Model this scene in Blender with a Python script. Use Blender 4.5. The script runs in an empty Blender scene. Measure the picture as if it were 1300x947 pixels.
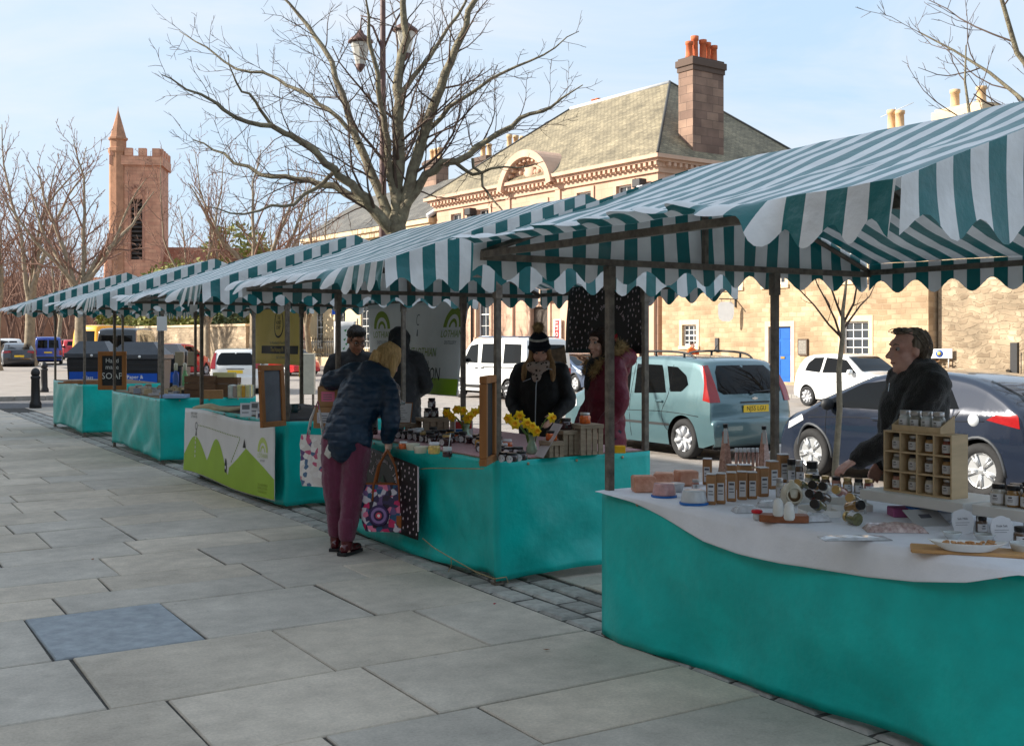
import bpy, math, random
from mathutils import Vector, Matrix, Euler, noise as mnoise
PI = math.pi
R = math.radians
rnd = random.Random(7)
scene = bpy.context.scene
COL = scene.collection

# ------------------------------------------------------------------ camera
# world axes: +Y runs along the row of stalls (away), +X across the street, camera at eye height
cam_d = bpy.data.cameras.new('camera')
cam = bpy.data.objects.new('camera', cam_d)
COL.objects.link(cam)
cam.location = (0, 0, 1.7)
cam.rotation_euler = (R(90), 0, -R(31.67))
cam_d.sensor_width = 36
cam_d.lens = 39.32
cam_d.shift_y = -0.0296
cam_d.clip_end = 3000
cam_d.clip_start = 0.05
scene.camera = cam

# ------------------------------------------------------------------ sky, sun, exposure
SUN_AZ = -58.0      # clockwise from +Y
SUN_EL = 26.0
world = bpy.data.worlds.new('World')
scene.world = world
world.use_nodes = True
wn = world.node_tree
for n in list(wn.nodes):
    wn.nodes.remove(n)
w_out = wn.nodes.new('ShaderNodeOutputWorld')
w_bg = wn.nodes.new('ShaderNodeBackground')
w_sky = wn.nodes.new('ShaderNodeTexSky')
w_sky.sky_type = 'NISHITA'
w_sky.sun_disc = False
w_sky.sun_elevation = R(SUN_EL)
w_sky.sun_rotation = R(SUN_AZ)
w_sky.altitude = 50
w_sky.air_density = 1.0
w_sky.dust_density = 3.0
w_sky.ozone_density = 1.0
# thin high cloud all over the sky
w_tc = wn.nodes.new('ShaderNodeTexCoord')
w_map = wn.nodes.new('ShaderNodeMapping')
w_map.inputs['Scale'].default_value = (1.2, 2.2, 6.0)
w_map.inputs['Rotation'].default_value = (0, 0, R(25))
w_n1 = wn.nodes.new('ShaderNodeTexNoise')
w_n1.inputs['Scale'].default_value = 1.6
w_n1.inputs['Detail'].default_value = 7
w_n1.inputs['Roughness'].default_value = 0.6
w_n1.inputs['Distortion'].default_value = 0.5
w_r1 = wn.nodes.new('ShaderNodeMapRange')
w_r1.inputs['From Min'].default_value = 0.36
w_r1.inputs['From Max'].default_value = 0.78
w_r1.inputs['To Min'].default_value = 0.0
w_r1.inputs['To Max'].default_value = 0.75
w_mix = wn.nodes.new('ShaderNodeMixRGB')
w_mix.inputs['Color2'].default_value = (3.0, 3.0, 3.08, 1)
w_veil = wn.nodes.new('ShaderNodeMixRGB')      # even milky veil of thin high cloud
w_veil.inputs['Fac'].default_value = 0.86
w_veil.inputs['Color2'].default_value = (1.8, 2.4, 3.05, 1)
wn.links.new(w_sky.outputs['Color'], w_veil.inputs['Color1'])
wn.links.new(w_tc.outputs['Generated'], w_map.inputs['Vector'])
wn.links.new(w_map.outputs['Vector'], w_n1.inputs['Vector'])
wn.links.new(w_n1.outputs['Fac'], w_r1.inputs['Value'])
wn.links.new(w_r1.outputs['Result'], w_mix.inputs['Fac'])
wn.links.new(w_veil.outputs['Color'], w_mix.inputs['Color1'])
wn.links.new(w_mix.outputs['Color'], w_bg.inputs['Color'])
w_bg.inputs['Strength'].default_value = 0.15
wn.links.new(w_bg.outputs['Background'], w_out.inputs['Surface'])

sun_d = bpy.data.lights.new('sun', 'SUN')
sun_d.energy = 4.3
sun_d.angle = R(0.53)
sun_d.color = (1.0, 0.93, 0.82)
sun = bpy.data.objects.new('sun', sun_d)
COL.objects.link(sun)
_sd = Vector((math.sin(R(SUN_AZ)) * math.cos(R(SUN_EL)), math.cos(R(SUN_AZ)) * math.cos(R(SUN_EL)), math.sin(R(SUN_EL))))
sun.rotation_euler = _sd.to_track_quat('Z', 'Y').to_euler()
sun.location = _sd * 60

vs = scene.view_settings
vs.view_transform = 'Standard'
vs.look = 'None'
vs.gamma = 1.0
vs.use_curve_mapping = False
vs.exposure = 1.14
scene.render.film_transparent = False
scene.cycles.max_bounces = 7
scene.cycles.transparent_max_bounces = 12
scene.cycles.use_denoising = True
scene.cycles.sample_clamp_indirect = 6

# ------------------------------------------------------------------ helpers
F_, H_, HY_, C_, S_ = 1420.0, 1.7, 435.0, math.cos(R(31.67)), math.sin(R(31.67))
def gp(px, py, z=0.0):
    """ground position (x, y) of a spot seen at a pixel of the 1300 px wide photograph, at height z"""
    d = F_ * (H_ - z) / (py - HY_)
    xr = (px - 650) / F_ * d
    return S_ * d + C_ * xr, C_ * d - S_ * xr
def dp(px, d):
    xr = (px - 650) / F_ * d
    return S_ * d + C_ * xr, C_ * d - S_ * xr
def zp(py, d):
    return H_ + d * (HY_ - py) / F_
def view(r, d, u=0):
    """vector: r to the right of the picture, d into it, u up"""
    return Vector((S_ * d + C_ * r, C_ * d - S_ * r, u))

class MB:
    """collects geometry for one mesh"""
    def __init__(s):
        s.v, s.f, s.m, s.s = [], [], [], []
        s.M = Matrix.Identity(4)
        s.mi = 0
        s.sm = False
    def at(s, loc=(0, 0, 0), rot=(0, 0, 0), sc=(1, 1, 1)):
        s.M = Matrix.LocRotScale(Vector(loc), Euler(rot), Vector(sc)); return s
    def add(s, vs_, fs_, sm=None):
        b = len(s.v)
        M = s.M
        s.v.extend([tuple(M @ Vector(p)) for p in vs_])
        for q in fs_:
            s.f.append([b + i for i in q]); s.m.append(s.mi); s.s.append(s.sm if sm is None else sm)
        return s
    def box(s, c, d, rz=0, bv=0):
        x, y, z = d[0] / 2, d[1] / 2, d[2] / 2
        cr, sr = math.cos(rz), math.sin(rz)
        if bv <= 0:
            pts = [(-x, -y, -z), (x, -y, -z), (x, y, -z), (-x, y, -z), (-x, -y, z), (x, -y, z), (x, y, z), (-x, y, z)]
            fs_ = [(3, 2, 1, 0), (4, 5, 6, 7), (0, 1, 5, 4), (1, 2, 6, 5), (2, 3, 7, 6), (3, 0, 4, 7)]
        else:
            b = min(bv, x * .9, y * .9, z * .9)
            pts = []
            for (zz, k) in ((-z, b), (-z + b, 0), (z - b, 0), (z, b)):
                for (sx, sy) in ((-1, -1), (1, -1), (1, 1), (-1, 1)):
                    if k:
                        pts.append((sx * (x - b), sy * (y - b), zz)); pts.append((sx * (x - b), sy * (y - b), zz))
                    else:
                        if sx * sy > 0:
                            pts.append((sx * x, sy * (y - b), zz)); pts.append((sx * (x - b), sy * y, zz))
                        else:
                            pts.append((sx * (x - b), sy * y, zz)); pts.append((sx * x, sy * (y - b), zz))
            # ring order per level: 8 points; ordering starts at (-,-)
            fs_ = []
            for L in range(3):
                for i in range(8):
                    j = (i + 1) % 8
                    fs_.append((L * 8 + i, L * 8 + j, L * 8 + 8 + j, L * 8 + 8 + i))
            fs_.append(tuple(reversed([0, 2, 4, 6]))); fs_.append((24, 26, 28, 30))
        pts = [(p[0] * cr - p[1] * sr + c[0], p[0] * sr + p[1] * cr + c[1], p[2] + c[2]) for p in pts]
        return s.add(pts, fs_)
    def bb(s, x0, x1, y0, y1, z0, z1, bv=0):
        return s.box(((x0 + x1) / 2, (y0 + y1) / 2, (z0 + z1) / 2), (abs(x1 - x0), abs(y1 - y0), abs(z1 - z0)), 0, bv)
    def tube(s, pts, rad, n=8, cap=True, sm=True, flat=1.0, up=None):
        P = [Vector(p) for p in pts]
        k = len(P)
        if not hasattr(rad, '__len__'):
            rad = [rad] * k
        vs_, fs_ = [], []
        ref = None
        for i in range(k):
            t = (P[min(i + 1, k - 1)] - P[max(i - 1, 0)])
            if t.length < 1e-9:
                t = Vector((0, 0, 1))
            t.normalize()
            if ref is None:
                a = Vector(up) if up else (Vector((0, 0, 1)) if abs(t.z) < .9 else Vector((1, 0, 0)))
                ref = (a - t * a.dot(t)).normalized()
            else:
                ref = (ref - t * ref.dot(t))
                if ref.length < 1e-6:
                    ref = t.orthogonal()
                ref.normalize()
            bn = t.cross(ref)
            r = rad[i]
            ra, rb = (r if hasattr(r, '__len__') else (r, r * flat))
            for j in range(n):
                a = 2 * PI * j / n
                vs_.append(P[i] + ref * (ra * math.cos(a)) + bn * (rb * math.sin(a)))
        for i in range(k - 1):
            for j in range(n):
                j2 = (j + 1) % n
                fs_.append((i * n + j, i * n + j2, (i + 1) * n + j2, (i + 1) * n + j))
        s.add(vs_, fs_, sm)
        if cap:
            b = len(s.v) - len(vs_)
            s.f.append([b + j for j in reversed(range(n))]); s.m.append(s.mi); s.s.append(False)
            s.f.append([b + (k - 1) * n + j for j in range(n)]); s.m.append(s.mi); s.s.append(False)
        return s
    def lathe(s, prof, n=16, c=(0, 0, 0), sm=True, sx=1.0, sy=1.0):
        vs_, fs_ = [], []
        k = len(prof)
        for (r, z) in prof:
            for j in range(n):
                a = 2 * PI * j / n
                vs_.append((c[0] + r * math.cos(a) * sx, c[1] + r * math.sin(a) * sy, c[2] + z))
        for i in range(k - 1):
            for j in range(n):
                j2 = (j + 1) % n
                fs_.append((i * n + j, i * n + j2, (i + 1) * n + j2, (i + 1) * n + j))
        s.add(vs_, fs_, sm)
        b = len(s.v) - len(vs_)
        if prof[0][0] > 1e-5:
            s.f.append([b + j for j in reversed(range(n))]); s.m.append(s.mi); s.s.append(False)
        if prof[-1][0] > 1e-5:
            s.f.append([b + (k - 1) * n + j for j in range(n)]); s.m.append(s.mi); s.s.append(False)
        return s
    def prism(s, poly, h0, h1, axis='z'):
        """poly in 2D; axis z: (x,y)->z ; axis y: (x,z) extruded in y ; axis x: (y,z) extruded in x"""
        n = len(poly)
        def mk(p, h):
            return (p[0], p[1], h) if axis == 'z' else ((p[0], h, p[1]) if axis == 'y' else (h, p[0], p[1]))
        vs_ = [mk(p, h0) for p in poly] + [mk(p, h1) for p in poly]
        fs_ = [tuple(reversed(range(n))), tuple(range(n, 2 * n))]
        for i in range(n):
            j = (i + 1) % n
            fs_.append((i, j, n + j, n + i))
        return s.add(vs_, fs_)
    def quad(s, a, b, c, d, sm=None):
        return s.add([a, b, c, d], [(0, 1, 2, 3)], sm)
    def grid(s, fn, nu, nv, sm=True):
        vs_ = [fn(i / nu, j / nv) for i in range(nu + 1) for j in range(nv + 1)]
        fs_ = [(i * (nv + 1) + j, (i + 1) * (nv + 1) + j, (i + 1) * (nv + 1) + j + 1, i * (nv + 1) + j + 1) for i in range(nu) for j in range(nv)]
        return s.add(vs_, fs_, sm)
    def mesh(s, name):
        me = bpy.data.meshes.new(name)
        me.from_pydata(s.v, [], s.f)
        if s.f:
            me.polygons.foreach_set('material_index', s.m)
            me.polygons.foreach_set('use_smooth', s.s)
        me.update()
        return me

def link(name, data, parent=None, loc=(0, 0, 0), rot=(0, 0, 0)):
    o = bpy.data.objects.new(name, data)
    COL.objects.link(o)
    o.location = loc
    o.rotation_euler = rot
    if parent is not None:
        o.parent = parent
    return o
def obj(name, mb, mats, parent=None, loc=(0, 0, 0), rot=(0, 0, 0), bev=0, sub=0, solid=0):
    me = mb.mesh(name) if isinstance(mb, MB) else mb
    if not isinstance(mats, (list, tuple)):
        mats = [mats]
    if not me.materials:
        for m in mats:
            me.materials.append(m)
    o = link(name, me, parent, loc, rot)
    if solid:
        md = o.modifiers.new('solid', 'SOLIDIFY'); md.thickness = solid; md.offset = 0
    if bev:
        md = o.modifiers.new('bevel', 'BEVEL'); md.width = bev; md.segments = 2; md.limit_method = 'ANGLE'
    if sub:
        md = o.modifiers.new('sub', 'SUBSURF'); md.levels = sub; md.render_levels = sub
    return o
def tag(o, label=None, cat=None, group=None, kind=None):
    if label: o['label'] = label
    if cat: o['category'] = cat
    if group: o['group'] = group
    if kind: o['kind'] = kind
    return o
def thing(name, label, cat, loc=(0, 0, 0), rz=0, group=None):
    o = bpy.data.objects.new(name, None)
    o.empty_display_size = 0.1
    COL.objects.link(o)
    o.location = loc
    o.rotation_euler = (0, 0, rz)
    return tag(o, label, cat, group)
def dup(root, loc, rz=None, label=None, group=None, parent=None):
    kids = [c for c in COL.objects if c.parent == root] if False else list(root.children)
    r = root.copy(); COL.objects.link(r); r.location = loc
    if rz is not None: r.rotation_euler = (r.rotation_euler[0], r.rotation_euler[1], rz)
    if label: r['label'] = label
    if group: r['group'] = group
    if parent: r.parent = parent
    for ch in kids:
        c = ch.copy(); COL.objects.link(c); c.parent = r
        for g in list(ch.children):
            d = g.copy(); COL.objects.link(d); d.parent = c
    return r
TEXTS = []
def text(name, body, size, mat, parent, loc, rot, align='CENTER', ext=0.0006, sx=1.0, warp=None):
    """lettering; turned into a mesh at the end of the script (warp: bends it onto a sheet of cloth)"""
    cu = bpy.data.curves.new(name, 'FONT')
    cu.body = body
    cu.size = size
    cu.align_x = align
    cu.align_y = 'CENTER'
    cu.extrude = 0 if warp else ext
    cu.resolution_u = 2
    cu.space_line = 0.9
    cu.materials.append(mat)
    o = link(name, cu, parent, loc, rot)
    o.scale = (sx, 1, 1)
    TEXTS.append((o, warp))
    return o
def finish_texts():
    bpy.context.view_layer.update()
    dg = bpy.context.evaluated_depsgraph_get()
    for (o, warp) in TEXTS:
        me = bpy.data.meshes.new_from_object(o.evaluated_get(dg))
        if warp:
            fn, u0, v0, ang, sx = warp
            ca, sa = math.cos(ang), math.sin(ang)
            for v in me.vertices:
                x, y = v.co.x * sx, v.co.y
                v.co = fn(u0 + x * ca - y * sa, v0 + x * sa + y * ca) + Vector((0, -.004, 0))
        n = link(o.name + '_tmp', me, o.parent, o.location if not warp else (0, 0, 0), o.rotation_euler if not warp else (0, 0, 0))
        if not warp: n.scale = o.scale
        nm = o.name
        cu = o.data
        bpy.data.objects.remove(o); bpy.data.curves.remove(cu)
        n.name = nm.split('.')[0]
def smooth_noise(x, y, z=0.0):
    return mnoise.noise(Vector((x, y, z)))

# ------------------------------------------------------------------ materials
def lin(c):
    """sRGB 0-255 to linear"""
    return tuple(((v / 255) / 12.92 if v <= 10 else (((v / 255) + .055) / 1.055) ** 2.4) for v in c)
MATS = {}
def mat(name, col, rough=.6, var=.12, vs=6, bump=0, bs=60, metal=0, spec=.5, col2=None, rndv=0, coat=0, trans=0, ior=1.45, sheen=0, alpha=1, detail=4, stretch=None):
    if name in MATS:
        return MATS[name]
    m = bpy.data.materials.new(name)
    m.use_nodes = True
    nt = m.node_tree
    b = nt.nodes['Principled BSDF']
    b.inputs['Roughness'].default_value = rough
    b.inputs['Metallic'].default_value = metal
    b.inputs['Specular IOR Level'].default_value = spec
    b.inputs['Coat Weight'].default_value = coat
    b.inputs['Coat Roughness'].default_value = 0.06
    b.inputs['Transmission Weight'].default_value = trans
    b.inputs['IOR'].default_value = ior
    b.inputs['Sheen Weight'].default_value = sheen
    b.inputs['Alpha'].default_value = alpha
    col = tuple(col[:3])
    c1 = tuple(max(0, v * (1 - var)) for v in col) + (1,)
    c2 = (tuple(col2[:3]) if col2 else tuple(min(1, v * (1 + var)) for v in col)) + (1,)
    tc = nt.nodes.new('ShaderNodeTexCoord')
    src = tc.outputs['Object']
    if stretch:
        mp = nt.nodes.new('ShaderNodeMapping'); mp.inputs['Scale'].default_value = stretch
        nt.links.new(src, mp.inputs['Vector']); src = mp.outputs['Vector']
    if var or col2:
        nz = nt.nodes.new('ShaderNodeTexNoise')
        nz.inputs['Scale'].default_value = vs
        nz.inputs['Detail'].default_value = detail
        nz.inputs['Roughness'].default_value = .6
        nt.links.new(src, nz.inputs['Vector'])
        rp = nt.nodes.new('ShaderNodeMapRange')
        rp.inputs['From Min'].default_value = .3
        rp.inputs['From Max'].default_value = .7
        nt.links.new(nz.outputs['Fac'], rp.inputs['Value'])
        mx = nt.nodes.new('ShaderNodeMixRGB')
        mx.inputs['Color1'].default_value = c1
        mx.inputs['Color2'].default_value = c2
        nt.links.new(rp.outputs['Result'], mx.inputs['Fac'])
        out = mx.outputs['Color']
        if rndv:
            oi = nt.nodes.new('ShaderNodeObjectInfo')
            r2 = nt.nodes.new('ShaderNodeMapRange')
            r2.inputs['To Min'].default_value = 1 - rndv
            r2.inputs['To Max'].default_value = 1 + rndv
            nt.links.new(oi.outputs['Random'], r2.inputs['Value'])
            hs = nt.nodes.new('ShaderNodeHueSaturation')
            nt.links.new(r2.outputs['Result'], hs.inputs['Value'])
            nt.links.new(out, hs.inputs['Color'])
            out = hs.outputs['Color']
        nt.links.new(out, b.inputs['Base Color'])
    else:
        b.inputs['Base Color'].default_value = col + (1,)
    if bump:
        n2 = nt.nodes.new('ShaderNodeTexNoise')
        n2.inputs['Scale'].default_value = bs
        n2.inputs['Detail'].default_value = 5
        nt.links.new(src, n2.inputs['Vector'])
        bp = nt.nodes.new('ShaderNodeBump')
        bp.inputs['Strength'].default_value = bump
        bp.inputs['Distance'].default_value = .02
        nt.links.new(n2.outputs['Fac'], bp.inputs['Height'])
        nt.links.new(bp.outputs['Normal'], b.inputs['Normal'])
    MATS[name] = m
    return m
def nodes_of(m):
    return m.node_tree, m.node_tree.nodes['Principled BSDF']
def stripe_mat(name, axis, pitch, green, white, transl=.35, phase=0.0):
    """awning fabric: woven stripes printed across it, a little light comes through"""
    m = bpy.data.materials.new(name); m.use_nodes = True
    nt, b = nodes_of(m)
    out = nt.nodes['Material Output']
    tc = nt.nodes.new('ShaderNodeTexCoord')
    sp = nt.nodes.new('ShaderNodeSeparateXYZ'); nt.links.new(tc.outputs['UV'], sp.inputs[0])
    a = nt.nodes.new('ShaderNodeMath'); a.operation = 'MULTIPLY_ADD'
    a.inputs[1].default_value = 1 / pitch; a.inputs[2].default_value = phase
    nt.links.new(sp.outputs[0], a.inputs[0])
    fr = nt.nodes.new('ShaderNodeMath'); fr.operation = 'FRACT'; nt.links.new(a.outputs[0], fr.inputs[0])
    gt = nt.nodes.new('ShaderNodeMath'); gt.operation = 'GREATER_THAN'; gt.inputs[1].default_value = .5
    nt.links.new(fr.outputs[0], gt.inputs[0])
    mx = nt.nodes.new('ShaderNodeMixRGB')
    mx.inputs['Color1'].default_value = green + (1,); mx.inputs['Color2'].default_value = white + (1,)
    nt.links.new(gt.outputs[0], mx.inputs['Fac'])
    nz = nt.nodes.new('ShaderNodeTexNoise'); nz.inputs['Scale'].default_value = 5; nz.inputs['Detail'].default_value = 6
    nt.links.new(tc.outputs['Object'], nz.inputs['Vector'])
    mr = nt.nodes.new('ShaderNodeMapRange'); mr.inputs['From Min'].default_value = .3; mr.inputs['From Max'].default_value = .75
    mr.inputs['To Min'].default_value = .80; mr.inputs['To Max'].default_value = 1.08
    nt.links.new(nz.outputs['Fac'], mr.inputs['Value'])
    hs = nt.nodes.new('ShaderNodeHueSaturation'); nt.links.new(mx.outputs['Color'], hs.inputs['Color']); nt.links.new(mr.outputs['Result'], hs.inputs['Value'])
    nt.links.new(hs.outputs['Color'], b.inputs['Base Color'])
    b.inputs['Roughness'].default_value = .34
    b.inputs['Specular IOR Level'].default_value = .6
    n2 = nt.nodes.new('ShaderNodeTexNoise'); n2.inputs['Scale'].default_value = 9; n2.inputs['Detail'].default_value = 5
    nt.links.new(tc.outputs['Object'], n2.inputs['Vector'])
    bp = nt.nodes.new('ShaderNodeBump'); bp.inputs['Strength'].default_value = .35; bp.inputs['Distance'].default_value = .03
    nt.links.new(n2.outputs['Fac'], bp.inputs['Height']); nt.links.new(bp.outputs['Normal'], b.inputs['Normal'])
    tr = nt.nodes.new('ShaderNodeBsdfTranslucent'); nt.links.new(hs.outputs['Color'], tr.inputs['Color'])
    ms = nt.nodes.new('ShaderNodeMixShader'); ms.inputs['Fac'].default_value = transl
    nt.links.new(b.outputs[0], ms.inputs[1]); nt.links.new(tr.outputs[0], ms.inputs[2])
    nt.links.new(ms.outputs[0], out.inputs['Surface'])
    return m
def set_uv(me, fn):
    """uv from vertex position through fn(co)->(u, v)"""
    uv = me.uv_layers.new(name='uv')
    for lp in me.loops:
        uv.data[lp.index].uv = fn(me.vertices[lp.vertex_index].co)
def block_mat(name, col, col2, mortar, bw=.6, bh=.3, rough=.85, bump=.5, uv=True, mort=.012, var=.5, wob=0):
    """coursed stone walling far off: courses, colour of each stone and joints"""
    m = bpy.data.materials.new(name); m.use_nodes = True
    nt, b = nodes_of(m)
    tc = nt.nodes.new('ShaderNodeTexCoord')
    br = nt.nodes.new('ShaderNodeTexBrick')
    br.inputs['Color1'].default_value = tuple(col) + (1,); br.inputs['Color2'].default_value = tuple(col2) + (1,)
    br.inputs['Mortar'].default_value = tuple(mortar) + (1,)
    br.inputs['Scale'].default_value = 1
    br.inputs['Brick Width'].default_value = bw; br.inputs['Row Height'].default_value = bh
    br.inputs['Mortar Size'].default_value = mort; br.inputs['Mortar Smooth'].default_value = .3
    br.inputs['Bias'].default_value = 0
    if wob:
        wz = nt.nodes.new('ShaderNodeTexNoise'); wz.inputs['Scale'].default_value = 1.4; wz.inputs['Detail'].default_value = 4
        nt.links.new(tc.outputs['UV'], wz.inputs['Vector'])
        wv = nt.nodes.new('ShaderNodeVectorMath'); wv.operation = 'MULTIPLY_ADD'; wv.inputs[1].default_value = (wob * 2.2, wob, 0)
        nt.links.new(wz.outputs['Color'], wv.inputs[0]); nt.links.new(tc.outputs['UV'], wv.inputs[2])
        nt.links.new(wv.outputs['Vector'], br.inputs['Vector'])
    else:
        nt.links.new(tc.outputs['UV'], br.inputs['Vector'])
    nz = nt.nodes.new('ShaderNodeTexNoise'); nz.inputs['Scale'].default_value = .8; nz.inputs['Detail'].default_value = 7
    nt.links.new(tc.outputs['UV'], nz.inputs['Vector'])
    mr = nt.nodes.new('ShaderNodeMapRange'); mr.inputs['From Min'].default_value = .3; mr.inputs['From Max'].default_value = .7
    mr.inputs['To Min'].default_value = 1 - var * .5; mr.inputs['To Max'].default_value = 1 + var * .4
    nt.links.new(nz.outputs['Fac'], mr.inputs['Value'])
    hs = nt.nodes.new('ShaderNodeHueSaturation'); nt.links.new(br.outputs['Color'], hs.inputs['Color']); nt.links.new(mr.outputs['Result'], hs.inputs['Value'])
    nt.links.new(hs.outputs['Color'], b.inputs['Base Color'])
    b.inputs['Roughness'].default_value = rough
    bp = nt.nodes.new('ShaderNodeBump'); bp.inputs['Strength'].default_value = bump; bp.inputs['Distance'].default_value = .03
    nt.links.new(br.outputs['Fac'], bp.inputs['Height']); bp.invert = True
    nt.links.new(bp.outputs['Normal'], b.inputs['Normal'])
    MATS[name] = m
    return m
def wall_uv(o):
    """uv in metres on every face, so that courses run level"""
    me = o.data
    uv = me.uv_layers.new(name='uv') if not me.uv_layers else me.uv_layers[0]
    for p in me.polygons:
        n = p.normal
        for li in p.loop_indices:
            co = me.vertices[me.loops[li].vertex_index].co
            if abs(n.z) > .9:
                uv.data[li].uv = (co.x, co.y)
            elif abs(n.z) > .3:
                t = Vector((-n.y, n.x, 0)).normalized(); up = n.cross(t)
                uv.data[li].uv = (co.dot(t), co.dot(up))
            else:
                t = Vector((-n.y, n.x, 0)).normalized()
                uv.data[li].uv = (co.dot(t), co.z)
    return o
# ================================================================== the setting: ground, paving, road
def gz(y):
    """the street climbs a little beyond the side road"""
    return max(0.0, (y - 37.5)) * 0.0095
m_slab = bpy.data.materials.new('paving_stone'); m_slab.use_nodes = True
def build_slab_mat(m):
    nt, b = nodes_of(m)
    oi = nt.nodes.new('ShaderNodeObjectInfo')
    tc = nt.nodes.new('ShaderNodeTexCoord')
    geo = nt.nodes.new('ShaderNodeNewGeometry')
    ramp = nt.nodes.new('ShaderNodeValToRGB')
    cr = ramp.color_ramp
    cols = [(0.0, (.50, .43, .345)), (.2, (.56, .48, .385)), (.38, (.52, .455, .375)), (.55, (.48, .43, .365)), (.72, (.57, .49, .395)), (.9, (.50, .445, .375))]
    cr.elements[0].position = 0; cr.elements[0].color = cols[0][1] + (1,)
    cr.elements[1].position = cols[1][0]; cr.elements[1].color = cols[1][1] + (1,)
    for p, c in cols[2:]:
        e = cr.elements.new(p); e.color = c + (1,)
    cr.interpolation = 'CONSTANT'
    nt.links.new(oi.outputs['Random'], ramp.inputs['Fac'])
    def noise(scale, detail, rough=.6, src='Position'):
        n = nt.nodes.new('ShaderNodeTexNoise'); n.inputs['Scale'].default_value = scale; n.inputs['Detail'].default_value = detail; n.inputs['Roughness'].default_value = rough
        nt.links.new(geo.outputs['Position'], n.inputs['Vector']); return n
    n1 = noise(1.3, 6); n2 = noise(60, 4, .75); n3 = noise(7, 6)
    m1 = nt.nodes.new('ShaderNodeMapRange'); m1.inputs['From Min'].default_value = .3; m1.inputs['From Max'].default_value = .7; m1.inputs['To Min'].default_value = .80; m1.inputs['To Max'].default_value = 1.16
    nt.links.new(n1.outputs['Fac'], m1.inputs['Value'])
    m2 = nt.nodes.new('ShaderNodeMapRange'); m2.inputs['From Min'].default_value = .25; m2.inputs['From Max'].default_value = .75; m2.inputs['To Min'].default_value = .80; m2.inputs['To Max'].default_value = 1.17
    nt.links.new(n2.outputs['Fac'], m2.inputs['Value'])
    m3 = nt.nodes.new('ShaderNodeMapRange'); m3.inputs['From Min'].default_value = .3; m3.inputs['From Max'].default_value = .7; m3.inputs['To Min'].default_value = .88; m3.inputs['To Max'].default_value = 1.12
    nt.links.new(n3.outputs['Fac'], m3.inputs['Value'])
    a = nt.nodes.new('ShaderNodeMath'); a.operation = 'MULTIPLY'; nt.links.new(m1.outputs[0], a.inputs[0]); nt.links.new(m2.outputs[0], a.inputs[1])
    a2 = nt.nodes.new('ShaderNodeMath'); a2.operation = 'MULTIPLY'; nt.links.new(a.outputs[0], a2.inputs[0]); nt.links.new(m3.outputs[0], a2.inputs[1])
    # old gum and pale specks
    vo = nt.nodes.new('ShaderNodeTexVoronoi'); vo.inputs['Scale'].default_value = 3.2; nt.links.new(geo.outputs['Position'], vo.inputs['Vector'])
    lt = nt.nodes.new('ShaderNodeMath'); lt.operation = 'LESS_THAN'; lt.inputs[1].default_value = .035; nt.links.new(vo.outputs['Distance'], lt.inputs[0])
    hs = nt.nodes.new('ShaderNodeHueSaturation'); nt.links.new(ramp.outputs['Color'], hs.inputs['Color']); nt.links.new(a2.outputs[0], hs.inputs['Value'])
    mx = nt.nodes.new('ShaderNodeMixRGB'); mx.inputs['Color2'].default_value = (.16, .155, .15, 1)
    ml = nt.nodes.new('ShaderNodeMath'); ml.operation = 'MULTIPLY'; ml.inputs[1].default_value = .35; nt.links.new(lt.outputs[0], ml.inputs[0])
    nt.links.new(ml.outputs[0], mx.inputs['Fac']); nt.links.new(hs.outputs['Color'], mx.inputs['Color1'])
    nt.links.new(mx.outputs['Color'], b.inputs['Base Color'])
    b.inputs['Roughness'].default_value = .8
    bp = nt.nodes.new('ShaderNodeBump'); bp.inputs['Strength'].default_value = .35; bp.inputs['Distance'].default_value = .006
    nt.links.new(n2.outputs['Fac'], bp.inputs['Height'])
    bp2 = nt.nodes.new('ShaderNodeBump'); bp2.inputs['Strength'].default_value = .3; bp2.inputs['Distance'].default_value = .03
    nt.links.new(n3.outputs['Fac'], bp2.inputs['Height']); nt.links.new(bp.outputs['Normal'], bp2.inputs['Normal'])
    nt.links.new(bp2.outputs['Normal'], b.inputs['Normal'])
build_slab_mat(m_slab)
m_blue_slab = mat('blue_grey_stone', (.30, .325, .345), .75, .22, 9, .35, 70)
m_bed = mat('dark_bedding', (.065, .06, .053), .95, .4, 25, .5, 120)
m_asphalt = mat('asphalt', (.32, .285, .255), .88, .22, 3, .5, 160, detail=8)
m_dark_asphalt = mat('dark_asphalt', (.10, .10, .105), .85, .2, 3, .5, 160)
m_sett = mat('grey_sett', (.36, .345, .315), .8, .25, 14, .5, 60, rndv=.22)
m_kerb = mat('kerb_stone', (.27, .255, .235), .8, .2, 6, .4, 50)
m_ground = mat('far_ground', (.15, .14, .12), .9, .2, .3, .2, 10)
m_pale_pave = mat('pale_paving', (.30, .265, .235), .85, .15, 1.2, .3, 40, detail=7)
m_line = mat('road_paint', (.7, .68, .64), .7, .2, 20)

g = MB(); g.quad((-900, -900, -.30), (900, -900, -.30), (900, 900, -.30), (-900, 900, -.30))
tag(obj('ground', g, m_ground), kind='structure')
g = MB()
g.quad((9.0, -45, -.115), (27.2, -45, -.115), (27.2, 34, -.115), (9.0, 34, -.115))
g.quad((-60, 31.9, -.119), (9.0, 31.9, -.119), (9.0, 38.3, -.119), (-60, 38.3, -.119))
tag(obj('road', g, m_asphalt), kind='structure')
g = MB()
ys = [34 + 2 * i for i in range(60)]
for i in range(len(ys) - 1):
    a, b_ = ys[i], ys[i + 1]
    za, zb = gz(a) - .11, gz(b_) - .11
    g.quad((9.0, a, za), (60, a, za), (60, b_, zb), (9.0, b_, zb))
tag(obj('upper_road', g, m_asphalt), kind='structure')
g = MB(); g.quad((-20, 32.0, -.111), (8.9, 32.0, -.111), (8.9, 37.3, -.111), (-20, 37.3, -.111))
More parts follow.
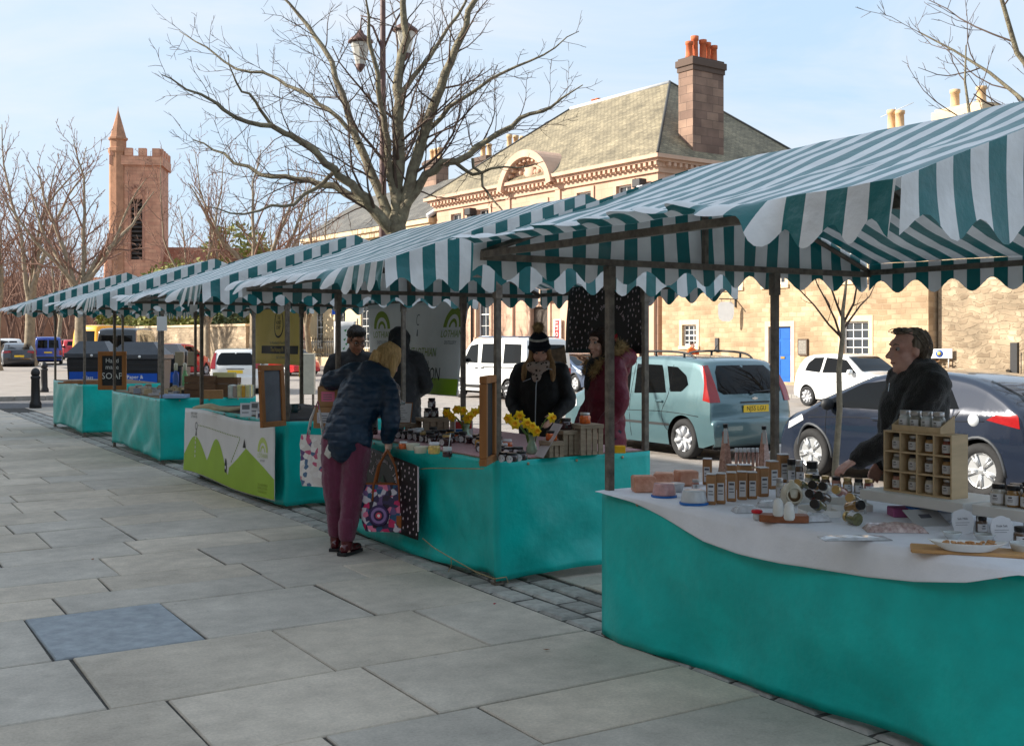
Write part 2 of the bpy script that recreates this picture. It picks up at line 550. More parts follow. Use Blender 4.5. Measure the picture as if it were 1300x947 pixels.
tag(obj('side_road', g, m_dark_asphalt), kind='structure')
# far pavement under the trees, climbing
g = MB()
ys = [38.0 + 3 * i for i in range(40)]
for i in range(len(ys) - 1):
    a, b_ = ys[i], ys[i + 1]
    za, zb = gz(a) + .004, gz(b_) + .004
    g.quad((-30, a, za), (11.5, a, za), (11.5, b_, zb), (-30, b_, zb))
g.quad((-30, 38.0, -.2), (11.5, 38.0, -.2), (11.5, 38.0, .008), (-30, 38.0, .008))
tag(obj('far_pavement', g, m_pale_pave), kind='structure')
# far side pavement before the buildings
g = MB()
g.bb(27.2, 34.0, -20, 40, -.3, 0.0)
g.bb(27.2, 34.0, 40, 95, -.3, 0.02)
tag(obj('opposite_pavement', g, m_pale_pave), kind='structure')

# near pavement: a bed of dark joints with every slab laid in it
g = MB()
g.bb(-6, 8.82, -6, 31.7, -.30, -.012)
pave = tag(obj('pavement', g, m_bed), kind='structure')
def slab_mesh(w, l, rs):
    t = MB()
    tw = [rs.uniform(-.004, .003) for _ in range(4)]
    hx, hy, b = w / 2, l / 2, .006
    j = [rs.uniform(-.006, .006) for _ in range(8)]
    top = [(-hx + b + j[0], -hy + b + j[1], tw[0]), (hx - b + j[2], -hy + b + j[3], tw[1]), (hx - b + j[4], hy - b + j[5], tw[2]), (-hx + b + j[6], hy - b + j[7], tw[3])]
    mid = [(p[0] + (b if p[0] > 0 else -b), p[1] + (b if p[1] > 0 else -b), p[2] - .006) for p in top]
    low = [(p[0], p[1], -.06) for p in mid]
    t.add(top + mid + low, [(0, 1, 2, 3)] + [(4 + i, 4 + (i + 1) % 4, (i + 1) % 4, i) for i in range(4)] + [(8 + i, 8 + (i + 1) % 4, 4 + (i + 1) % 4, 4 + i) for i in range(4)])
    return t
rs = random.Random(21)
n_slab = 0
rest = MB()
JW = .014
# courses run across the pavement (along X); the blue-grey slab seen near the camera lies in one of them
courses = []
y = -1.2
for w in (1.0, .8, .95, .7, 1.0, .72, .62):
    courses.append((y, w)); y += w
y = 4.60
courses = [c for c in courses if c[0] + c[1] < 4.55]
last = courses[-1][0] + courses[-1][1]
courses.append((last, 4.55 - last)) if 4.55 - last > .2 else None
y = 4.55
for w in (.86, .98, 1.05, .52, .50, .78, .66, .9, .55, .72, .85, .6, .95, .7, .62, .8, .9, .58, .75):
    courses.append((y, w)); y += w
while y < 31.6:
    w = min(rs.choice([.55, .65, .75, .85, .95]), 31.62 - y)
    if w < .2:
        break
    courses.append((y, w)); y += w
blue_done = False
for (cy, cw) in courses:
    for (xa, xb) in ((-2.4, 3.86), (4.52, 8.78)):
        x = xa
        forced = []
        if abs(cy - 6.39) < .02 and xa < 0:
            forced = [(-.5, 1.06), (1.06, 1.88), (1.88, 2.95), (2.95, 3.86)]
        k = 0
        segs = list(forced)
        if not forced:
            while x < xb - .01:
                w = rs.uniform(.62, 1.45)
                if xb - (x + w) < .45:
                    w = xb - x
                segs.append((x, x + w)); x += w
        for (sx0, sx1) in segs:
            cx, w, l = (sx0 + sx1) / 2, sx1 - sx0 - JW, cw - JW
            vx = S_ * cx + C_ * (cy + cw / 2)
            r_ = C_ * cx - S_ * (cy + cw / 2)
            seen = vx > 3.0 and abs(r_ / max(vx, .1)) < .52
            blue = abs(sx0 - 1.06) < .01 and abs(cy - 6.39) < .02
            if seen and n_slab < 296:
                o = obj('slab', slab_mesh(w, l, rs), m_blue_slab if blue else m_slab, pave, (cx, cy + cw / 2, 0))
                n_slab += 1
            else:
                rest.at((cx, cy + cw / 2, 0)); t = slab_mesh(w, l, rs); rest.add(t.v, t.f)
rest.at()
o = obj('further_slabs', rest, m_slab, pave); o['kind'] = 'stuff'
# the strip of setts that the front posts stand on
def sett_mesh(w, l, rs):
    t = MB(); hx, hy = w / 2, l / 2
    b = .016
    z = rs.uniform(-.006, .002)
    top = [(-hx + b, -hy + b, z), (hx - b, -hy + b, z + rs.uniform(-.004, .004)), (hx - b, hy - b, z), (-hx + b, hy - b, z + rs.uniform(-.004, .004))]
    mid = [(-hx, -hy, z - .014), (hx, -hy, z - .014), (hx, hy, z - .014), (-hx, hy, z - .014)]
    low = [(p[0], p[1], -.07) for p in mid]
    t.add(top + mid + low, [(0, 1, 2, 3)] + [(4 + i, 4 + (i + 1) % 4, (i + 1) % 4, i) for i in range(4)] + [(8 + i, 8 + (i + 1) % 4, 4 + (i + 1) % 4, 4 + i) for i in range(4)])
    return t
sm_ = [sett_mesh(.185, .27, rs).mesh('sett') for _ in range(6)]
for q in sm_: q.materials.append(m_sett)
for row in range(3):
    yy = 2.0 + row * .09
    while yy < 29.5:
        o = link('sett', rs.choice(sm_), pave, (3.97 + row * .212, yy, -.001), (rs.uniform(-.02, .02), rs.uniform(-.02, .02), rs.uniform(-.02, .02)))
        o.scale = (1, rs.uniform(.92, 1.06), 1)
        yy += .295
        if yy > 15: yy += 0.0
# kerbs
g = MB()
yy = -6
while yy < 31.5:
    g.bb(8.83, 8.98, yy, yy + .895, -.3, 0.004, .012); yy += .9
tag(obj('kerb', g, m_kerb), kind='structure')
g = MB()
xx = -12
while xx < 8.7:
    g.bb(xx, xx + .895, 31.72, 31.86, -.3, -.05, .012); xx += .9
xx = -12
while xx < 11.4:
    g.bb(xx, xx + .895, 37.72, 37.98, -.3, 0.03, .012); xx += .9
tag(obj('side_road_kerb', g, m_kerb), kind='structure')
g = MB()
yy = -6
while yy < 60:
    g.bb(27.04, 27.19, yy, yy + .895, -.3, 0.01, .012); yy += .9
tag(obj('opposite_kerb', g, m_kerb), kind='structure')
# painted parking bay line along the road
g = MB()
for yy in range(-6, 30, 1):
    if yy % 2 == 0:
        g.quad((14.3, yy, -.1105), (14.4, yy, -.1105), (14.4, yy + 1.0, -.1105), (14.3, yy + 1.0, -.1105))
tag(obj('bay_marking', g, m_line), kind='structure')

# ================================================================== buildings
m_sand = block_mat('pink_sandstone_ashlar', lin((198, 162, 138)), lin((190, 154, 130)), lin((168, 136, 114)), .95, .42, .85, .25, mort=.010, var=.22)
m_sand_plain = mat('dressed_sandstone', lin((198, 165, 142)), .85, .14, 1.2, .25, 20)
m_sand_dark = block_mat('weathered_sandstone', lin((150, 122, 104)), lin((118, 94, 82)), lin((95, 78, 68)), .8, .40, .9, .35, mort=.012, var=.7)
m_warm = block_mat('warm_rubble_stone', lin((190, 164, 132)), lin((160, 134, 104)), lin((176, 150, 120)), .44, .20, .9, .6, mort=.022, var=.6, wob=.16)
m_rubble = block_mat('grey_rubble_stone', lin((180, 160, 134)), lin((138, 120, 98)), lin((160, 142, 118)), .36, .20, .95, 1.0, mort=.035, var=.9, wob=.5)
m_cream = mat('cream_stone', lin((222, 198, 160)), .85, .1, .8, .2, 15)
m_red = block_mat('red_sandstone', lin((210, 156, 126)), lin((194, 138, 112)), lin((176, 126, 104)), 1.0, .45, .9, .4, mort=.02, var=.5)
m_trim = mat('pale_stone_trim', lin((214, 190, 156)), .85, .12, 2, .2, 20)
m_white = mat('white_paint', (.78, .77, .74), .5, .05, 4)
m_pane = mat('window_glass', (.035, .042, .05), .06, .3, .7, spec=.8)
m_pot = mat('terracotta_pot', lin((196, 102, 62)), .8, .2, 6, .2)
m_pot2 = mat('buff_chimney_pot', lin((206, 170, 128)), .8, .2, 6, .2)
m_lead = mat('pale_lead', lin((196, 198, 200)), .5, .1, 3)
m_iron = mat('black_iron', (.018, .018, .02), .5, .2, 10)
def slate_mat(name, c1, c2):
    m = block_mat(name, c1, c2, tuple(v * .6 for v in c2), .30, .17, .75, .8, mort=.012, var=.7)
    return m
m_slate = slate_mat('mossy_slate', lin((150, 138, 112)), lin((122, 112, 90)))
m_slate2 = slate_mat('grey_slate', lin((112, 108, 100)), lin((92, 90, 86)))

def facade(mb, x0, x1, z0, z1, holes, y=0.0, rev=.22):
    """front face with real openings; holes (xa, xb, za, zb)"""
    xs = sorted(set([x0, x1] + [h[0] for h in holes] + [h[1] for h in holes]))
    for i in range(len(xs) - 1):
        a, b = xs[i], xs[i + 1]
        cuts = sorted([(h[2], h[3]) for h in holes if h[0] <= a + 1e-6 and h[1] >= b - 1e-6])
        z = z0
        for (ha, hb) in cuts + [(z1, z1)]:
            if ha > z + 1e-6:
                mb.quad((a, y, z), (b, y, z), (b, y, ha), (a, y, ha))
            z = hb
    for (a, b, c, d) in holes:
        mb.quad((a, y, c), (a, y, d), (a, y + rev, d), (a, y + rev, c))
        mb.quad((b, y, d), (b, y, c), (b, y + rev, c), (b, y + rev, d))
        mb.quad((a, y, d), (b, y, d), (b, y + rev, d), (a, y + rev, d))
        mb.quad((b, y, c), (a, y, c), (a, y + rev, c), (b, y + rev, c))
def sash(parent, a, b, c, d, y=.12, nx=2, nz=4, frame=.07, bar=.03, fm=None, rows_mid=True):
    """sash window in an opening: frame with bars, pane as its sub-part"""
    fm = fm or m_white
    t = MB()
    t.bb(a, a + frame, y, y + .06, c, d); t.bb(b - frame, b, y, y + .06, c, d)
    t.bb(a + frame, b - frame, y, y + .06, d - frame, d); t.bb(a + frame, b - frame, y, y + .06, c, c + frame * 1.3)
    for i in range(1, nx):
        x = a + (b - a) * i / nx
        t.bb(x - bar / 2, x + bar / 2, y + .012, y + .05, c + frame * 1.3, d - frame)
    for k in range(1, nz):
        z = c + (d - c) * k / nz
        bb_ = bar * (2.0 if (rows_mid and k == nz // 2) else 1)
        t.bb(a + frame, b - frame, y + .008, y + .054, z - bb_ / 2, z + bb_ / 2)
    w = obj('window', t, fm, parent)
    p = MB(); p.quad((a, y + .04, c), (b, y + .04, c), (b, y + .04, d), (a, y + .04, d))
    obj('pane', p, m_pane, w)
    return w
def chimney(parent, x0, x1, y0, y1, z0, z1, pots, potm, stone, capm, pot_h=.9, cap=.28, name='chimney'):
    """stack of coursed stone blocks, cap and pots"""
    t = MB()
    t.bb(x0, x1, y0, y1, z0, z1 - cap * 1.6)
    ch = wall_uv(obj(name, t, stone, parent))
    t = MB()
    t.bb(x0 - .12, x1 + .12, y0 - .12, y1 + .12, z1 - cap, z1 - .06, .02)
    t.bb(x0 - .05, x1 + .05, y0 - .05, y1 + .05, z1 - cap * 1.6, z1 - cap)
    t.bb(x0 - .02, x1 + .02, y0 - .02, y1 + .02, z1 - .06, z1 + .04)
    obj('chimney_cap', t, capm, ch)
    for (px, py, h) in pots:
        if h <= 0: continue
        t = MB(); r = .17
        t.lathe([(r * 1.15, 0), (r * 1.15, .08), (r, .12), (r * .92, h * .8), (r * 1.12, h * .82), (r * 1.15, h), (r * .85, h), (r * .8, h * .6)], 10, (px, py, z1 + .04))
        obj('chimney_pot', t, potm, ch)
    return ch

# ---- the pink sandstone public building with the hipped slate roof
RZ1 = math.atan2(-.9971, .0762)
L1, D1, E1 = 19.2, 12.0, 10.35
co = Vector((33.0 - .0762 * L1, 40.6 + .9971 * L1, 0))
hall = thing('sandstone_hall', 'grand pink sandstone building with hipped slate roof and arched carved pediment', 'building', co, RZ1)
wl = [19.2 - l for l in (2.3, 5.3, 14.2, 17.0)]
holes = []
for x in wl:
    holes += [(x - .6, x + .6, 2.0, 4.6), (x - .55, x + .55, 7.1, 9.25)]
xd = 19.2 - 9.0
holes += [(xd - .75, xd + .75, .3, 3.6), (xd - .55, xd + .55, 7.1, 9.05)]
t = MB()
facade(t, 0, L1, -.3, E1 - .5, holes)
t.quad((L1, 0, -.3), (L1, D1, -.3), (L1, D1, E1 - .5), (L1, 0, E1 - .5))
t.quad((0, D1, -.3), (0, 0, -.3), (0, 0, E1 - .5), (0, D1, E1 - .5))
t.quad((L1, D1, -.3), (0, D1, -.3), (0, D1, E1 - .5), (L1, D1, E1 - .5))
wall_uv(obj('wall', t, m_sand, hall))
for h in holes:
    if h[2] > 1:
        sash(hall, *h, nx=2, nz=4)
t = MB(); t.bb(xd - .75, xd + .75, .18, .25, .3, 3.6)
for k in range(2):
    t.bb(xd - .62 + k * .66, xd - .04 + k * .66, .15, .18, .5, 2.2); t.bb(xd - .62 + k * .66, xd - .04 + k * .66, .15, .18, 2.35, 3.4)
obj('door', t, mat('dark_oak_door', (.06, .045, .035), .5, .2, 6), hall)
# window surrounds, pilasters, string course, cornice, dentils
for h in holes:
    t = MB()
    a, b, c, d = h
    t.bb(a - .22, a - .003, -.07, .05, c, d + .25); t.bb(b + .003, b + .22, -.07, .05, c, d + .25)
    t.bb(a - .003, b + .003, -.07, .05, d + .003, d + .25); t.bb(a - .3, b + .3, -.12, .05, c - .16, c - .003)
    if c < 3: t.bb(a - .35, b + .35, -.22, .0, d + .25, d + .42)
    obj('window_surround', t, m_sand_plain, hall)
for x in (.45, 3.6, 7.6, 12.4, 15.6, 18.75):
    t = MB(); t.bb(x - .32, x + .32, -.14, .02, -.3, 5.6); t.bb(x - .42, x + .42, -.2, .02, -.3, .9); t.bb(x - .4, x + .4, -.2, .02, 5.6, 5.95)
    obj('pilaster', t, m_sand_plain, hall)
t = MB(); t.bb(-.1, L1 + .15, -.24, .02, 5.98, 6.3); t.bb(-.05, L1 + .08, -.14, .02, 6.3, 6.55)
t.bb(L1 - .02, L1 + .24, .03, D1, 5.98, 6.3)
obj('string_course', t, m_sand_plain, hall)
for x in (7.4, 11.8):
    t = MB(); t.bb(x - .2, x + .2, -.09, .02, 6.56, E1 - .52)
    obj('pilaster', t, m_sand_plain, hall)
t = MB()
t.bb(-.15, L1 + .15, -.12, .1, E1 - .75, E1 - .5)
t.bb(L1 - .1, L1 + .12, .11, D1, E1 - .75, E1 - .5)
for (o0, o1, za, zb) in ((.42, .55, E1 - .28, E1 - .16), (.6, .75, E1 - .16, E1 + .02)):
    t.bb(-o0, L1 + o0, -o0, .05, za, zb - .002); t.bb(L1 - .2, L1 + o0, .052, D1 + .2, za, zb - .002)
t.bb(-.2, L1 + .2, -.2, .1, E1 - .5, E1 - .28); t.bb(L1 - .15, L1 + .2, .11, D1, E1 - .5, E1 - .28)
t.bb(-.5, L1 + .5, .06, D1 + .2, E1 - .1, E1 + .0)
obj('cornice', t, m_sand_plain, hall)
t = MB()
x = -.1
while x < L1 + .2:
    t.bb(x, x + .17, -.40, -.203, E1 - .46, E1 - .29); x += .36
y_ = .3
while y_ < D1:
    t.bb(L1 + .203, L1 + .40, y_, y_ + .17, E1 - .46, E1 - .29); y_ += .36
o = obj('cornice_brackets', t, m_sand_plain, hall); o['kind'] = 'stuff'
# arched pediment with a carved panel
t = MB()
cx, pr = L1 - 9.6, 2.45
def arc(r, n=20, a0=R(12), a1=R(168)):
    return [(cx + r * math.cos(a0 + (a1 - a0) * i / n), E1 - .9 + r * math.sin(a0 + (a1 - a0) * i / n)) for i in range(n + 1)]
o_, i_ = arc(pr), arc(pr - .38)
n = len(o_)
for i in range(n - 1):
    a, b, c, d = o_[i], o_[i + 1], i_[i + 1], i_[i]
    t.add([(p[0], yy, p[1]) for yy in (-.7, 1.6) for p in (a, b, c, d)], [(3, 2, 1, 0), (4, 5, 6, 7), (0, 1, 5, 4), (2, 3, 7, 6)])
obj('pediment_arch', t, m_sand_plain, hall)
t = MB(); ii = arc(pr - .39)
t.prism([(p[0], p[1]) for p in ii], -.12, 1.2, 'y')
ped = obj('pediment_panel', t, m_sand_plain, hall)
t = MB()
rr = random.Random(3)
for k in range(46):
    a = rr.uniform(.1, PI - .1); q = rr.uniform(0, 1.5)
    px, pz = cx + q * math.cos(a) * 1.05, E1 - .45 + q * .85 * math.sin(a)
    t.at((px, -.14, pz)); t.lathe([(0, -.16), (.11, -.12), (.16, 0), (.1, .13), (0, .16)], 7, sx=rr.uniform(.6, 1.3))
t.at((cx, -.16, E1 + .25)); t.lathe([(0, -.6), (.28, -.45), (.42, 0), (.42, .4), (0, .45)], 8, sy=.5)
t.at()
obj('carving', t, m_sand_plain, ped)
t = MB()
for i in range(14):
    a = R(18) + R(144) * i / 13
    t.at((cx + (pr - .48) * math.cos(a), -.2, E1 - .9 + (pr - .48) * math.sin(a)), (0, -a + PI / 2, 0)); t.bb(-.08, .08, -.3, .1, -.1, .1)
t.at()
obj('pediment_brackets', t, m_sand_plain, ped)['kind'] = 'stuff'
# hipped roof
ov = .55
rz_ = 15.6
rid0, rid1 = (5.4, 6.0), (L1 - 5.4, 6.0)
t = MB()
A_, B_, Cc, Dd = (-ov, -ov, E1), (L1 + ov, -ov, E1), (L1 + ov, D1 + ov, E1), (-ov, D1 + ov, E1)
Ra, Rb = (rid0[0], rid0[1], rz_), (rid1[0], rid1[1], rz_)
def sub_quad(mb, a, b, c, d, n=14):
    for i in range(n):
        f0, f1 = i / n, (i + 1) / n
        l = lambda p, q, f: tuple(p[k] + (q[k] - p[k]) * f for k in range(3))
        mb.quad(l(a, d, f0), l(b, c, f0), l(b, c, f1), l(a, d, f1))
sub_quad(t, A_, B_, Rb, Ra)
t.add([B_, Cc, Rb], [(0, 1, 2)]); t.quad(Cc, Dd, Ra, Rb); t.add([Dd, A_, Ra], [(0, 1, 2)])
roof = wall_uv(obj('roof', t, m_slate, hall))
t = MB(); t.tube([Ra, Rb], .12, 6)
obj('lead_ridge', t, m_lead, roof)
for (p, q) in ((Rb, B_), (Rb, Cc), (Ra, A_)):
    t = MB(); t.tube([Vector(p) + Vector((0, 0, .01)), Vector(q) + Vector((0, 0, .03))], .07, 6)
    obj('hip_ridge', t, m_slate2, roof)
chimney(hall, L1 - .95, L1 + .02, 2.25, 4.35, E1 - .3, 15.3, [(L1 - .47, 2.5, .8), (L1 - .55, 2.95, 1.15), (L1 - .4, 3.35, 1.0), (L1 - .5, 3.75, .95), (L1 - .45, 4.15, .85)], m_pot, m_sand_dark, m_sand_dark, cap=.38)
chimney(hall, .3, 1.2, 4.6, 6.6, E1, 13.6, [(.75, 4.85, 1.0), (.75, 5.35, 1.0), (.75, 5.85, 1.0), (.75, 6.35, 1.0)], m_pot2, m_sand_dark, m_sand_dark)
chimney(hall, 6.0, 6.8, 6.6, 7.6, 14.4, 15.5, [(6.25, 7.1, .6), (6.6, 7.1, .6)], m_pot, m_sand_dark, m_sand_dark)
for x in (L1 - .85, L1 - 15.0):
    t = MB(); t.bb(x - .28, x + .28, -.62, -.16, 8.95, 9.35, .03); t.bb(x - .2, x + .2, -.5, -.16, 8.7, 8.95)
    t.tube([(x, -.3, 8.7), (x, -.3, .2)], .07, 8)
    obj('rainwater_pipe', t, m_iron, hall)
t = MB(); t.bb(L1 - .5, L1 - .1, -.9, -.55, 8.7, 8.95, .03); t.bb(L1 - .35, L1 - .25, -.6, .0, 8.6, 8.7)
obj('security_camera', t, m_white, hall)
# red sign on the wall
s_ = thing('red_wall_sign', 'narrow upright red sign with white letters on the pink sandstone facade', 'sign', hall.matrix_basis @ Vector((12.05, -.28, 1.75)), RZ1)
t = MB(); t.bb(-.3, .3, -.03, .03, 0, 1.15); obj('sign_border', t, m_white, s_)
t = MB(); t.bb(-.2, .2, -.036, -.031, .06, 1.09); obj('sign_panel', t, mat('red_sign', lin((206, 42, 44)), .5, .05), s_)
text('lettering', 'TO LET', .3, m_white, s_, (0, -.038, .57), (R(90), R(-90), 0))

# ---- cream building beyond it with arched windows
co2 = co + Vector((-.0762, .9971, 0)) * 17.4 + Vector((-.0762, .9971, 0)) * .6
L2, E2 = 17.4, 9.2
b2 = thing('cream_stone_building', 'cream stone building with tall arched windows behind the bare street tree', 'building', co2, RZ1)
holes = []
for x in (2.2, 5.6, 9.0, 12.4, 15.6):
    holes += [(x - .6, x + .6, 1.3, 4.3), (x - .5, x + .5, 6.2, 8.0)]
t = MB(); facade(t, 0, L2, -.3, E2, holes); t.quad((L2, 0, -.3), (L2, 10, -.3), (L2, 10, E2), (L2, 0, E2)); t.quad((0, 10, -.3), (0, 0, -.3), (0, 0, E2), (0, 10, E2))
t.add([(L2, 0, E2), (L2, 10, E2), (L2, 5, 12.6)], [(0, 1, 2)]); t.add([(0, 10, E2), (0, 0, E2), (0, 5, 12.6)], [(0, 1, 2)])
obj('wall', t, m_cream, b2)
for i, h in enumerate(holes):
    sash(b2, *h, nx=2, nz=6 if h[2] < 3 else 4)
t = MB()
for h in holes:
    a, b, c, d = h
    if c < 3:
        m_ = (a + b) / 2
        pts = [(m_ + .62 * math.cos(R(180 * i / 12)), d + .62 * math.sin(R(180 * i / 12))) for i in range(13)]
        t.prism(pts, -.05, .04, 'y')
    t.bb(a - .2, b + .2, -.1, .05, c - .18, c - .003)
t.bb(-.2, L2 + .2, -.35, .05, E2 - .25, E2 + .05); t.bb(-.1, L2 + .1, -.2, .05, E2 - .6, E2 - .25)
obj('stone_trim', t, m_trim, b2)
t = MB(); t.quad((-.3, -.4, E2 + .06), (L2 + .3, -.4, E2 + .06), (L2 + .3, 5, 12.7), (-.3, 5, 12.7)); t.quad((L2 + .3, 10.4, E2), (-.3, 10.4, E2), (-.3, 5, 12.7), (L2 + .3, 5, 12.7))
rf = wall_uv(obj('roof', t, m_slate2, b2))
t = MB(); t.tube([(L2 + .22, -.45, E2 + .1), (L2 + .22, 5, 12.82)], .16, 4); obj('white_verge', t, m_lead, rf)
chimney(b2, 9.0, 10.6, 4.6, 5.6, 12, 14.2, [(9.3, 5.1, .8), (9.8, 5.1, .8), (10.3, 5.1, .8)], m_pot2, m_sand_dark, m_sand_dark)
chimney(b2, 15.2, 16.6, 4.6, 5.6, 12, 13.6, [(15.5, 5.1, .8), (16.2, 5.1, .8)], m_pot2, m_sand_dark, m_sand_dark)
# iron railing on a low wall before it
rl = thing('iron_railing', 'black iron railing on a low wall before the cream building', 'railing', co2 + Vector((-2.6, -.3, 0)), RZ1)
t = MB(); t.bb(0, 17, -.18, .18, -.3, .75); obj('low_wall', t, m_trim, rl)
t = MB(); t.bb(0, 17, -.03, .03, 1.7, 1.78); t.bb(0, 17, -.03, .03, .9, .96); obj('rail', t, m_iron, rl)
bar = MB(); bar.tube([(0, 0, .75), (0, 0, 1.95)], .028, 4); bar.lathe([(.045, 1.9), (0, 2.08)], 4); bm_ = bar.mesh('railing_bar'); bm_.materials.append(m_iron)
for k in range(68):
    link('railing_bar', bm_, rl, (.12 + k * .25, 0, 0))

# ---- the low warm stone row with the blue door
co3 = Vector((33.0, 40.3, 0))
L3, E3 = 14.6, 6.2
row = thing('stone_cottage_row', 'low honey coloured stone building with a blue door and white windows', 'building', co3, -PI / 2)
wins = [(1.9, 1.55, 2.5, .95), (11.35, 1.2, 2.5, 1.25), (4.6, 4.05, 5.4, 1.1), (7.2, 4.05, 5.4, 1.1), (11.2, 4.05, 5.4, 1.1), (1.7, 4.05, 5.4, 1.1)]
holes = [(x - w / 2, x + w / 2, a, b) for (x, a, b, w) in wins]
dx = 7.45
holes.append((dx - .62, dx + .62, .12, 2.35))
t = MB(); facade(t, 0, L3, -.3, E3, holes, rev=.2); t.quad((L3, 0, -.3), (L3, 8, -.3), (L3, 8, E3), (L3, 0, E3)); t.quad((0, 8, -.3), (0, 0, -.3), (0, 0, E3), (0, 8, E3))
wall_uv(obj('wall', t, m_warm, row))
for h in holes:
    t = MB()
    a, b, c, d = h
    t.bb(a - .2, a - .002, -.025, .05, c, d + .22); t.bb(b + .002, b + .2, -.025, .05, c, d + .22); t.bb(a - .002, b + .002, -.025, .05, d + .002, d + .22)
    if c > 1: t.bb(a - .22, b + .22, -.07, .05, c - .15, c - .002)
    obj('stone_surround', t, m_trim, row)
for h in holes[:-1]:
    sash(row, *h, nx=3, nz=4)
m_blue = mat('blue_door_paint', lin((20, 92, 176)), .4, .06, 3)
t = MB(); t.bb(dx - .56, dx + .62, .1, .15, .12, 2.35)
for k in range(2):
    for (za, zb) in ((.3, 1.0), (1.2, 1.75), (1.85, 2.25)):
        t.bb(dx - .46 + k * .54, dx - .06 + k * .54, .085, .1, za, zb)
dr = obj('door', t, m_blue, row)
t = MB(); t.bb(dx - .02, dx + .2, .07, .085, 1.05, 1.14); obj('letter_plate', t, mat('brass', (.6, .42, .16), .3, .05, metal=1), dr)
t = MB(); t.bb(dx - .62, dx - .562, .08, .16, .12, 2.35); obj('door_frame', t, m_white, dr)
t = MB(); t.quad((-.3, -.35, E3 - .05), (L3 + .3, -.35, E3 - .05), (L3 + .3, 4, 8.6), (-.3, 4, 8.6)); t.quad((L3 + .3, 8.3, E3), (-.3, 8.3, E3), (-.3, 4, 8.6), (L3 + .3, 4, 8.6))
wall_uv(obj('roof', t, m_slate2, row))
chimney(row, 9.9, 10.6, 3.2, 4.0, 7.6, 10.15, [(10.05, 3.6, .85), (10.45, 3.6, .75)], m_pot2, m_trim, m_trim)
chimney(row, 12.2, 14.2, 3.5, 4.5, 7.6, 10.6, [(12.0, 3.6, .0), (12.7, 4.0, .75), (13.85, 4.0, .65)], m_pot2, m_warm, m_trim, cap=.4)
t = MB(); t.tube([(10.25, 3.6, 10.15), (10.25, 3.6, 11.1)], .02, 4); t.tube([(9.5, 3.6, 10.85), (11.1, 3.6, 11.15)], .015, 4)
obj('aerial', t, m_lead, row)
t = MB(); t.bb(3.65, 3.85, -.06, -.003, 1.3, 1.9) ; obj('wall_plaque', t, mat('dark_plaque', (.05, .05, .055), .4), row)
t = MB(); t.bb(8.5, 9.0, -.08, -.003, 1.2, 1.85); nb = obj('notice_board', t, mat('brown_frame', (.09, .06, .04), .6), row)
t = MB(); t.bb(8.55, 8.95, -.085, -.081, 1.26, 1.79); obj('notice_panel', t, mat('grey_notice', (.22, .2, .17), .6, .3, 14), nb)
# hanging sign on a bracket
hs_ = thing('hanging_shop_sign', 'blank white shield shaped sign hanging from a bracket on the stone wall', 'sign', (33.0, 40.3 - 4.9, 3.0), -PI / 2)
t = MB(); t.bb(-.02, .02, -.95, 0, .52, .56); t.bb(-.03, .03, -.06, 0, .2, .62); t.tube([(0, -.3, .52), (0, -.3, .42)], .012, 4); t.tube([(0, -.8, .52), (0, -.8, .42)], .012, 4)
obj('bracket', t, m_iron, hs_)
t = MB()
prof = [(-.28, -.3), (-.15, -.4), (.15, -.4), (.28, -.3), (.33, -.1), (.33, .3), (.22, .42), (-.22, .42), (-.33, .3), (-.33, -.1)]
t.at((0, -.56, 0), (0, 0, R(48))); t.prism(prof, -.03, .03, 'y'); t.at()
obj('sign_board', t, m_white, hs_)
# rubble stone house at the right, garden wall, gate, shrubs
co4 = Vector((33.4, 25.6, 0))
r4 = thing('rubble_stone_house', 'grey rubble stone house end beyond the small white car', 'building', co4, -PI / 2)
t = MB(); t.quad((0, 0, -.3), (14, 0, -.3), (14, 0, 6.6), (0, 0, 6.6)); t.quad((14, 0, -.3), (14, 8, -.3), (14, 8, 6.6), (14, 0, 6.6)); t.quad((0, 8, -.3), (0, 0, -.3), (0, 0, 6.6), (0, 8, 6.6))
wall_uv(obj('wall', t, m_rubble, r4))
t = MB(); t.quad((-.3, -.3, 6.55), (14.3, -.3, 6.55), (14.3, 4, 8.6), (-.3, 4, 8.6)); t.quad((14.3, 8.3, 6.55), (-.3, 8.3, 6.55), (-.3, 4, 8.6), (14.3, 4, 8.6))
wall_uv(obj('roof', t, m_slate2, r4))
gw = thing('garden_wall', 'low stone garden wall with pillars and an iron gate at right', 'wall', (31.9, 24.8, 0), -PI / 2)
t = MB(); t.bb(0, 3.0, -.2, .2, -.3, .72); t.bb(4.6, 12, -.2, .2, -.3, .72); t.bb(-.05, 3.05, -.26, .26, .72, .85); t.bb(4.55, 12, -.26, .26, .72, .85)
wall_uv(obj('wall_stone', t, m_rubble, gw))
t = MB(); t.bb(3.06, 3.3, -.06, .06, 0, 1.7); t.bb(4.3, 4.54, -.06, .06, 0, 1.7)
obj('gate_post', t, m_iron, gw)
for k in range(9):
    t = MB(); t.tube([(3.4 + k * .11, 0, .1), (3.4 + k * .11, 0, 1.4)], .018, 4); obj('gate_bar', t, m_iron, gw)
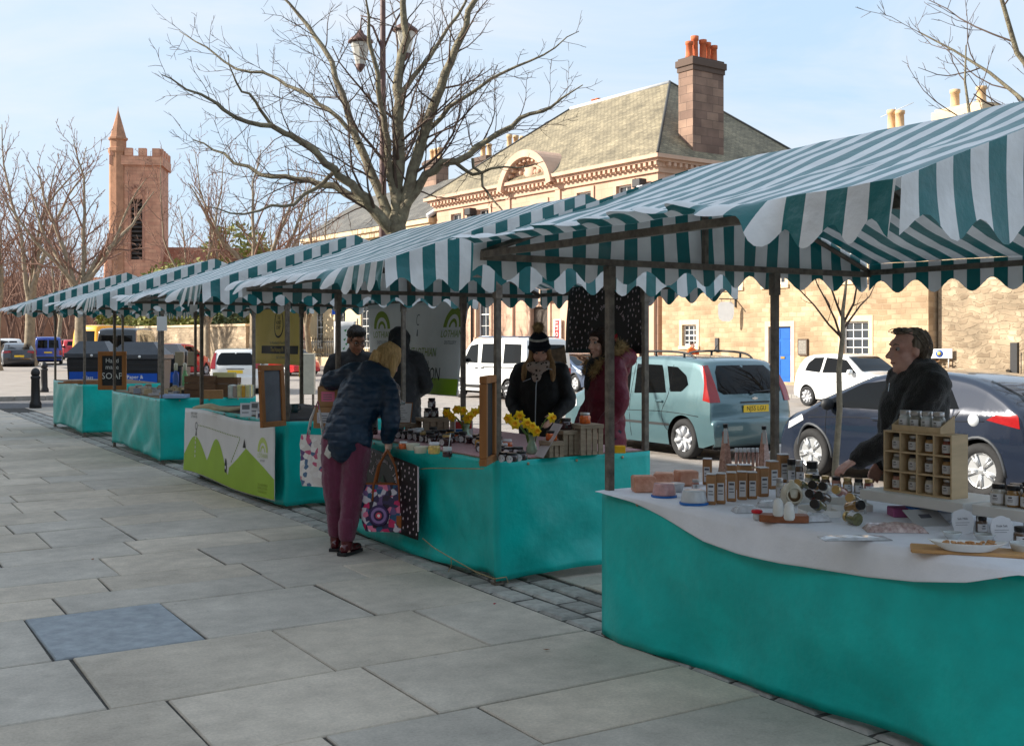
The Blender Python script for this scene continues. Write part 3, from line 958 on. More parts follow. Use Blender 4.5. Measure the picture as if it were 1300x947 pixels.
# ================================================================== church far away
rz = R(-24)
cx_, cy_ = dp(179, 150)
ch = thing('church', 'red sandstone church tower with battlements and a corner spire, far left', 'church', (cx_, cy_, 0), rz)
t = MB()
W = 3.05
hole = [(-.75, .75, 12.6, 20.6)]
facade(t, -W, W, 0, 25.2, hole, y=-W, rev=.9)
t.quad((W, -W, 0), (W, W, 0), (W, W, 25.2), (W, -W, 25.2)); t.quad((-W, W, 0), (-W, -W, 0), (-W, -W, 25.2), (-W, W, 25.2)); t.quad((W, W, 0), (-W, W, 0), (-W, W, 25.2), (W, W, 25.2))
t.quad((-W, -W, 25.2), (W, -W, 25.2), (W, W, 25.2), (-W, W, 25.2))
wall_uv(obj('tower_wall', t, m_red, ch))
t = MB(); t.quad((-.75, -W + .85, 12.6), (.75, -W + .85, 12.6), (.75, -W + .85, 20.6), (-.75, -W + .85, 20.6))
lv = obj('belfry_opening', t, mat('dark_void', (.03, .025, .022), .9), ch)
for k in range(13):
    t = MB(); z = 12.9 + k * .58; t.at((0, -W + .55, z), (R(35), 0, 0)); t.bb(-.75, .75, -.25, .25, -.04, .04); t.at()
    obj('louvre', t, mat('louvre_slate', (.09, .075, .065), .8), lv)
t = MB()
pts = [(-.95, 20.6), (-.75, 20.6)] + [(.75 * -math.cos(R(a)), 20.0 + 1.6 * math.sin(R(a))) for a in range(25, 156, 10)] + [(.75, 20.6), (.95, 20.6), (.95, 22.0), (-.95, 22.0)]
t.bb(-1.05, -.75, -W - .08, -W + .1, 12.4, 21.6); t.bb(.75, 1.05, -W - .08, -W + .1, 12.4, 21.6)
for i in range(8):
    a0 = R(180 - i * 22.5)
    t.at((.9 * math.cos(a0), -W - .04, 20.9 + 1.3 * math.sin(a0)), (0, -a0, 0)); t.bb(-.2, .2, -.06, .1, -.3, .3)
t.at()
obj('belfry_surround', t, m_red, ch)
t = MB()
for s1 in (-1, 1):
    for k in range(4):
        a = -W - .15 + k * 1.75
        t.bb(a, a + 1.0, s1 * W - .3 * (s1 < 0) - .1, s1 * W + .3, 26.2, 27.2)
        t.bb(s1 * W - .1 - .2 * (s1 < 0), s1 * W + .3, a, a + 1.0, 26.2, 27.2001)
t.bb(-W - .32, W + .32, -W - .32, -W + .3, 25.0, 26.2); t.bb(-W - .32, W + .32, W - .3, W + .32, 25.0, 26.2)
t.bb(-W - .32, -W + .3, -W + .3, W - .3, 25.0, 26.2); t.bb(W - .3, W + .32, -W + .3, W - .3, 25.0, 26.2)
wall_uv(obj('battlement', t, m_red, ch))
t = MB()
t.lathe([(1.15, 0), (1.15, 26.5), (1.3, 26.8), (1.3, 27.2), (1.05, 27.3), (1.05, 28.2), (1.25, 28.35), (1.25, 28.6), (1.05, 28.7), (.08, 32.2), (.02, 32.8)], 8, (-W + .6, -W + .6, 0), sm=False)
obj('corner_spire', t, mat('spire_stone', lin((170, 124, 96)), .9, .25, 1, .3, 4), ch)
t = MB()
t.bb(-W - 1.1, -W, -W - .6, -W + 1.0, 0, 9); t.bb(-W - .6, -W, -W - .4, -W + .7, 9, 16); t.lathe([(.45, 0), (.35, 3), (0, 6)], 6, (-W - .7, -W, 9))
wall_uv(obj('buttress', t, m_red, ch))
t = MB()
t.bb(W, 24, -4, 6, 0, 9.5)
wall_uv(obj('nave_wall', t, m_red, ch))
t = MB(); t.quad((W, -4.4, 9.5), (24.4, -4.4, 9.5), (24.4, 1, 14.6), (W, 1, 14.6)); t.quad((24.4, 6.4, 9.5), (W, 6.4, 9.5), (W, 1, 14.6), (24.4, 1, 14.6)); t.add([(24, -4, 9.5), (24, 6, 9.5), (24, 1, 14.4)], [(0, 1, 2)])
wall_uv(obj('nave_roof', t, mat('red_tile_roof', lin((150, 92, 70)), .9, .2, 2, .3, 6), ch))
t = MB(); t.bb(-24, -W - 1.2, -2, 6, 0, 7.0); t.prism([(-2.4, 7.0), (6.4, 7.0), (2, 10.5)], -24, -W - 1.3, 'x')
obj('church_hall', t, mat('far_stone', lin((150, 110, 88)), .9, .2, .6), ch)

# boundary wall with gate piers, beyond the parked cars
x0, y0 = dp(196, 72); x1, y1 = dp(312, 64)
v_ = Vector((x1 - x0, y1 - y0, 0)); Lw = v_.length; rzw = math.atan2(v_.y, v_.x)
bw = thing('boundary_wall', 'tall pale pink stone boundary wall with shrubs behind it', 'wall', (x0, y0, .1), rzw)
t = MB(); t.bb(-6, Lw, 0, .4, -.4, 2.55); wall_uv(obj('wall_stone', t, m_rubble, bw))
t = MB(); t.bb(-6.05, Lw + .05, -.06, .46, 2.55, 2.68); obj('coping', t, m_trim, bw)
gp_ = thing('gate_pier', 'pale stone gate pier with arched recess at the wall end', 'gate pier', (x1 + .3, y1 - .2, .05), rzw)
t = MB(); t.bb(0, .5, 0, .8, -.2, 3.2); t.bb(1.7, 2.2, 0, .8, -.2, 3.2)
for i in range(8):
    a = R(180 - i * 22.5 - 11); t.at((1.1 + .85 * math.cos(a), .4, 3.2 + .7 * math.sin(a)), (0, -a, 0)); t.bb(-.25, .25, -.4, .4, -.19, .19)
t.at(); obj('pier_stone', t, m_trim, gp_)
t = MB(); t.bb(-.08, 2.28, -.05, .85, 4.0, 4.15); obj('pier_cap', t, m_trim, gp_)

# the terrace along the near pavement, left of and behind the camera: it shades the market
tr = thing('terrace_building', 'row of tall stone town houses standing along the near pavement', 'building', (-4.2, -22, 0), 0)
t = MB()
segs_ = [(0, 9, 11.0), (9, 20, 11.6), (20, 31, 11.2), (31, 41, 11.8), (41, 52, 11.3), (52, 64.0, 11.0)]
for (a, b, hgt) in segs_:
    t.bb(-9, 0, a, b - .003, -.3, hgt * .60)
    t.prism([(-9, hgt * .60), (0, hgt * .60), (-4.5, hgt * 1.0)], a + .01, b - .01, 'y')
wall_uv(obj('wall', t, m_warm, tr))
for (a, b, hgt) in segs_[:-1]:
    for fl in range(2):
        for k in range(3):
            yy = a + (b - a) * (k + .5) / 3
            w = MB(); w.bb(-.02, .03, yy - .55, yy + .55, 1.1 + fl * 3.2, 2.9 + fl * 3.2); wo = obj('window', w, m_white, tr)
            w = MB(); w.bb(.031, .035, yy - .45, yy + .45, 1.2 + fl * 3.2, 2.8 + fl * 3.2); obj('pane', w, m_pane, wo)

# ================================================================== trees
m_bark = mat('bark', lin((112, 100, 84)), .9, .3, 9, .8, 40, col2=lin((140, 132, 108)))
m_bark_dark = mat('twig_bark', lin((88, 72, 62)), .9, .25, 10)
m_bark_pale = mat('pale_bark', lin((138, 124, 104)), .9, .3, 5, .6, 30)
m_twig_far = mat('far_twigs', lin((128, 98, 84)), .95, .25, 2)
def branch(P0, d0, length, r0, r1, nseg, rg, wander=.18, up=.06):
    pts = [Vector(P0)]; d = Vector(d0).normalized()
    st = length / nseg
    for i in range(nseg):
        d = (d + Vector((rg.gauss(0, wander), rg.gauss(0, wander), rg.gauss(0, wander) + up))).normalized()
        pts.append(pts[-1] + d * st)
    rr_ = [r0 + (r1 - r0) * i / nseg for i in range(nseg + 1)]
    return pts, rr_
def sprout(store, pts, rad, level, maxl, rg, dens, ratio=.62, ang=(28, 62), up=.06, minr=.004, t0=.25, rk=(.4, .62)):
    """side shoots all along a limb"""
    L = sum((pts[i + 1] - pts[i]).length for i in range(len(pts) - 1))
    n = max(2, int(dens[min(level, len(dens) - 1)] * L + rg.random()))
    side = rg.random() * 6.28
    for k in range(n):
        f = t0 + (1 - t0) * (k + rg.random() * .8) / n
        f = min(f, .985)
        x = f * (len(pts) - 1); i = int(x); q = x - i
        p = pts[i].lerp(pts[i + 1], q); r = rad[i] + (rad[i + 1] - rad[i]) * q
        t = (pts[i + 1] - pts[i]).normalized()
        side += 2.4 + rg.gauss(0, .4)
        a = t.orthogonal().normalized(); b = t.cross(a)
        rad_dir = a * math.cos(side) + b * math.sin(side)
        an = R(rg.uniform(*ang))
        d = (t * math.cos(an) + rad_dir * math.sin(an)).normalized()
        ln = L * ratio * (1.08 - f * .62) * rg.uniform(.55, 1.1)
        r0 = max(minr, r * rg.uniform(*rk))
        if ln < .09:
            continue
        pp, rr_ = branch(p, d, ln, r0, max(minr * .6, r0 * .3), 4 if level > 1 else 6, rg, .14, up)
        store.append((pp, rr_, level))
        if level < maxl:
            sprout(store, pp, rr_, level + 1, maxl, rg, dens, ratio, ang, up, minr, .25, (max(rk[0], .4), max(rk[1], .6)))
def wood(store, lo, hi, sides):
    mb = MB()
    for (pts, rr_, lv) in store:
        if lo <= lv <= hi:
            mb.tube(pts, rr_, sides[min(lv, len(sides) - 1)], cap=False)
    return mb

# ---- the bare street tree behind the stalls; limbs follow the ones seen
TD = 19.0
tx, ty = dp(505, TD)
def tl(px, py, dd=0.0):
    """a point of the tree: offset right and up as seen, dd metres nearer (-) or farther (+)"""
    d = TD + dd
    x, y = dp(px, d)
    return Vector((x - tx, y - ty, zp(py, d)))
rg = random.Random(11)
limbs = [
    ([(506, 565), (506, 470), (505, 380), (504, 310), (503, 285)], [.24, .20, .185, .175, .16], 0),
    ([(503, 300), (505, 250), (506, 200), (505, 150), (507, 90), (513, 30), (514, -40), (520, -110)], [.17, .155, .14, .12, .10, .075, .05, .02], .1),
    ([(505, 290), (520, 235), (535, 180), (552, 130), (572, 80), (592, 35), (612, -20), (640, -90)], [.14, .125, .115, .10, .085, .07, .05, .02], -.6),
    ([(510, 275), (540, 222), (580, 205), (620, 178), (660, 150), (700, 136), (740, 108)], [.11, .09, .075, .06, .045, .03, .01], -.9),
    ([(500, 300), (480, 272), (455, 245), (425, 215), (385, 182), (345, 160), (300, 150), (255, 120), (205, 95)], [.13, .115, .10, .085, .07, .055, .042, .028, .01], -1.2),
    ([(500, 295), (470, 262), (425, 236), (375, 228), (330, 222), (285, 195), (245, 178)], [.12, .10, .08, .06, .045, .03, .012], .8),
    ([(500, 290), (478, 235), (452, 175), (435, 120), (410, 60), (380, 20), (345, -20)], [.12, .10, .085, .07, .055, .04, .015], 1.2),
    ([(455, 182), (430, 150), (395, 122), (352, 100), (300, 88), (262, 60), (228, 40)], [.055, .05, .042, .034, .027, .02, .008], 1.4),
    ([(505, 265), (492, 200), (488, 150), (480, 95), (468, 40), (462, -20)], [.09, .08, .065, .05, .035, .012], -1.0),
    ([(540, 170), (560, 150), (596, 120), (640, 92), (690, 70), (735, 40)], [.055, .05, .04, .03, .02, .008], -.3),
    ([(508, 120), (535, 85), (560, 50), (590, 5), (620, -40)], [.06, .05, .04, .03, .01], .6),
    ([(570, 205), (600, 222), (640, 212), (690, 205)], [.05, .035, .022, .008], -.7),
    ([(425, 218), (400, 240), (360, 262), (310, 272), (262, 262)], [.05, .042, .032, .022, .008], -1.4),
    ([(345, 160), (325, 130), (300, 105), (290, 70)], [.04, .03, .02, .008], -1.2),
    ([(600, 202), (612, 228), (622, 250), (640, 270), (655, 290)], [.035, .028, .022, .016, .008], -.9),
]
store = []
trunk_pts = None
for k, (pp, rr_, dd) in enumerate(limbs):
    n = len(pp)
    P = [tl(p[0], p[1], dd * (i / max(1, n - 1)) + (rg.gauss(0, .05) if 0 < i < n - 1 else 0)) for i, p in enumerate(pp)]
    if k == 0:
        P[0].z = -.1
        trunk_pts = (P, rr_)
        continue
    # denser points with a little wander
    Q, q = [P[0]], [rr_[0] * .8]
    for i in range(n - 1):
        for s in (1, 2, 3):
            f = s / 3
            v = P[i].lerp(P[i + 1], f)
            if s < 3: v += Vector((rg.gauss(0, .025), rg.gauss(0, .03), rg.gauss(0, .025)))
            Q.append(v); q.append((rr_[i] + (rr_[i + 1] - rr_[i]) * f) * .80)
    store.append((Q, q, 0))
for (pp, rr_, lv) in list(store):
    sprout(store, pp, [q * 1.0 for q in rr_], 1, 3, rg, [0, 4.6, 6.5, 8.5], ratio=.38, ang=(28, 62), up=.05, minr=.0046, t0=.10, rk=(.14, .30))
tree = thing('bare_street_tree', 'wide bare tree behind the stalls, beside the lamp post', 'tree', (tx, ty, 0))
mb = MB(); mb.tube(trunk_pts[0], trunk_pts[1], 12, cap=False)
for (pp, rr_, lv) in store:
    if lv == 0: mb.tube(pp, rr_, 9, cap=False)
obj('trunk', mb, m_bark, tree)
obj('crown', wood(store, 1, 4, [8, 5, 4, 3]), m_bark_dark, tree)
print('street tree branches', len(store))

def bare_tree(seed, h, r, fork, maxl=3, spread=.55, nlimb=5, dens=(0, 1.5, 2.3, 3.2), minr=.012, lean=.08):
    rg = random.Random(seed)
    store = []
    tp, tr_ = branch((0, 0, -.2), (rg.uniform(-lean, lean), rg.uniform(-lean, lean), 1), fork + .2, r, r * .72, 6, rg, .04, .02)
    tr_[0] = r * 1.7; tr_[1] = r * 1.05
    for k in range(nlimb):
        a = 6.283 * k / nlimb + rg.uniform(-.4, .4)
        sp = spread * rg.uniform(.5, 1.2)
        d = Vector((math.cos(a) * sp, math.sin(a) * sp, 1))
        pp, rr_ = branch(tp[-1] - Vector((0, 0, rg.uniform(0, .25) * fork)), d, (h - fork) * rg.uniform(.75, 1.08), r * rg.uniform(.38, .58), r * .07, 9, rg, .13, .08)
        store.append((pp, rr_, 0))
    for (pp, rr_, lv) in list(store):
        sprout(store, pp, rr_, 1, maxl, rg, dens, ratio=.42, ang=(25, 58), up=.10, minr=minr, t0=.15)
    mt = MB(); mt.tube(tp, tr_, 12, cap=False)
    for (pp, rr_, lv) in store:
        if lv == 0: mt.tube(pp, rr_, 8, cap=False)
    return mt, wood(store, 1, 4, [8, 5, 3, 3])
def place_tree(kind, name, label, x, y, z=0, rz=0, sc=1.0, group=None, tm=None, cm=None):
    T = kind
    root = thing(name, label, 'tree', (x, y, z), rz, group)
    root.scale = (sc, sc, sc)
    if isinstance(T[0], MB):
        T[0] = T[0].mesh('trunk'); T[0].materials.append(tm or m_bark_pale)
        T[1] = T[1].mesh('crown'); T[1].materials.append(cm or m_twig_far)
    link('trunk', T[0], root); link('crown', T[1], root)
    return root
kA = list(bare_tree(5, 15.5, .34, 4.2, spread=.5, nlimb=4, minr=.017))
kB = list(bare_tree(17, 14.0, .36, 5.0, spread=.62, nlimb=6, minr=.017))
kC = list(bare_tree(29, 13.0, .22, 3.0, spread=.4, nlimb=5, minr=.014))
def far(px, d):
    x, y = dp(px, d); return x, y, gz(y)
x, y, z = far(37, 66); place_tree(kA, 'plane_tree', 'pale bare tree beside the blue van, its trunk swollen low down', x, y, z, .4, .98)
x, y, z = far(104, 51); place_tree(kB, 'plane_tree', 'bare tree with a thick trunk left of the recycling bins', x, y, z, 1.9, .80)
x, y, z = far(-6, 58); place_tree(kA, 'plane_tree', 'bare tree cut off by the left edge of the picture', x, y, z, 2.6, .80)
x, y, z = far(-28, 74); place_tree(kB, 'plane_tree', 'bare tree whose twigs reach in from beyond the left edge', x, y, z, 3.6, .95)
x, y, z = far(72, 96); place_tree(kC, 'slender_tree', 'slender bare tree in the distance between the two thick trunks', x, y, z, .4, 1.0)
x, y, z = far(262, 62); place_tree(kC, 'slender_tree', 'slender bare tree in front of the boundary wall', x, y, 0, 2.2, .95, tm=m_bark)
x, y, z = far(322, 60); place_tree(kB, 'plane_tree', 'bare tree behind the yellow banner, pale trunk', x, y, 0, 5.1, .9)
x, y, z = far(395, 74); place_tree(kC, 'slender_tree', 'slender bare tree before the cream building', x, y, 0, 4.2, 1.0)
# twigs of a tree beyond the right edge
kD = list(bare_tree(43, 9.5, .16, 2.6, spread=.75, nlimb=6, dens=(0, 2.2, 3.2, 4.5), minr=.006))
x, y = dp(1470, 17); place_tree(kD, 'overhanging_tree', 'bare twigs reaching in at the top right corner', x, y, 0, 1.0, 1.0, tm=m_bark, cm=m_bark_dark)
# far wood: one brown mass of bare crowns
rg = random.Random(77)
mb = MB()
for k in range(62):
    px = rg.uniform(-150, 420); d = rg.uniform(105, 190)
    x, y = dp(px, d); hgt = rg.uniform(10, 14.5) * (1.0 if px < 130 else .85)
    st_ = []
    for q in range(5):
        a = rg.random() * 6.28; sp = rg.uniform(.1, .5)
        pp, rr_ = branch((x, y, rg.uniform(1, 3)), (math.cos(a) * sp, math.sin(a) * sp, 1), hgt * rg.uniform(.7, 1), .14, .02, 5, rg, .12, .06)
        st_.append((pp, rr_, 0))
        sprout(st_, pp, rr_, 1, 2, rg, [0, .9, 1.3], ratio=.40, ang=(25, 60), up=.08, minr=.032, t0=.2)
    for (pp, rr_, lv) in st_:
        mb.tube(pp, rr_, 3, cap=False)
tag(obj('far_wood', mb, m_twig_far), 'brown leafless wood in the distance behind the church and trees', 'wood', kind='stuff')
# evergreens
def leaf_crown(seed, rx, rz_, zc, n, size, cone=False):
    rg = random.Random(seed); mb = MB()
    for k in range(n):
        while True:
            u, v, w = rg.uniform(-1, 1), rg.uniform(-1, 1), rg.uniform(-1, 1)
            q = u * u + v * v + w * w
            if q <= 1: break
        clump = mnoise.noise(Vector((u * 2.2 + seed, v * 2.2, w * 2.2)))
        if clump < -.12 and rg.random() < .8: continue
        sh = (1.0 - (w + 1) / 2 * .82) if cone else 1
        p = Vector((u * rx * sh, v * rx * sh, zc + w * rz_))
        s = size * rg.uniform(.6, 1.3)
        a = Vector((rg.gauss(0, 1), rg.gauss(0, 1), rg.gauss(0, 1))).normalized(); b = a.orthogonal().normalized()
        mb.add([p - a * s, p + b * s * .5, p + a * s, p - b * s * .5], [(0, 1, 2, 3)], False)
    return mb
m_leaf1 = mat('golden_evergreen', lin((150, 144, 58)), .7, .4, 1.5, col2=lin((112, 116, 48)))
m_leaf2 = mat('dark_evergreen', lin((62, 74, 36)), .7, .4, 1.5)
m_leaf3 = mat('conifer_green', lin((96, 104, 42)), .7, .4, 2)
def evergreen(name, label, x, y, z, rx, rz_, n, size, m, seed, cone=False, trunk=1.0):
    t_ = thing(name, label, 'tree' if rz_ > 1.6 else 'shrub', (x, y, z))
    mb = MB(); mb.tube([(0, 0, -.3), (0, 0, trunk + rz_)], [rx * .08 + .05, .03], 6); obj('trunk', mb, m_bark, t_)
    obj('crown', leaf_crown(seed, rx, rz_, trunk + rz_ * .9, n, size, cone), m, t_)
x, y = dp(232, 92); evergreen('evergreen_tree', 'golden green evergreen below the church tower', x, y, 0, 4.2, 4.0, 3600, .30, m_leaf1, 1)
x, y = dp(302, 80); evergreen('evergreen_tree', 'tall golden green conifer behind the boundary wall', x, y, 0, 3.2, 5.0, 4200, .27, m_leaf1, 2, False)
x, y = dp(185, 86); evergreen('evergreen_shrub', 'low yellow green bush beside the church wall', x, y, 0, 2.4, 1.9, 1800, .24, m_leaf1, 3, False, .6)
x, y = dp(265, 76); evergreen('evergreen_shrub', 'yellow green bush showing over the boundary wall', x, y, 0, 2.0, 1.5, 1700, .2, m_leaf1, 4, False, 1.2)
x, y = dp(288, 70); evergreen('evergreen_shrub', 'dark green bush overhanging the boundary wall near the gate pier', x, y, 0, 1.2, 1.0, 1200, .16, m_leaf2, 5, False, 1.9)
x, y = dp(145, 78); evergreen('evergreen_shrub', 'bright green bush above the yellow van', x, y, .3, 1.5, 1.4, 1300, .2, m_leaf1, 6, False, 1.2)
x, y = dp(1282, 38.5); evergreen('conifer_shrub', 'clipped conical green conifer behind the garden wall', x, y, 0, 1.0, 1.7, 2600, .12, m_leaf3, 8, True, .2)
x, y = dp(1212, 39.5); evergreen('brown_shrub', 'bare brown hedge shrub behind the garden gate', x, y, 0, .9, .8, 1600, .09, mat('brown_hedge', lin((110, 82, 58)), .9, .4, 2), 9, False, .1)
x, y = dp(1160, 40.5); evergreen('brown_shrub', 'sparse brown shrub against the rubble wall', x, y, 0, .9, .55, 900, .09, MATS['brown_hedge'], 10, False, .1)
# the sapling behind the nearest stall
sx_, sy_ = dp(1063, 10.2)
rg = random.Random(9)
sap = thing('street_sapling', 'slim young bare tree between the nearest stall and the dark car', 'tree', (sx_, sy_, 0))
st_ = []
def sl(px, py, dd=0):
    d = 10.2 + dd; x, y = dp(px, d); return Vector((x - sx_, y - sy_, zp(py, d)))
tp = [Vector((-.02, 0, -.05)), sl(1060, 600), sl(1066, 520), sl(1065, 470), sl(1070, 425), sl(1070, 395), sl(1073, 372), sl(1076, 340), sl(1080, 300)]
tr_ = [.034, .03, .026, .024, .021, .017, .013, .009, .004]
for (pp, dd) in (([(1068, 428), (1052, 412), (1034, 388), (1015, 368), (1000, 352)], .25), ([(1068, 430), (1060, 405), (1048, 380), (1038, 362), (1030, 340)], -.2), ([(1070, 418), (1082, 402), (1092, 388), (1104, 376), (1116, 350)], .2), ([(1070, 405), (1062, 385), (1054, 362), (1048, 340)], .1), ([(1071, 410), (1084, 385), (1088, 362), (1090, 335)], -.2)):
    P = [sl(p[0], p[1], dd * i / len(pp)) for i, p in enumerate(pp)]
    st_.append((P, [.013, .010, .008, .006, .003][:len(P)], 0))
for (pp, rr_, lv) in list(st_):
    sprout(st_, pp, rr_, 1, 1, rg, [0, 5], ratio=.35, minr=.0025, up=.12)
mb = MB(); mb.tube(tp, tr_, 8); obj('trunk', mb, mat('sapling_bark', lin((136, 124, 104)), .85, .3, 20, .4, 60), sap)
obj('crown', wood(st_, 0, 2, [5, 4, 3]), m_bark_dark, sap)
# ================================================================== market stalls
m_post = mat('weathered_steel', (.15, .125, .10), .55, .45, 18, .2, 60, metal=.15)
m_pvc = mat('green_pvc', (.002, .50, .455), .34, .16, 3.5, .25, 14, spec=.5, detail=6)
GREEN, WHITE = (.003, .15, .155), (.80, .80, .79)
m_str = stripe_mat('striped_awning', 0, .192, GREEN, WHITE, .13)
m_board = mat('table_board', (.30, .21, .13), .7, .25, 4, .2, 30, stretch=(8, 1, 1))
def canopy_z(x, fo, D, bo, xr, ez, rzz):
    return ez + (rzz - ez) * (x + fo) / (xr + fo) if x < xr else ez + (rzz - ez) * (D + bo - x) / (D + bo - xr)
def stall(label, X, Y, L, tz, ez, rzz, seed, skirt_low=.05, D=1.36, fo=.87, bo=.90, near_hang=.45, lift=82):
    rg = random.Random(seed)
    st = thing('market_stall', label, 'market stall', (X, Y, 0), 0, 'striped market stalls in a row')
    xr = .75
    W = D + bo
    zr = ez - .075
    # frame
    for (px, py) in ((.02, .02), (D - .02, .02), (.02, L - .02), (D - .02, L - .02)):
        t = MB(); t.bb(px - .02, px + .02, py - .02, py + .02, .012, zr - .02); t.bb(px - .035, px + .035, py - .035, py + .035, .0, .012)
        t.bb(px - .026, px + .026, py - .026, py + .026, zr - .16, zr - .021)
        obj('post', t, m_post, st)
    for py in (.02, L - .02):
        t = MB(); t.bb(-fo + .03, W - .03, py - .018, py + .018, zr - .018, zr + .018); obj('cross_rail', t, m_post, st)
        for (xa, xb) in ((-fo + .03, xr), (W - .03, xr)):
            t = MB(); t.tube([(xa, py, zr + .02), (xb, py, rzz - .05)], .018, 4, sm=False); obj('rafter', t, m_post, st)
        t = MB(); t.bb(xr - .015, xr + .015, py - .015, py + .015, zr + .019, rzz - .06); obj('king_post', t, m_post, st)
    for (px, pz) in ((-fo + .035, zr + .012), (W - .035, zr + .012), (xr, rzz - .04)):
        t = MB(); t.bb(px - .017, px + .017, .04, L - .04, pz - .017, pz + .017); obj('long_rail', t, m_post, st)
    for px in (.04, D - .04):
        t = MB(); t.bb(px - .015, px + .015, .05, L - .05, tz - .085, tz - .04); obj('table_rail', t, m_post, st)
    nb = 5
    for k in range(nb):
        a = D * k / nb
        t = MB(); t.bb(a + .004, a + D / nb - .004, 0, L, tz - .038, tz); obj('table_board', t, m_board, st)
    # roof fabric
    def wr(x, y, amp=.012):
        return amp * smooth_noise(x * 2.3 + seed * 5, y * 2.1, 1.7) + amp * .7 * smooth_noise(x * 6, y * 5 + seed, .3)
    def slope(xa, xb, za, zb):
        def fn(u, v):
            y = -.01 + (L + .02) * u
            x = xa + (xb - xa) * v
            z = za + (zb - za) * v
            sag = -.035 * math.sin(PI * v) * (.35 + .65 * math.sin(PI * u)) - .018 * math.sin(PI * u) * (1 - v)
            z += sag + wr(x, y, .018) * (.4 + .6 * math.sin(PI * v))
            return (x, y, z)
        return fn
    for (nm, fn) in (('roof_front', slope(-fo, xr, ez, rzz)), ('roof_back', slope(W, xr, ez, rzz))):
        t = MB(); t.grid(fn, 40, 18)
        me = t.mesh(nm); set_uv(me, lambda c: (c.y, c.x)); obj(nm, me, m_str, st)
    # gable ends, scalloped below
    for (nm, py, sd) in (('gable_near', -.025, 1), ('gable_far', L + .025, 2)):
        def fn(u, v, py=py, sd=sd):
            x = -fo + (W + fo) * u
            top = canopy_z(x, fo, D, bo, xr, ez, rzz) + .004
            low = ez - .155 - .042 * math.cos(2 * PI * x / .285 + sd)
            z = top + (low - top) * v
            return (x, py + .02 * smooth_noise(x * 3.1 + seed, z * 2.2, sd) + .025 * v * v * math.sin(x * 5 + seed), z)
        t = MB(); t.grid(fn, 96, 10)
        me = t.mesh(nm); set_uv(me, lambda c: (c.x + .02, c.z)); obj(nm, me, m_str, st)
    # front flap lifted by the wind, hanging near the corner
    def fl(u, v):
        y = -.012 + (L + .024) * u
        ln = .165 + .040 * math.cos(2 * PI * y / .192 + .9)
        k = min(1, max(0, (y - near_hang) / .5)); k = k * k * (3 - 2 * k)
        ang = R(8) + k * (R(lift) + R(24) * smooth_noise(y * 1.7, seed * 3.1, .2)) + R(9) * smooth_noise(y * 7, seed, 2)
        a = ang - (v - .3) * .5 * k
        off = .014 * math.sin(2 * PI * y / .192 * .5 + seed) * v
        sagz = -.018 * math.sin(PI * u)
        return (-fo - .002 - math.sin(a) * ln * v, y + off, ez + sagz + wr(-fo, y, .018) * .4 - math.cos(a) * ln * v)
    t = MB(); t.grid(fl, 150, 6)
    me = t.mesh('front_flap'); set_uv(me, lambda c: (c.y, c.z)); obj('front_flap', me, m_str, st)
    def bk(u, v):
        y = -.012 + (L + .024) * u
        ln = .16 + .042 * math.cos(2 * PI * y / .285 + .4)
        return (W + .003 + .02 * v * smooth_noise(y * 3, seed, 4), y, ez - .018 * math.sin(PI * u) - ln * v)
    t = MB(); t.grid(bk, 110, 5)
    me = t.mesh('back_flap'); set_uv(me, lambda c: (c.y, c.z)); obj('back_flap', me, m_str, st)
    # green skirt round the table
    path = [(D, -.012), (-.012, -.012), (-.012, L + .012), (D * .9, L + .012)]
    seg = [(Vector(path[i]), Vector(path[i + 1])) for i in range(3)]
    lens = [(b - a).length for a, b in seg]
    for i, nm in enumerate(('skirt_end', 'skirt_front', 'skirt_far_end')):
        a, b = seg[i]; Ls = lens[i]
        d = (b - a).normalized(); nrm = Vector((-d.y, d.x)) * -1
        nrm = Vector((d.y, -d.x)) if i != 99 else nrm
        # outward normal
        ctr = Vector((D / 2, L / 2))
        if (a + d * Ls / 2 + nrm - ctr).length < (a + d * Ls / 2 - nrm - ctr).length: nrm = -nrm
        def fn(u, v, a=a, d=d, nrm=nrm, Ls=Ls, i=i):
            s = u * Ls
            edge = min(1, min(u, 1 - u) * Ls / .22)
            zb = skirt_low + .028 * math.sin(s * 1.3 + seed + i) + .018 * smooth_noise(s * 2, seed, i)
            zt = tz - .001 - .006 * edge * abs(math.sin(s * 2.4 + seed))
            z = zt + (zb - zt) * v
            w = v * (1.15 - .5 * v)
            fold = .12 * smooth_noise(s * .9 + v * 1.1 + seed, v * 1.1, i * 3.7) + .085 * smooth_noise(s * 2.0 - v * 2.2, v * 1.4 + seed, i + .5) + .020 * smooth_noise(s * 5 + v * 3, v * 3.2, seed)
            off = (.003 + .012 * v) * edge + w * edge * fold
            p = a + d * s + nrm * off
            return (p.x, p.y, z)
        t = MB(); t.grid(fn, int(18 * Ls) + 4, 18)
        obj(nm, t, m_pvc, st, solid=.0015)
    t = MB()
    for s in range(int(L / .45)):
        t.at((-.02, .2 + s * .45, tz - .035), (0, R(-90), 0)); t.lathe([(.011, 0), (.011, .003), (.005, .004)], 8)
    for s in range(3):
        t.at((.25 + s * .42, -.022, tz - .035), (R(90), 0, 0)); t.lathe([(.011, 0), (.011, .003), (.005, .004)], 8)
    t.at(); obj('eyelets', t, mat('eyelet_metal', (.4, .3, .2), .4, .1, metal=1), st)['kind'] = 'stuff'
    return st
sA = stall('nearest striped stall, selling salt and spice jars on a white cloth', 3.88, 2.48, 2.78, .835, 2.24, 2.79, 1, .03, lift=104, near_hang=.38)
sB = stall('striped stall selling jam jars, second from the camera, with black banners', 4.03, 6.74, 2.90, .875, 2.245, 2.79, 2, .05)
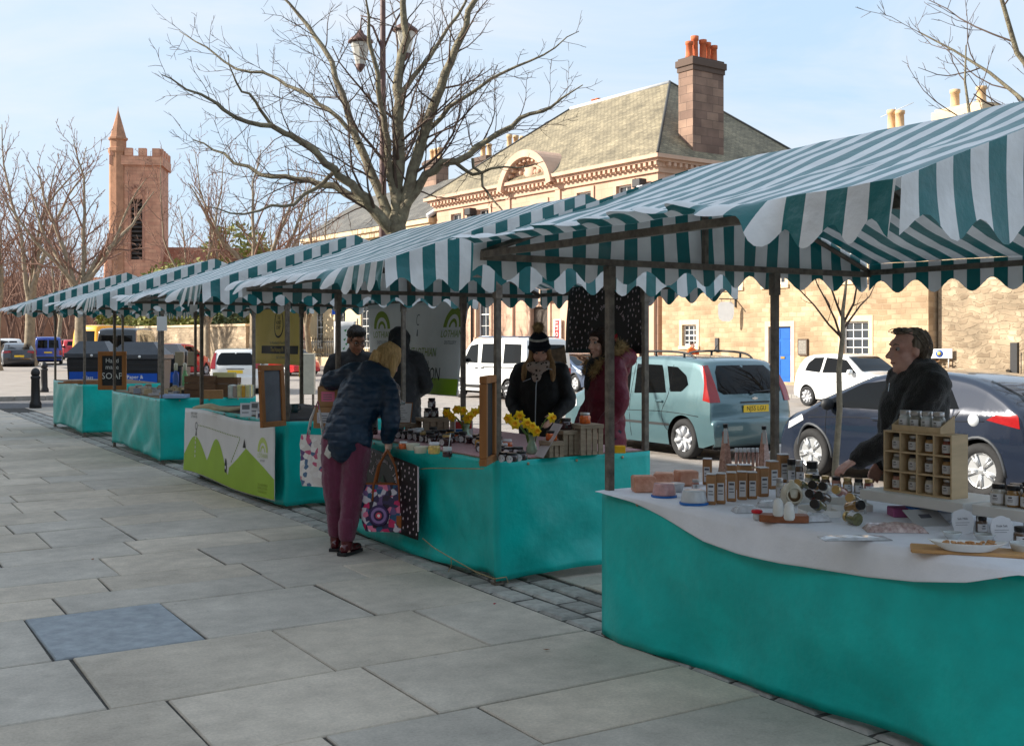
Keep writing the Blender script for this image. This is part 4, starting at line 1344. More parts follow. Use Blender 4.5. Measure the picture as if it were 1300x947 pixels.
sC = stall('striped stall with the white and green hill banner on its front', 4.04, 10.95, 3.08, .895, 2.27, 2.84, 3, .06)
sD = stall('striped stall selling soap and wooden crates of goods, fourth from the camera', 4.04, 15.9, 3.05, .92, 2.33, 2.90, 4, .07)
sE = stall('farthest striped stall, its table almost empty', 4.0, 21.15, 3.0, .95, 2.40, 2.98, 5, .08)

# ------------------------------------------------------------------ banners and printed sheets
class Sheet:
    """a hanging sheet of cloth: local x across, z up, front towards -y; fn gives its surface"""
    def __init__(s, name, label, cat, W, H, fn, m, loc, rz, nu=30, nv=18, group=None, thick=.002):
        s.fn, s.W, s.H = fn, W, H
        s.root = thing(name, label, cat, loc, rz, group)
        t = MB(); t.grid(lambda u, v: tuple(fn(u * W, v * H)), nu, nv)
        obj('cloth', t, m, s.root, solid=thick)
    def fill(s, name, u0, u1, lo, hi, m, nu=30, nv=6, off=.003):
        t = MB()
        t.grid(lambda u, v: tuple(s.fn(u0 + (u1 - u0) * u, lo(u0 + (u1 - u0) * u) + (hi(u0 + (u1 - u0) * u) - lo(u0 + (u1 - u0) * u)) * v) + Vector((0, -off, 0))), nu, nv)
        return obj(name, t, m, s.root)
    def polys(s, name, plist, m, off=.0035):
        t = MB()
        for p in plist:
            t.add([tuple(s.fn(a, b) + Vector((0, -off, 0))) for a, b in p], [tuple(range(len(p)))])
        return obj(name, t, m, s.root)
    def ring(s, name, u, v, r0, r1, m, a0=0, a1=360, n=24, off=.0038):
        pl = []
        for i in range(n):
            p, q = R(a0 + (a1 - a0) * i / n), R(a0 + (a1 - a0) * (i + 1) / n)
            pl.append([(u + r1 * math.cos(p), v + r1 * math.sin(p)), (u + r1 * math.cos(q), v + r1 * math.sin(q)), (u + r0 * math.cos(q), v + r0 * math.sin(q)), (u + r0 * math.cos(p), v + r0 * math.sin(p))])
        return s.polys(name, pl, m, off)
    def txt(s, body, size, m, u, v, ang=0, sx=1.0, align='CENTER', name='lettering'):
        return text(name, body, size, m, s.root, (0, 0, 0), (0, 0, 0), align, warp=(s.fn, u, v, ang, sx))
    def arc_txt(s, body, size, m, u, v, r, a0, a1, flip=False):
        n = len(body)
        for i, c_ in enumerate(body):
            if c_ == ' ': continue
            a = a0 + (a1 - a0) * (i / max(1, n - 1))
            s.txt(c_, size, m, u + r * math.cos(R(a)), v + r * math.sin(R(a)), R(a + (90 if flip else -90)))
m_bwhite = mat('banner_white', (.72, .72, .72), .5, .06, 3)
m_bgreen = mat('banner_green', lin((150, 186, 40)), .5, .06, 3)
m_bgreen2 = mat('banner_pale_green', lin((188, 206, 110)), .5, .04, 3)
m_bblack = mat('banner_black', (.010, .009, .010), .42, .2, 3)
m_ink = mat('black_ink', (.02, .02, .022), .6, 0)
m_ink2 = mat('grey_ink', (.16, .17, .18), .6, 0)
m_gink = mat('green_ink', lin((128, 150, 40)), .6, 0)
m_pinkw = mat('pale_pink_print', lin((224, 206, 214)), .6, 0)
m_sred = mat('strawberry_red', lin((196, 30, 40)), .5, .1, 8)
m_sgreen = mat('strawberry_leaf', lin((30, 74, 44)), .5, .1, 8)
def wavy(amp, k, seed, slant=0, pinch=None):
    def fn(u, v):
        y = amp * math.sin(u * k + seed) * .6 + amp * smooth_noise(u * k * .5, v * 2.0, seed) * 1.4
        return Vector((u + slant * v, y, v))
    return fn
# hill banner on the third stall front
fnC = lambda u, v: Vector((u + .10 * (v / .8 - 1) * (1 - u / 3.3), .012 * smooth_noise(u * 1.5, v * 2, 3) - .008, v + .018 * math.sin(u * 2.2)))
bC = Sheet('hill_banner', 'white banner with green hills tied to the front of the third stall', 'banner', 3.3, .80, fnC, m_bwhite, (3.935, 14.27, .07), -PI / 2, 44, 14)
def hills(u):
    q = u / 3.3
    h_ = lambda c, w, a: a * math.exp(-((q - c) / w) ** 2)
    z = max(h_(.15, .17, .46), h_(.41, .115, .50), h_(.76, .14, .48) if q < .76 else 0)
    if q >= .73: z = max(z, .50 - (q - .73) * 1.05)
    if .55 < q < .73: z = max(z, .22 + (q - .55) * 1.5)
    return max(.14, z)
bC.fill('hill_print', .01, 3.29, lambda u: .012, hills, m_bgreen, 90, 6)
bC.ring('logo_arch', 2.93, .48, .10, .155, m_bgreen2, 0, 180)
bC.ring('logo_arch', 2.93, .48, .045, .07, m_bgreen2, 0, 180)
bC.txt('LOTHIAN', .07, m_bgreen2, 2.93, .44)
bC.txt('DISTILLERY', .03, m_ink2, 2.93, .39)
bC.txt('SIMPLY GREAT\nLOTHIAN GIN', .045, m_ink2, .42, .72)
bC.polys('dashed_line', [[(.62 + k * .062, .595), (.65 + k * .062, .595), (.65 + k * .062, .607), (.62 + k * .062, .607)] for k in range(26)] + [[(1.9 + k * .035, .30 + k * .033), (1.92 + k * .035, .30 + k * .033), (1.935 + k * .035, .325 + k * .033), (1.915 + k * .035, .325 + k * .033)] for k in range(9)], m_gink)
bC.polys('white_path', [[(.50, .20 + k * .055), (.53, .20 + k * .055), (.53, .235 + k * .055), (.50, .235 + k * .055)] for k in range(5)], m_bwhite, .006)
bC.ring('circle_mark', .53, .59, .035, .05, m_ink2)
bC.polys('mast_print', [[(.51, .47), (.55, .47), (.535, .55), (.525, .55)]], m_ink, .006)
bC.polys('still_print', [[(2.32, .50), (2.42, .50), (2.37, .60)]], m_ink, .006)
bC.polys('bottle_print', [[(1.68, .16), (1.75, .16), (1.75, .26), (1.725, .32), (1.705, .32), (1.68, .26)]], m_ink, .006)
bC.polys('bottle_label', [[(1.695, .20), (1.735, .20), (1.735, .235), (1.695, .235)]], m_bwhite, .008)
bC.txt('TEL 01620 000000\nWWW.LOTHIAN\nHADDINGTON', .04, m_gink, 2.95, .10)
# large banner hung behind the third stall
def fnH(u, v):
    q = (1.12 - v) / 1.12
    return Vector((u + .10 * q - .35 * q * (u / 2.7), .03 * smooth_noise(u * 2, v * 1.5, 8) + .05 * q * math.sin(u * 2.2), v))
bH = Sheet('hanging_banner', 'large white hanging banner lettered HADDINGTON behind the third stall', 'banner', 2.75, 1.12, fnH, m_bwhite, (6.24, 13.8, 1.08), -PI / 2, 36, 16)
bH.fill('green_band', .02, 2.73, lambda u: .01, lambda u: .2, m_bgreen, 30, 3)
for u in (.42, 2.45):
    bH.ring('logo_arch', u, .80, .15, .23, m_gink, 0, 180); bH.ring('logo_arch', u, .80, .06, .10, m_gink, 0, 180)
    bH.txt('LOTHIAN', .12, m_gink, u, .72); bH.txt('DISTILLERY', .06, m_ink2, u, .62)
bH.ring('tower_mark', 1.5, .90, .055, .07, m_ink2, 60, 300)
bH.polys('tower_mark', [[(1.47, .70), (1.53, .70), (1.515, .78), (1.485, .78)]], m_ink2)
bH.txt('EAST LOTHIAN', .15, m_gink, 1.62, .50); bH.txt('COLLEGE IN', .12, m_ink2, 1.6, .36)
bH.txt('HADDINGTON', .22, m_ink, 1.62, .24, sx=.9)
# black strawberry banners on the second stall
def berry_banner(sh, cx, cy, k, seed):
    rg = random.Random(seed)
    pl = []
    for i in range(900):
        u, v = rg.uniform(.03, sh.W - .03), rg.uniform(.03, sh.H - .03)
        if math.hypot(u - cx, (v - cy)) < .30 * k: continue
        if any(abs(u - p[0][0]) < .045 and abs(v - p[0][1]) < .04 for p in pl): continue
        pl.append([(u, v), (u + .008, v - .004), (u + .016, v + .012), (u + .008, v + .024), (u, v + .014)])
    sh.polys('seed_print', pl, m_pinkw)
    for (du, dv, s) in ((-.02, -.02, .11 * k), (.09 * k, -.09 * k, .075 * k)):
        u, v = cx + du, cy + dv
        pts = [(u + s * .62 * math.cos(a) * (1.0 if math.sin(a) > 0 else .9), v + s * (math.sin(a) if math.sin(a) > 0 else 1.5 * math.sin(a))) for a in [2 * PI * i / 16 for i in range(16)]]
        sh.polys('strawberry_print', [pts], m_sred, .004)
        sh.polys('leaf_print', [[(u - s * .5, v + s * .75), (u, v + s * .55), (u + s * .5, v + s * .75), (u + s * .2, v + s * 1.05), (u, v + s * 1.3), (u - s * .2, v + s * 1.05)]], m_sgreen, .0055)
    sh.arc_txt('For the Love of Jam', .065 * k, m_pinkw, cx, cy, .255 * k, 155, 25)
    sh.arc_txt('Handmade in Scotland', .05 * k, m_pinkw, cx, cy, .265 * k, 215, 325, True)
fnK = lambda u, v: Vector((u, .016 * smooth_noise(u * 2.2, v * 2, 5) - .02 * max(0, v - .5) , v - .085 * (u / 1.28) * (v / .66) - .02 * (u / 1.28)))
bK = Sheet('strawberry_banner', 'black banner with strawberries and pale seeds on the second stall front', 'banner', 1.28, .66, fnK, m_bblack, (3.935, 9.04, .19), -PI / 2, 24, 12)
berry_banner(bK, .66, .34, 1.0, 4)
t = MB(); t.bb(1.285, 1.30, -.012, -.006, .05, .55); obj('pale_hem', t, m_pinkw, bK.root)
def fnL(u, v):
    q = (.64 - v) / .64
    return Vector((u - .06 * q + .04 * q * u, .02 * smooth_noise(u * 3, v * 2, 2) + .03 * q * math.sin(u * 3), v))
bL = Sheet('strawberry_banner', 'black strawberry banner hanging at the back of the second stall behind the burgundy coat', 'banner', 1.2, .64, fnL, m_bblack, (6.22, 9.02, 1.60), -PI / 2, 24, 12)
berry_banner(bL, .66, .22, .95, 6)
t = MB(); t.bb(1.2, 1.215, -.01, .01, .0, .62); obj('pale_hem', t, m_pinkw, bL.root)
# rope that ties the black banner to the corner post
rope = MB()
m_rope = mat('twine', lin((170, 150, 112)), .9, .2, 30)
rp = [(3.955, 7.76, .72), (3.95, 7.62, .74), (3.955, 7.3, .77), (3.96, 6.95, .80), (3.96, 6.8, .815)]
rope.tube(rp, .004, 5)
tw = thing('twine', 'thin twine tying the black banner to the corner post', 'twine', (3.95, 7.2, 0)); off_ = (-3.95, -7.2, 0)
obj('upper_cord', rope, m_rope, tw, off_)
rope = MB(); rope.tube([(3.95, 7.72, .19), (3.93, 7.5, .155), (3.92, 7.2, .125), (3.95, 6.9, .075), (4.0, 6.72, .05), (4.08, 6.69, .06), (4.09, 6.68, .02)], .004, 5); obj('lower_cord', rope, m_rope, tw, off_)
rope = MB(); rope.tube([(3.93, 7.22, .13), (3.92, 7.2, .07), (3.91, 7.23, .02)], .003, 5); obj('loose_end', rope, m_rope, tw, off_)
# yellow banner behind the fourth stall
m_byel = mat('banner_yellow', lin((228, 202, 110)), .6, .08, 2)
fnY = lambda u, v: Vector((u + .15 * u / 2.3 * (1 - v / .95) * -1, .03 * smooth_noise(u * 2, v * 2, 12), v))
bY = Sheet('yellow_banner', 'mustard yellow banner with a round black emblem behind the fourth stall', 'banner', 2.3, .95, fnY, m_byel, (6.26, 18.55, 1.35), -PI / 2, 24, 10)
bY.ring('emblem_ring', 1.3, .66, .205, .235, m_ink); bY.txt('THE\nHONEY\nSOAP', .085, m_ink, 1.3, .67)
bY.fill('dark_strip', .45, 2.2, lambda u: .17, lambda u: .30, m_ink, 12, 2)
bY.txt('The Honey Fields', .105, m_byel, 1.3, .235, align='CENTER'); bY.txt('The Woodland & Pond Project', .07, m_ink2, 1.3, .345); bY.txt('EAST LOTHIAN', .06, m_ink2, 1.4, .11)
# tall patterned banner beyond
fnG = lambda u, v: Vector((u * (.55 + .45 * v / 1.1), .03 * smooth_noise(u * 3, v * 2, 4), v))
x_, y_ = dp(424, 21)
bG = Sheet('feather_banner', 'narrow white banner with green printed leaves behind the dark haired man', 'banner', .42, 1.1, fnG, m_bwhite, (x_, y_, 1.0), R(-32), 8, 10)
bG.polys('leaf_print', [[(.2 + .05 * (k % 2), .25 + k * .085), (.24 + .05 * (k % 2), .22 + k * .085), (.26 + .05 * (k % 2), .28 + k * .085)] for k in range(9)], mat('leaf_ink', lin((60, 140, 80)), .6, 0), .006)
t = MB(); t.tube([(.42, 0, -1.0), (.44, 0, 1.15)], .015, 6); obj('pole', t, m_post, bG.root)
# grey board hanging at the right edge of the nearest stall
hb = thing('hanging_board', 'dark grey board hanging from the nearest stall at the right edge', 'board', (4.55, 2.62, 1.48), R(-20))
t = MB(); t.bb(-.06, .5, -.006, .006, 0, .50, .003); obj('board_panel', t, mat('grey_board', (.085, .09, .10), .6, .06), hb)
t = MB(); t.tube([(.0, 0, .5), (.0, 0, .68)], .004, 5); t.tube([(.44, 0, .5), (.44, 0, .70)], .004, 5); obj('cord', t, m_rope, hb)
text('lettering', 'SALT', .07, m_bwhite, hb, (.3, -.008, .16), (R(90), 0, 0))

# ------------------------------------------------------------------ chalk boards
m_oak = mat('oak_frame', lin((150, 96, 48)), .55, .25, 6, .2, 30, stretch=(1, 1, .2))
m_chalkb = mat('chalk_board', (.018, .02, .022), .75, .3, 8)
m_chalk = mat('chalk', (.62, .62, .60), .9, .2, 60)
def framed(name, label, cat, loc, rot, w, h, fw, dpth, fm, pm, group=None):
    r_ = thing(name, label, cat, loc, rot[2], group); r_.rotation_euler = rot
    for (a, b, c, d) in ((-w / 2, w / 2, 0, fw), (-w / 2, w / 2, h - fw, h), (-w / 2, -w / 2 + fw, fw + .001, h - fw - .001), (w / 2 - fw, w / 2, fw + .001, h - fw - .001)):
        t = MB(); t.bb(a, b, -dpth / 2, dpth / 2, c, d, .004); obj('frame_piece', t, fm, r_)
    t = MB(); t.bb(-w / 2 + fw, w / 2 - fw, -.004, dpth * .3, fw, h - fw); obj('panel', t, pm, r_)
    return r_
# soap board at the near end of the farthest stall
x_, y_ = dp(142.5, 19.2)
sb = framed('chalkboard', 'wooden framed chalkboard reading hand made soap', 'chalkboard', (x_, y_, zp(495, 19.2)), (0, 0, R(-36)), .50, .66, .075, .03, m_oak, m_chalkb)
for (b_, sz, zz) in (('Hand', .11, .50), ('made', .11, .39), ('SOAP', .155, .235)):
    text('chalk_lettering', b_, sz, m_chalk, sb, (0, -.0065, zz), (R(90), 0, 0))
# edge-on framed slate on the second stall's corner post
x_, y_ = dp(621, 7.66)
framed('chalkboard', 'wooden framed board seen edge on, tied to the corner post of the jam stall', 'chalkboard', (x_ - .02, y_ - .02, zp(588, 7.66)), (0, 0, R(-31.7 + 80)), .36, .60, .05, .05, m_oak, m_chalkb)
# framed slate at the third stall
x_, y_ = dp(350.5, 11.3)
framed('chalkboard', 'narrow wooden framed slate leaning on the corner of the third stall', 'chalkboard', (x_ - .05, y_ - .06, zp(541, 11.3)), (R(-3), 0, R(-31.7 + 62)), .36, .62, .055, .04, m_oak, mat('slate_panel', (.10, .11, .13), .5, .3, 4))
# paper notices clipped on posts
t = MB(); t.bb(-.07, .07, -.004, .004, 0, .2); x_, y_ = dp(205.5, 15.6)
o = obj('paper_notice', t, m_bwhite, None, (x_, y_, zp(420, 15.6)), (0, 0, R(-32))); tag(o, 'white paper notice pinned to the front post of the fourth stall', 'notice')
# ================================================================== vehicles
m_tyre = mat('tyre_rubber', (.022, .022, .023), .85, .2, 30)
m_rim = mat('alloy_rim', (.55, .56, .57), .35, .08, 10, metal=.7)
m_hub = mat('silver_wheel_trim', (.50, .51, .53), .4, .06, 10, metal=.3)
m_under = mat('underbody_black', (.012, .012, .013), .9, 0)
m_black = mat('black_plastic', (.022, .023, .025), .55, .1, 20)
m_cglass = mat('car_glass', (.003, .004, .005), .015, 0, spec=.26)
m_redl = mat('red_lamp', (.30, .010, .012), .15, .1, 30, coat=.6)
m_amber = mat('amber_lamp', (.7, .22, .02), .2, 0)
m_clear = mat('clear_lamp', (.6, .62, .64), .12, .1, 30, coat=.5)
m_plate_y = mat('yellow_plate', (.78, .52, .03), .4, 0)
m_plate_w = mat('white_plate', (.75, .75, .73), .4, 0)
m_chrome = mat('chrome', (.6, .6, .6), .15, 0, metal=1)
def lerp_pts(P, x):
    if x <= P[0][0]: return P[0][1]
    for i in range(len(P) - 1):
        if x <= P[i + 1][0]:
            a, b = P[i], P[i + 1]
            return a[1] + (b[1] - a[1]) * (x - a[0]) / max(1e-9, b[0] - a[0])
    return P[-1][1]
def catmull(P, n=5):
    out = []
    for i in range(len(P) - 1):
        p0, p1, p2, p3 = P[max(0, i - 1)], P[i], P[i + 1], P[min(len(P) - 1, i + 2)]
        for k in range(n):
            t = k / n
            q = []
            for c in (0, 1):
                q.append(.5 * (2 * p1[c] + (p2[c] - p0[c]) * t + (2 * p0[c] - 5 * p1[c] + 4 * p2[c] - p3[c]) * t * t + (3 * p1[c] - p0[c] - 3 * p2[c] + p3[c]) * t ** 3))
            out.append(tuple(q))
    out.append(P[-1])
    return out
class Car:
    def __init__(s, name, label, spec, paint, loc, rz, group=None, plate=None, cat='car'):
        s.sp = spec; s.L = spec['L']; s.w = spec['w']
        s.root = thing(name, label, cat, loc, rz, group)
        s.paint = paint
        s.top = catmull(spec['top'], 6)
        s.bow_r, s.bow_f = spec.get('bow_r', .10), spec.get('bow_f', .30)
        s.build(plate)
    def hw(s, x, z):
        sp = s.sp
        v = lerp_pts([(0, .90), (.22, .94), (.40, .985), (.68, 1.0), (sp['belt'], .965), (sp['h'], sp['roofw'])], z)
        p = lerp_pts([(0, .955), (.25, .985), (.7, 1.0), (s.L - 1.1, 1.0), (s.L - .35, .965), (s.L, .90)], x)
        return s.w * v * p
    def deform(s, x, y, z):
        q = (abs(y) / s.w)
        er = max(0, 1 - x / .7); ef = max(0, 1 - (s.L - x) / .9)
        return (x + s.bow_r * q ** 3 * er - s.bow_f * q ** 3 * ef - s.L / 2, y, z)
    def z0(s, x):
        sp = s.sp
        z = sp.get('sill', .2)
        if x < .3: z += .08 * (1 - x / .3)
        if x > s.L - .3: z += .06 * (1 - (s.L - x) / .3)
        for wx in sp['axles']:
            Rr = sp['wr'] + .055
            if abs(x - wx) < Rr:
                z = max(z, sp['wr'] + math.sqrt(Rr * Rr - (x - wx) ** 2))
        return z
    def build(s, plate):
        sp = s.sp
        # body shell; extra stations at the wheel arches
        st = list(s.top)
        xs_extra = []
        for wx in sp['axles']:
            Rr = sp['wr'] + .055
            xs_extra += [wx + Rr * math.cos(PI * k / 14) for k in range(15)]
            xs_extra += [wx - Rr - .004, wx + Rr + .004]
        xmin, xmax = .12, s.L - .06
        for x in xs_extra + [.3 + .2 * k for k in range(int((s.L - .5) / .2))]:
            if xmin < x < xmax:
                for i in range(len(st) - 1):
                    if st[i][0] <= x <= st[i + 1][0]:
                        a, b = st[i], st[i + 1]
                        z = a[1] + (b[1] - a[1]) * (x - a[0]) / max(1e-9, b[0] - a[0])
                        if x - a[0] > .003 and b[0] - x > .003:
                            st.insert(i + 1, (x, z))
                        break
        K = 12
        rows = []
        for (x, zt) in st:
            z0 = min(s.z0(x), zt - .02)
            rc = min(.075, (zt - z0) * .3)
            side = []
            for k in range(K):
                z = z0 + (zt - rc - z0) * k / (K - 1)
                side.append((s.hw(x, z), z))
            yt = s.hw(x, zt - rc)
            sec = side + [(yt - rc * .25, zt - rc * .35), (yt - rc * .9, zt - .004), (yt * .6, zt + .012), (0, zt + .020)]
            rows.append([(x, y, z) for (y, z) in sec] + [(x, -y, z) for (y, z) in reversed(sec[:-1])])
        t = MB()
        n = len(rows[0])
        vs_ = [s.deform(*p) for r_ in rows for p in r_]
        fs_ = []
        for i in range(len(rows) - 1):
            for j in range(n - 1):
                fs_.append((i * n + j, i * n + j + 1, (i + 1) * n + j + 1, (i + 1) * n + j))
        fs_.append(tuple(reversed(range(n)))); fs_.append(tuple((len(rows) - 1) * n + j for j in range(n)))
        t.add(vs_, [tuple(reversed(f)) for f in fs_], True)
        s.body = obj('body', t, s.paint, s.root)
        t = MB(); t.bb(.25 - s.L / 2, s.L - .3 - s.L / 2, -s.w * .72, s.w * .72, .17, min(.62, sp['belt'] - .25))
        obj('underbody', t, m_under, s.root)
        # wheels
        for wx in sp['axles']:
            for sd in (1, -1):
                s.wheel(wx, sd)
        # glass and lamps
        for key, nm, m in (('windows', 'side_window', m_cglass), ('side_red', 'tail_lamp', m_redl), ('side_clear', 'headlight', m_clear), ('side_trim', 'trim', m_black)):
            for poly in sp.get(key, []):
                for sd in (1, -1):
                    s.side(nm, poly, sd, m)
        for poly in sp.get('rear_glass', []): s.rear('rear_window', poly, m_cglass)
        for poly in sp.get('rear_red', []):
            s.rear('tail_lamp', poly, m_redl, .009); s.rear('tail_lamp', [(-a, b) for a, b in poly], m_redl, .009)
        for poly in sp.get('rear_black', []): s.rear('bumper_trim', poly, m_black, .008)
        for (xa, xb) in sp.get('screens', []): s.screen(xa, xb)
        for sd in (1, -1):
            for hx, hz in sp.get('handles', []):
                t = MB(); p = s.deform(hx, sd * (s.hw(hx, hz) + .015), hz); t.box(p, (.17, .03, .03), 0, .008); obj('door_handle', t, s.paint if sp.get('hpaint', 1) else m_black, s.root)
            if 'mirror' in sp:
                mx, mz = sp['mirror']
                t = MB(); t.at(s.deform(mx, sd * (s.hw(mx, mz) + .11), mz)); t.lathe([(0, -.085), (.07, -.06), (.095, 0), (.07, .07), (0, .085)], 10, sx=.8, sy=1.15)
                t.at(); a = s.deform(mx, sd * (s.hw(mx, mz) - .02), mz - .03); b = s.deform(mx, sd * (s.hw(mx, mz) + .08), mz - .02); t.tube([a, b], .025, 6)
                obj('mirror', t, m_black if sp.get('bmirror') else s.paint, s.root)
        # seams
        t = MB()
        for seam in sp.get('seams', []):
            for sd in (1, -1):
                pts = catmull(seam, 5)
                t.tube([s.deform(x, sd * (s.hw(x, z) + .0), z) for x, z in pts], .0055, 4)
        if sp.get('seams'): obj('door_seams', t, m_under, s.root)['kind'] = 'stuff'
        zp_ = sp.get('plate_z', .55)
        t = MB(); px = s.rx(zp_)
        t.at(s.deform(px - .012, 0, zp_)); t.bb(-.006, .006, -.26, .26, -.055, .055); t.at()
        pl = obj('number_plate', t, m_plate_y, s.root)
        if plate:
            p = s.deform(px - .0195, 0, zp_); text('plate_lettering', plate, .098, m_ink, pl, p, (R(90), 0, R(-90)), sx=.98)
        t = MB(); fx = s.fx(.42); t.at(s.deform(fx + .012, 0, .42)); t.bb(-.006, .006, -.26, .26, -.055, .055); obj('number_plate', t, m_plate_w, s.root)
    def rx(s, z):
        h = len(s.top)
        for i in range(h - 1):
            a, b = s.top[i], s.top[i + 1]
            if a[1] <= z <= b[1] and a[0] < s.L / 2: return a[0] + (b[0] - a[0]) * (z - a[1]) / max(1e-9, b[1] - a[1])
        return 0
    def fx(s, z):
        for i in range(len(s.top) - 1, 0, -1):
            a, b = s.top[i], s.top[i - 1]
            if a[1] <= z <= b[1] and a[0] > s.L / 2: return a[0] + (b[0] - a[0]) * (z - a[1]) / max(1e-9, b[1] - a[1])
        return s.L
    def zt(s, x):
        for i in range(len(s.top) - 1):
            if s.top[i][0] <= x <= s.top[i + 1][0]:
                a, b = s.top[i], s.top[i + 1]; return a[1] + (b[1] - a[1]) * (x - a[0]) / max(1e-9, b[0] - a[0])
        return s.top[-1][1]
    def cut(s, poly, x):
        zs = []
        for i in range(len(poly)):
            a, b = poly[i], poly[(i + 1) % len(poly)]
            if (a[0] - x) * (b[0] - x) <= 0 and abs(a[0] - b[0]) > 1e-9:
                zs.append(a[1] + (b[1] - a[1]) * (x - a[0]) / (b[0] - a[0]))
        return (min(zs), max(zs)) if zs else None
    def side(s, nm, poly, sd, m, off=.005):
        x0, x1 = min(p[0] for p in poly) + 1e-4, max(p[0] for p in poly) - 1e-4
        n = 16
        def fn(u, v):
            x = x0 + (x1 - x0) * u
            lo, hi = s.cut(poly, x)
            z = lo + (hi - lo) * v
            return s.deform(x, sd * (s.hw(x, z) + off), z)
        t = MB(); t.grid(fn, n, 5)
        if sd > 0: pass
        obj(nm, t, m, s.root)
    def rear(s, nm, poly, m, off=.007):
        y0, y1 = min(p[0] for p in poly) + 1e-4, max(p[0] for p in poly) - 1e-4
        def fn(u, v):
            y = y0 + (y1 - y0) * u
            lo, hi = s.cut(poly, y)
            z = lo + (hi - lo) * v
            return s.deform(s.rx(z) - off, y, z + .012 * (1 - (y / s.w) ** 2))
        t = MB(); t.grid(fn, 16, 8); obj(nm, t, m, s.root)
    def screen(s, xa, xb):
        def fn(u, v):
            x = xa + (xb - xa) * v
            z = s.zt(x); yw = s.hw(x, z - .05) - .085
            y = -yw + 2 * yw * u
            q = abs(y) / max(.01, yw)
            return s.deform(x, y, z + .024 - .012 * q ** 2)
        t = MB(); t.grid(fn, 12, 12); obj('windscreen', t, m_cglass, s.root)
    def wheel(s, wx, sd):
        sp = s.sp; r = sp['wr']; tw = .105
        y = sd * (s.w - .02 - tw)
        wh = thing('wheel', None, None, s.deform(wx, y, r), 0); wh.parent = s.root
        wh.rotation_euler = (R(90) * (-sd), 0, 0)
        t = MB(); t.lathe([(r * .60, tw * .55), (r * .66, tw * .95), (r * .90, tw), (r * .985, tw * .75), (r, 0), (r * .985, -tw * .75), (r * .9, -tw), (r * .6, -tw)], 30)
        obj('tyre', t, m_tyre, wh)
        t = MB(); rr = r * .645
        t.lathe([(rr, tw * .62), (rr * 1.03, tw * .80), (rr * .93, tw * .78), (rr * .90, tw * .3), (rr * .9, -tw * .5)], 30)
        t.lathe([(rr * .26, tw * .2), (rr * .26, tw * .72), (rr * .18, tw * .8), (0, tw * .82)], 14)
        ns = sp.get('spokes', 7)
        for k in range(ns):
            a = 2 * PI * k / ns + .2
            if sp.get('twin'):
                for o_ in (-.14, .14):
                    a2 = a + o_
                    t.tube([(rr * .2 * math.cos(a), rr * .2 * math.sin(a), tw * .66), (rr * .95 * math.cos(a2), rr * .95 * math.sin(a2), tw * .70)], [.022, .020], 5)
            else:
                t.tube([(rr * .2 * math.cos(a), rr * .2 * math.sin(a), tw * .68), (rr * .62 * math.cos(a), rr * .62 * math.sin(a), tw * .74), (rr * .95 * math.cos(a), rr * .95 * math.sin(a), tw * .70)], [rr * .16, rr * .17, rr * .23], 6, flat=1)
        obj('rim', t, m_rim if sp.get('twin') else m_hub, wh)
        t = MB(); t.lathe([(rr * .92, tw * .28), (0, tw * .26)], 20); obj('brake_disc', t, m_under, wh)
        # dark lip round the arch
        if sp.get('archtrim'):
            Rr = r + .055
            pts = [(wx + Rr * math.cos(R(a)) * 1.02, r + Rr * math.sin(R(a)) * 1.02) for a in range(-6, 187, 12)]
            t = MB(); t.tube([s.deform(x, sd * (s.hw(x, z) - .004), z) for x, z in pts], .022, 6); obj('arch_trim', t, mat('grey_arch_trim', (.045, .05, .058), .5, .1), s.root)
def paint(name, col, rough=.28, metal=.35):
    m = mat('paint_' + name, col, rough, .04, 2, coat=1.0, metal=metal)
    return m
MPV = dict(L=4.35, w=.88, h=1.56, belt=.95, roofw=.80, axles=(.78, 3.38), wr=.315, sill=.2, bow_r=.13,
    top=[(.05, .24), (0, .34), (-.01, .50), (.0, .62), (.055, .66), (.07, .80), (.10, .96), (.24, 1.22), (.42, 1.46), (.55, 1.535), (.9, 1.575), (1.6, 1.60), (2.3, 1.575), (2.75, 1.50), (3.15, 1.27), (3.5, 1.03), (3.85, .93), (4.15, .80), (4.30, .64), (4.35, .48), (4.30, .24)],
    windows=[[(3.15, .99), (2.72, 1.40), (2.18, 1.46), (2.16, .985)], [(2.06, .985), (2.08, 1.465), (1.42, 1.455), (1.22, 1.02)], [(1.12, 1.04), (1.30, 1.44), (1.05, 1.43), (.80, 1.30), (.72, 1.16), (.85, 1.05)]],
    rear_glass=[[(-.62, 1.02), (.62, 1.02), (.66, 1.08), (.55, 1.45), (-.55, 1.45), (-.66, 1.08)]],
    rear_red=[[(.67, .90), (.845, .90), (.83, 1.12), (.73, 1.46), (.65, 1.46), (.70, 1.12)]],
    side_red=[[(.088, .90), (.27, .93), (.30, 1.15), (.45, 1.46), (.42, 1.46), (.19, 1.13)]],
    side_clear=[[(3.75, .70), (4.15, .62), (4.15, .74), (3.8, .84)]],
    side_trim=[[(1.1, .50), (3.0, .50), (3.0, .54), (1.1, .54)]],
    rear_black=[[(-.30, .875), (.30, .875), (.30, .90), (-.30, .90)]],
    screens=[(2.80, 3.45)], plate_z=.80, handles=[(2.3, .86), (1.35, .88)], mirror=(3.05, 1.02),
    seams=[[(2.12, 1.5), (2.12, .9), (2.10, .28)], [(1.15, 1.46), (1.16, 1.0), (1.28, .72), (1.22, .5), (1.12, .42)], [(3.25, .95), (3.2, .6), (3.15, .25)], [(.35, .68), (1.2, .72), (2.2, .70), (3.4, .68)]], spokes=7)
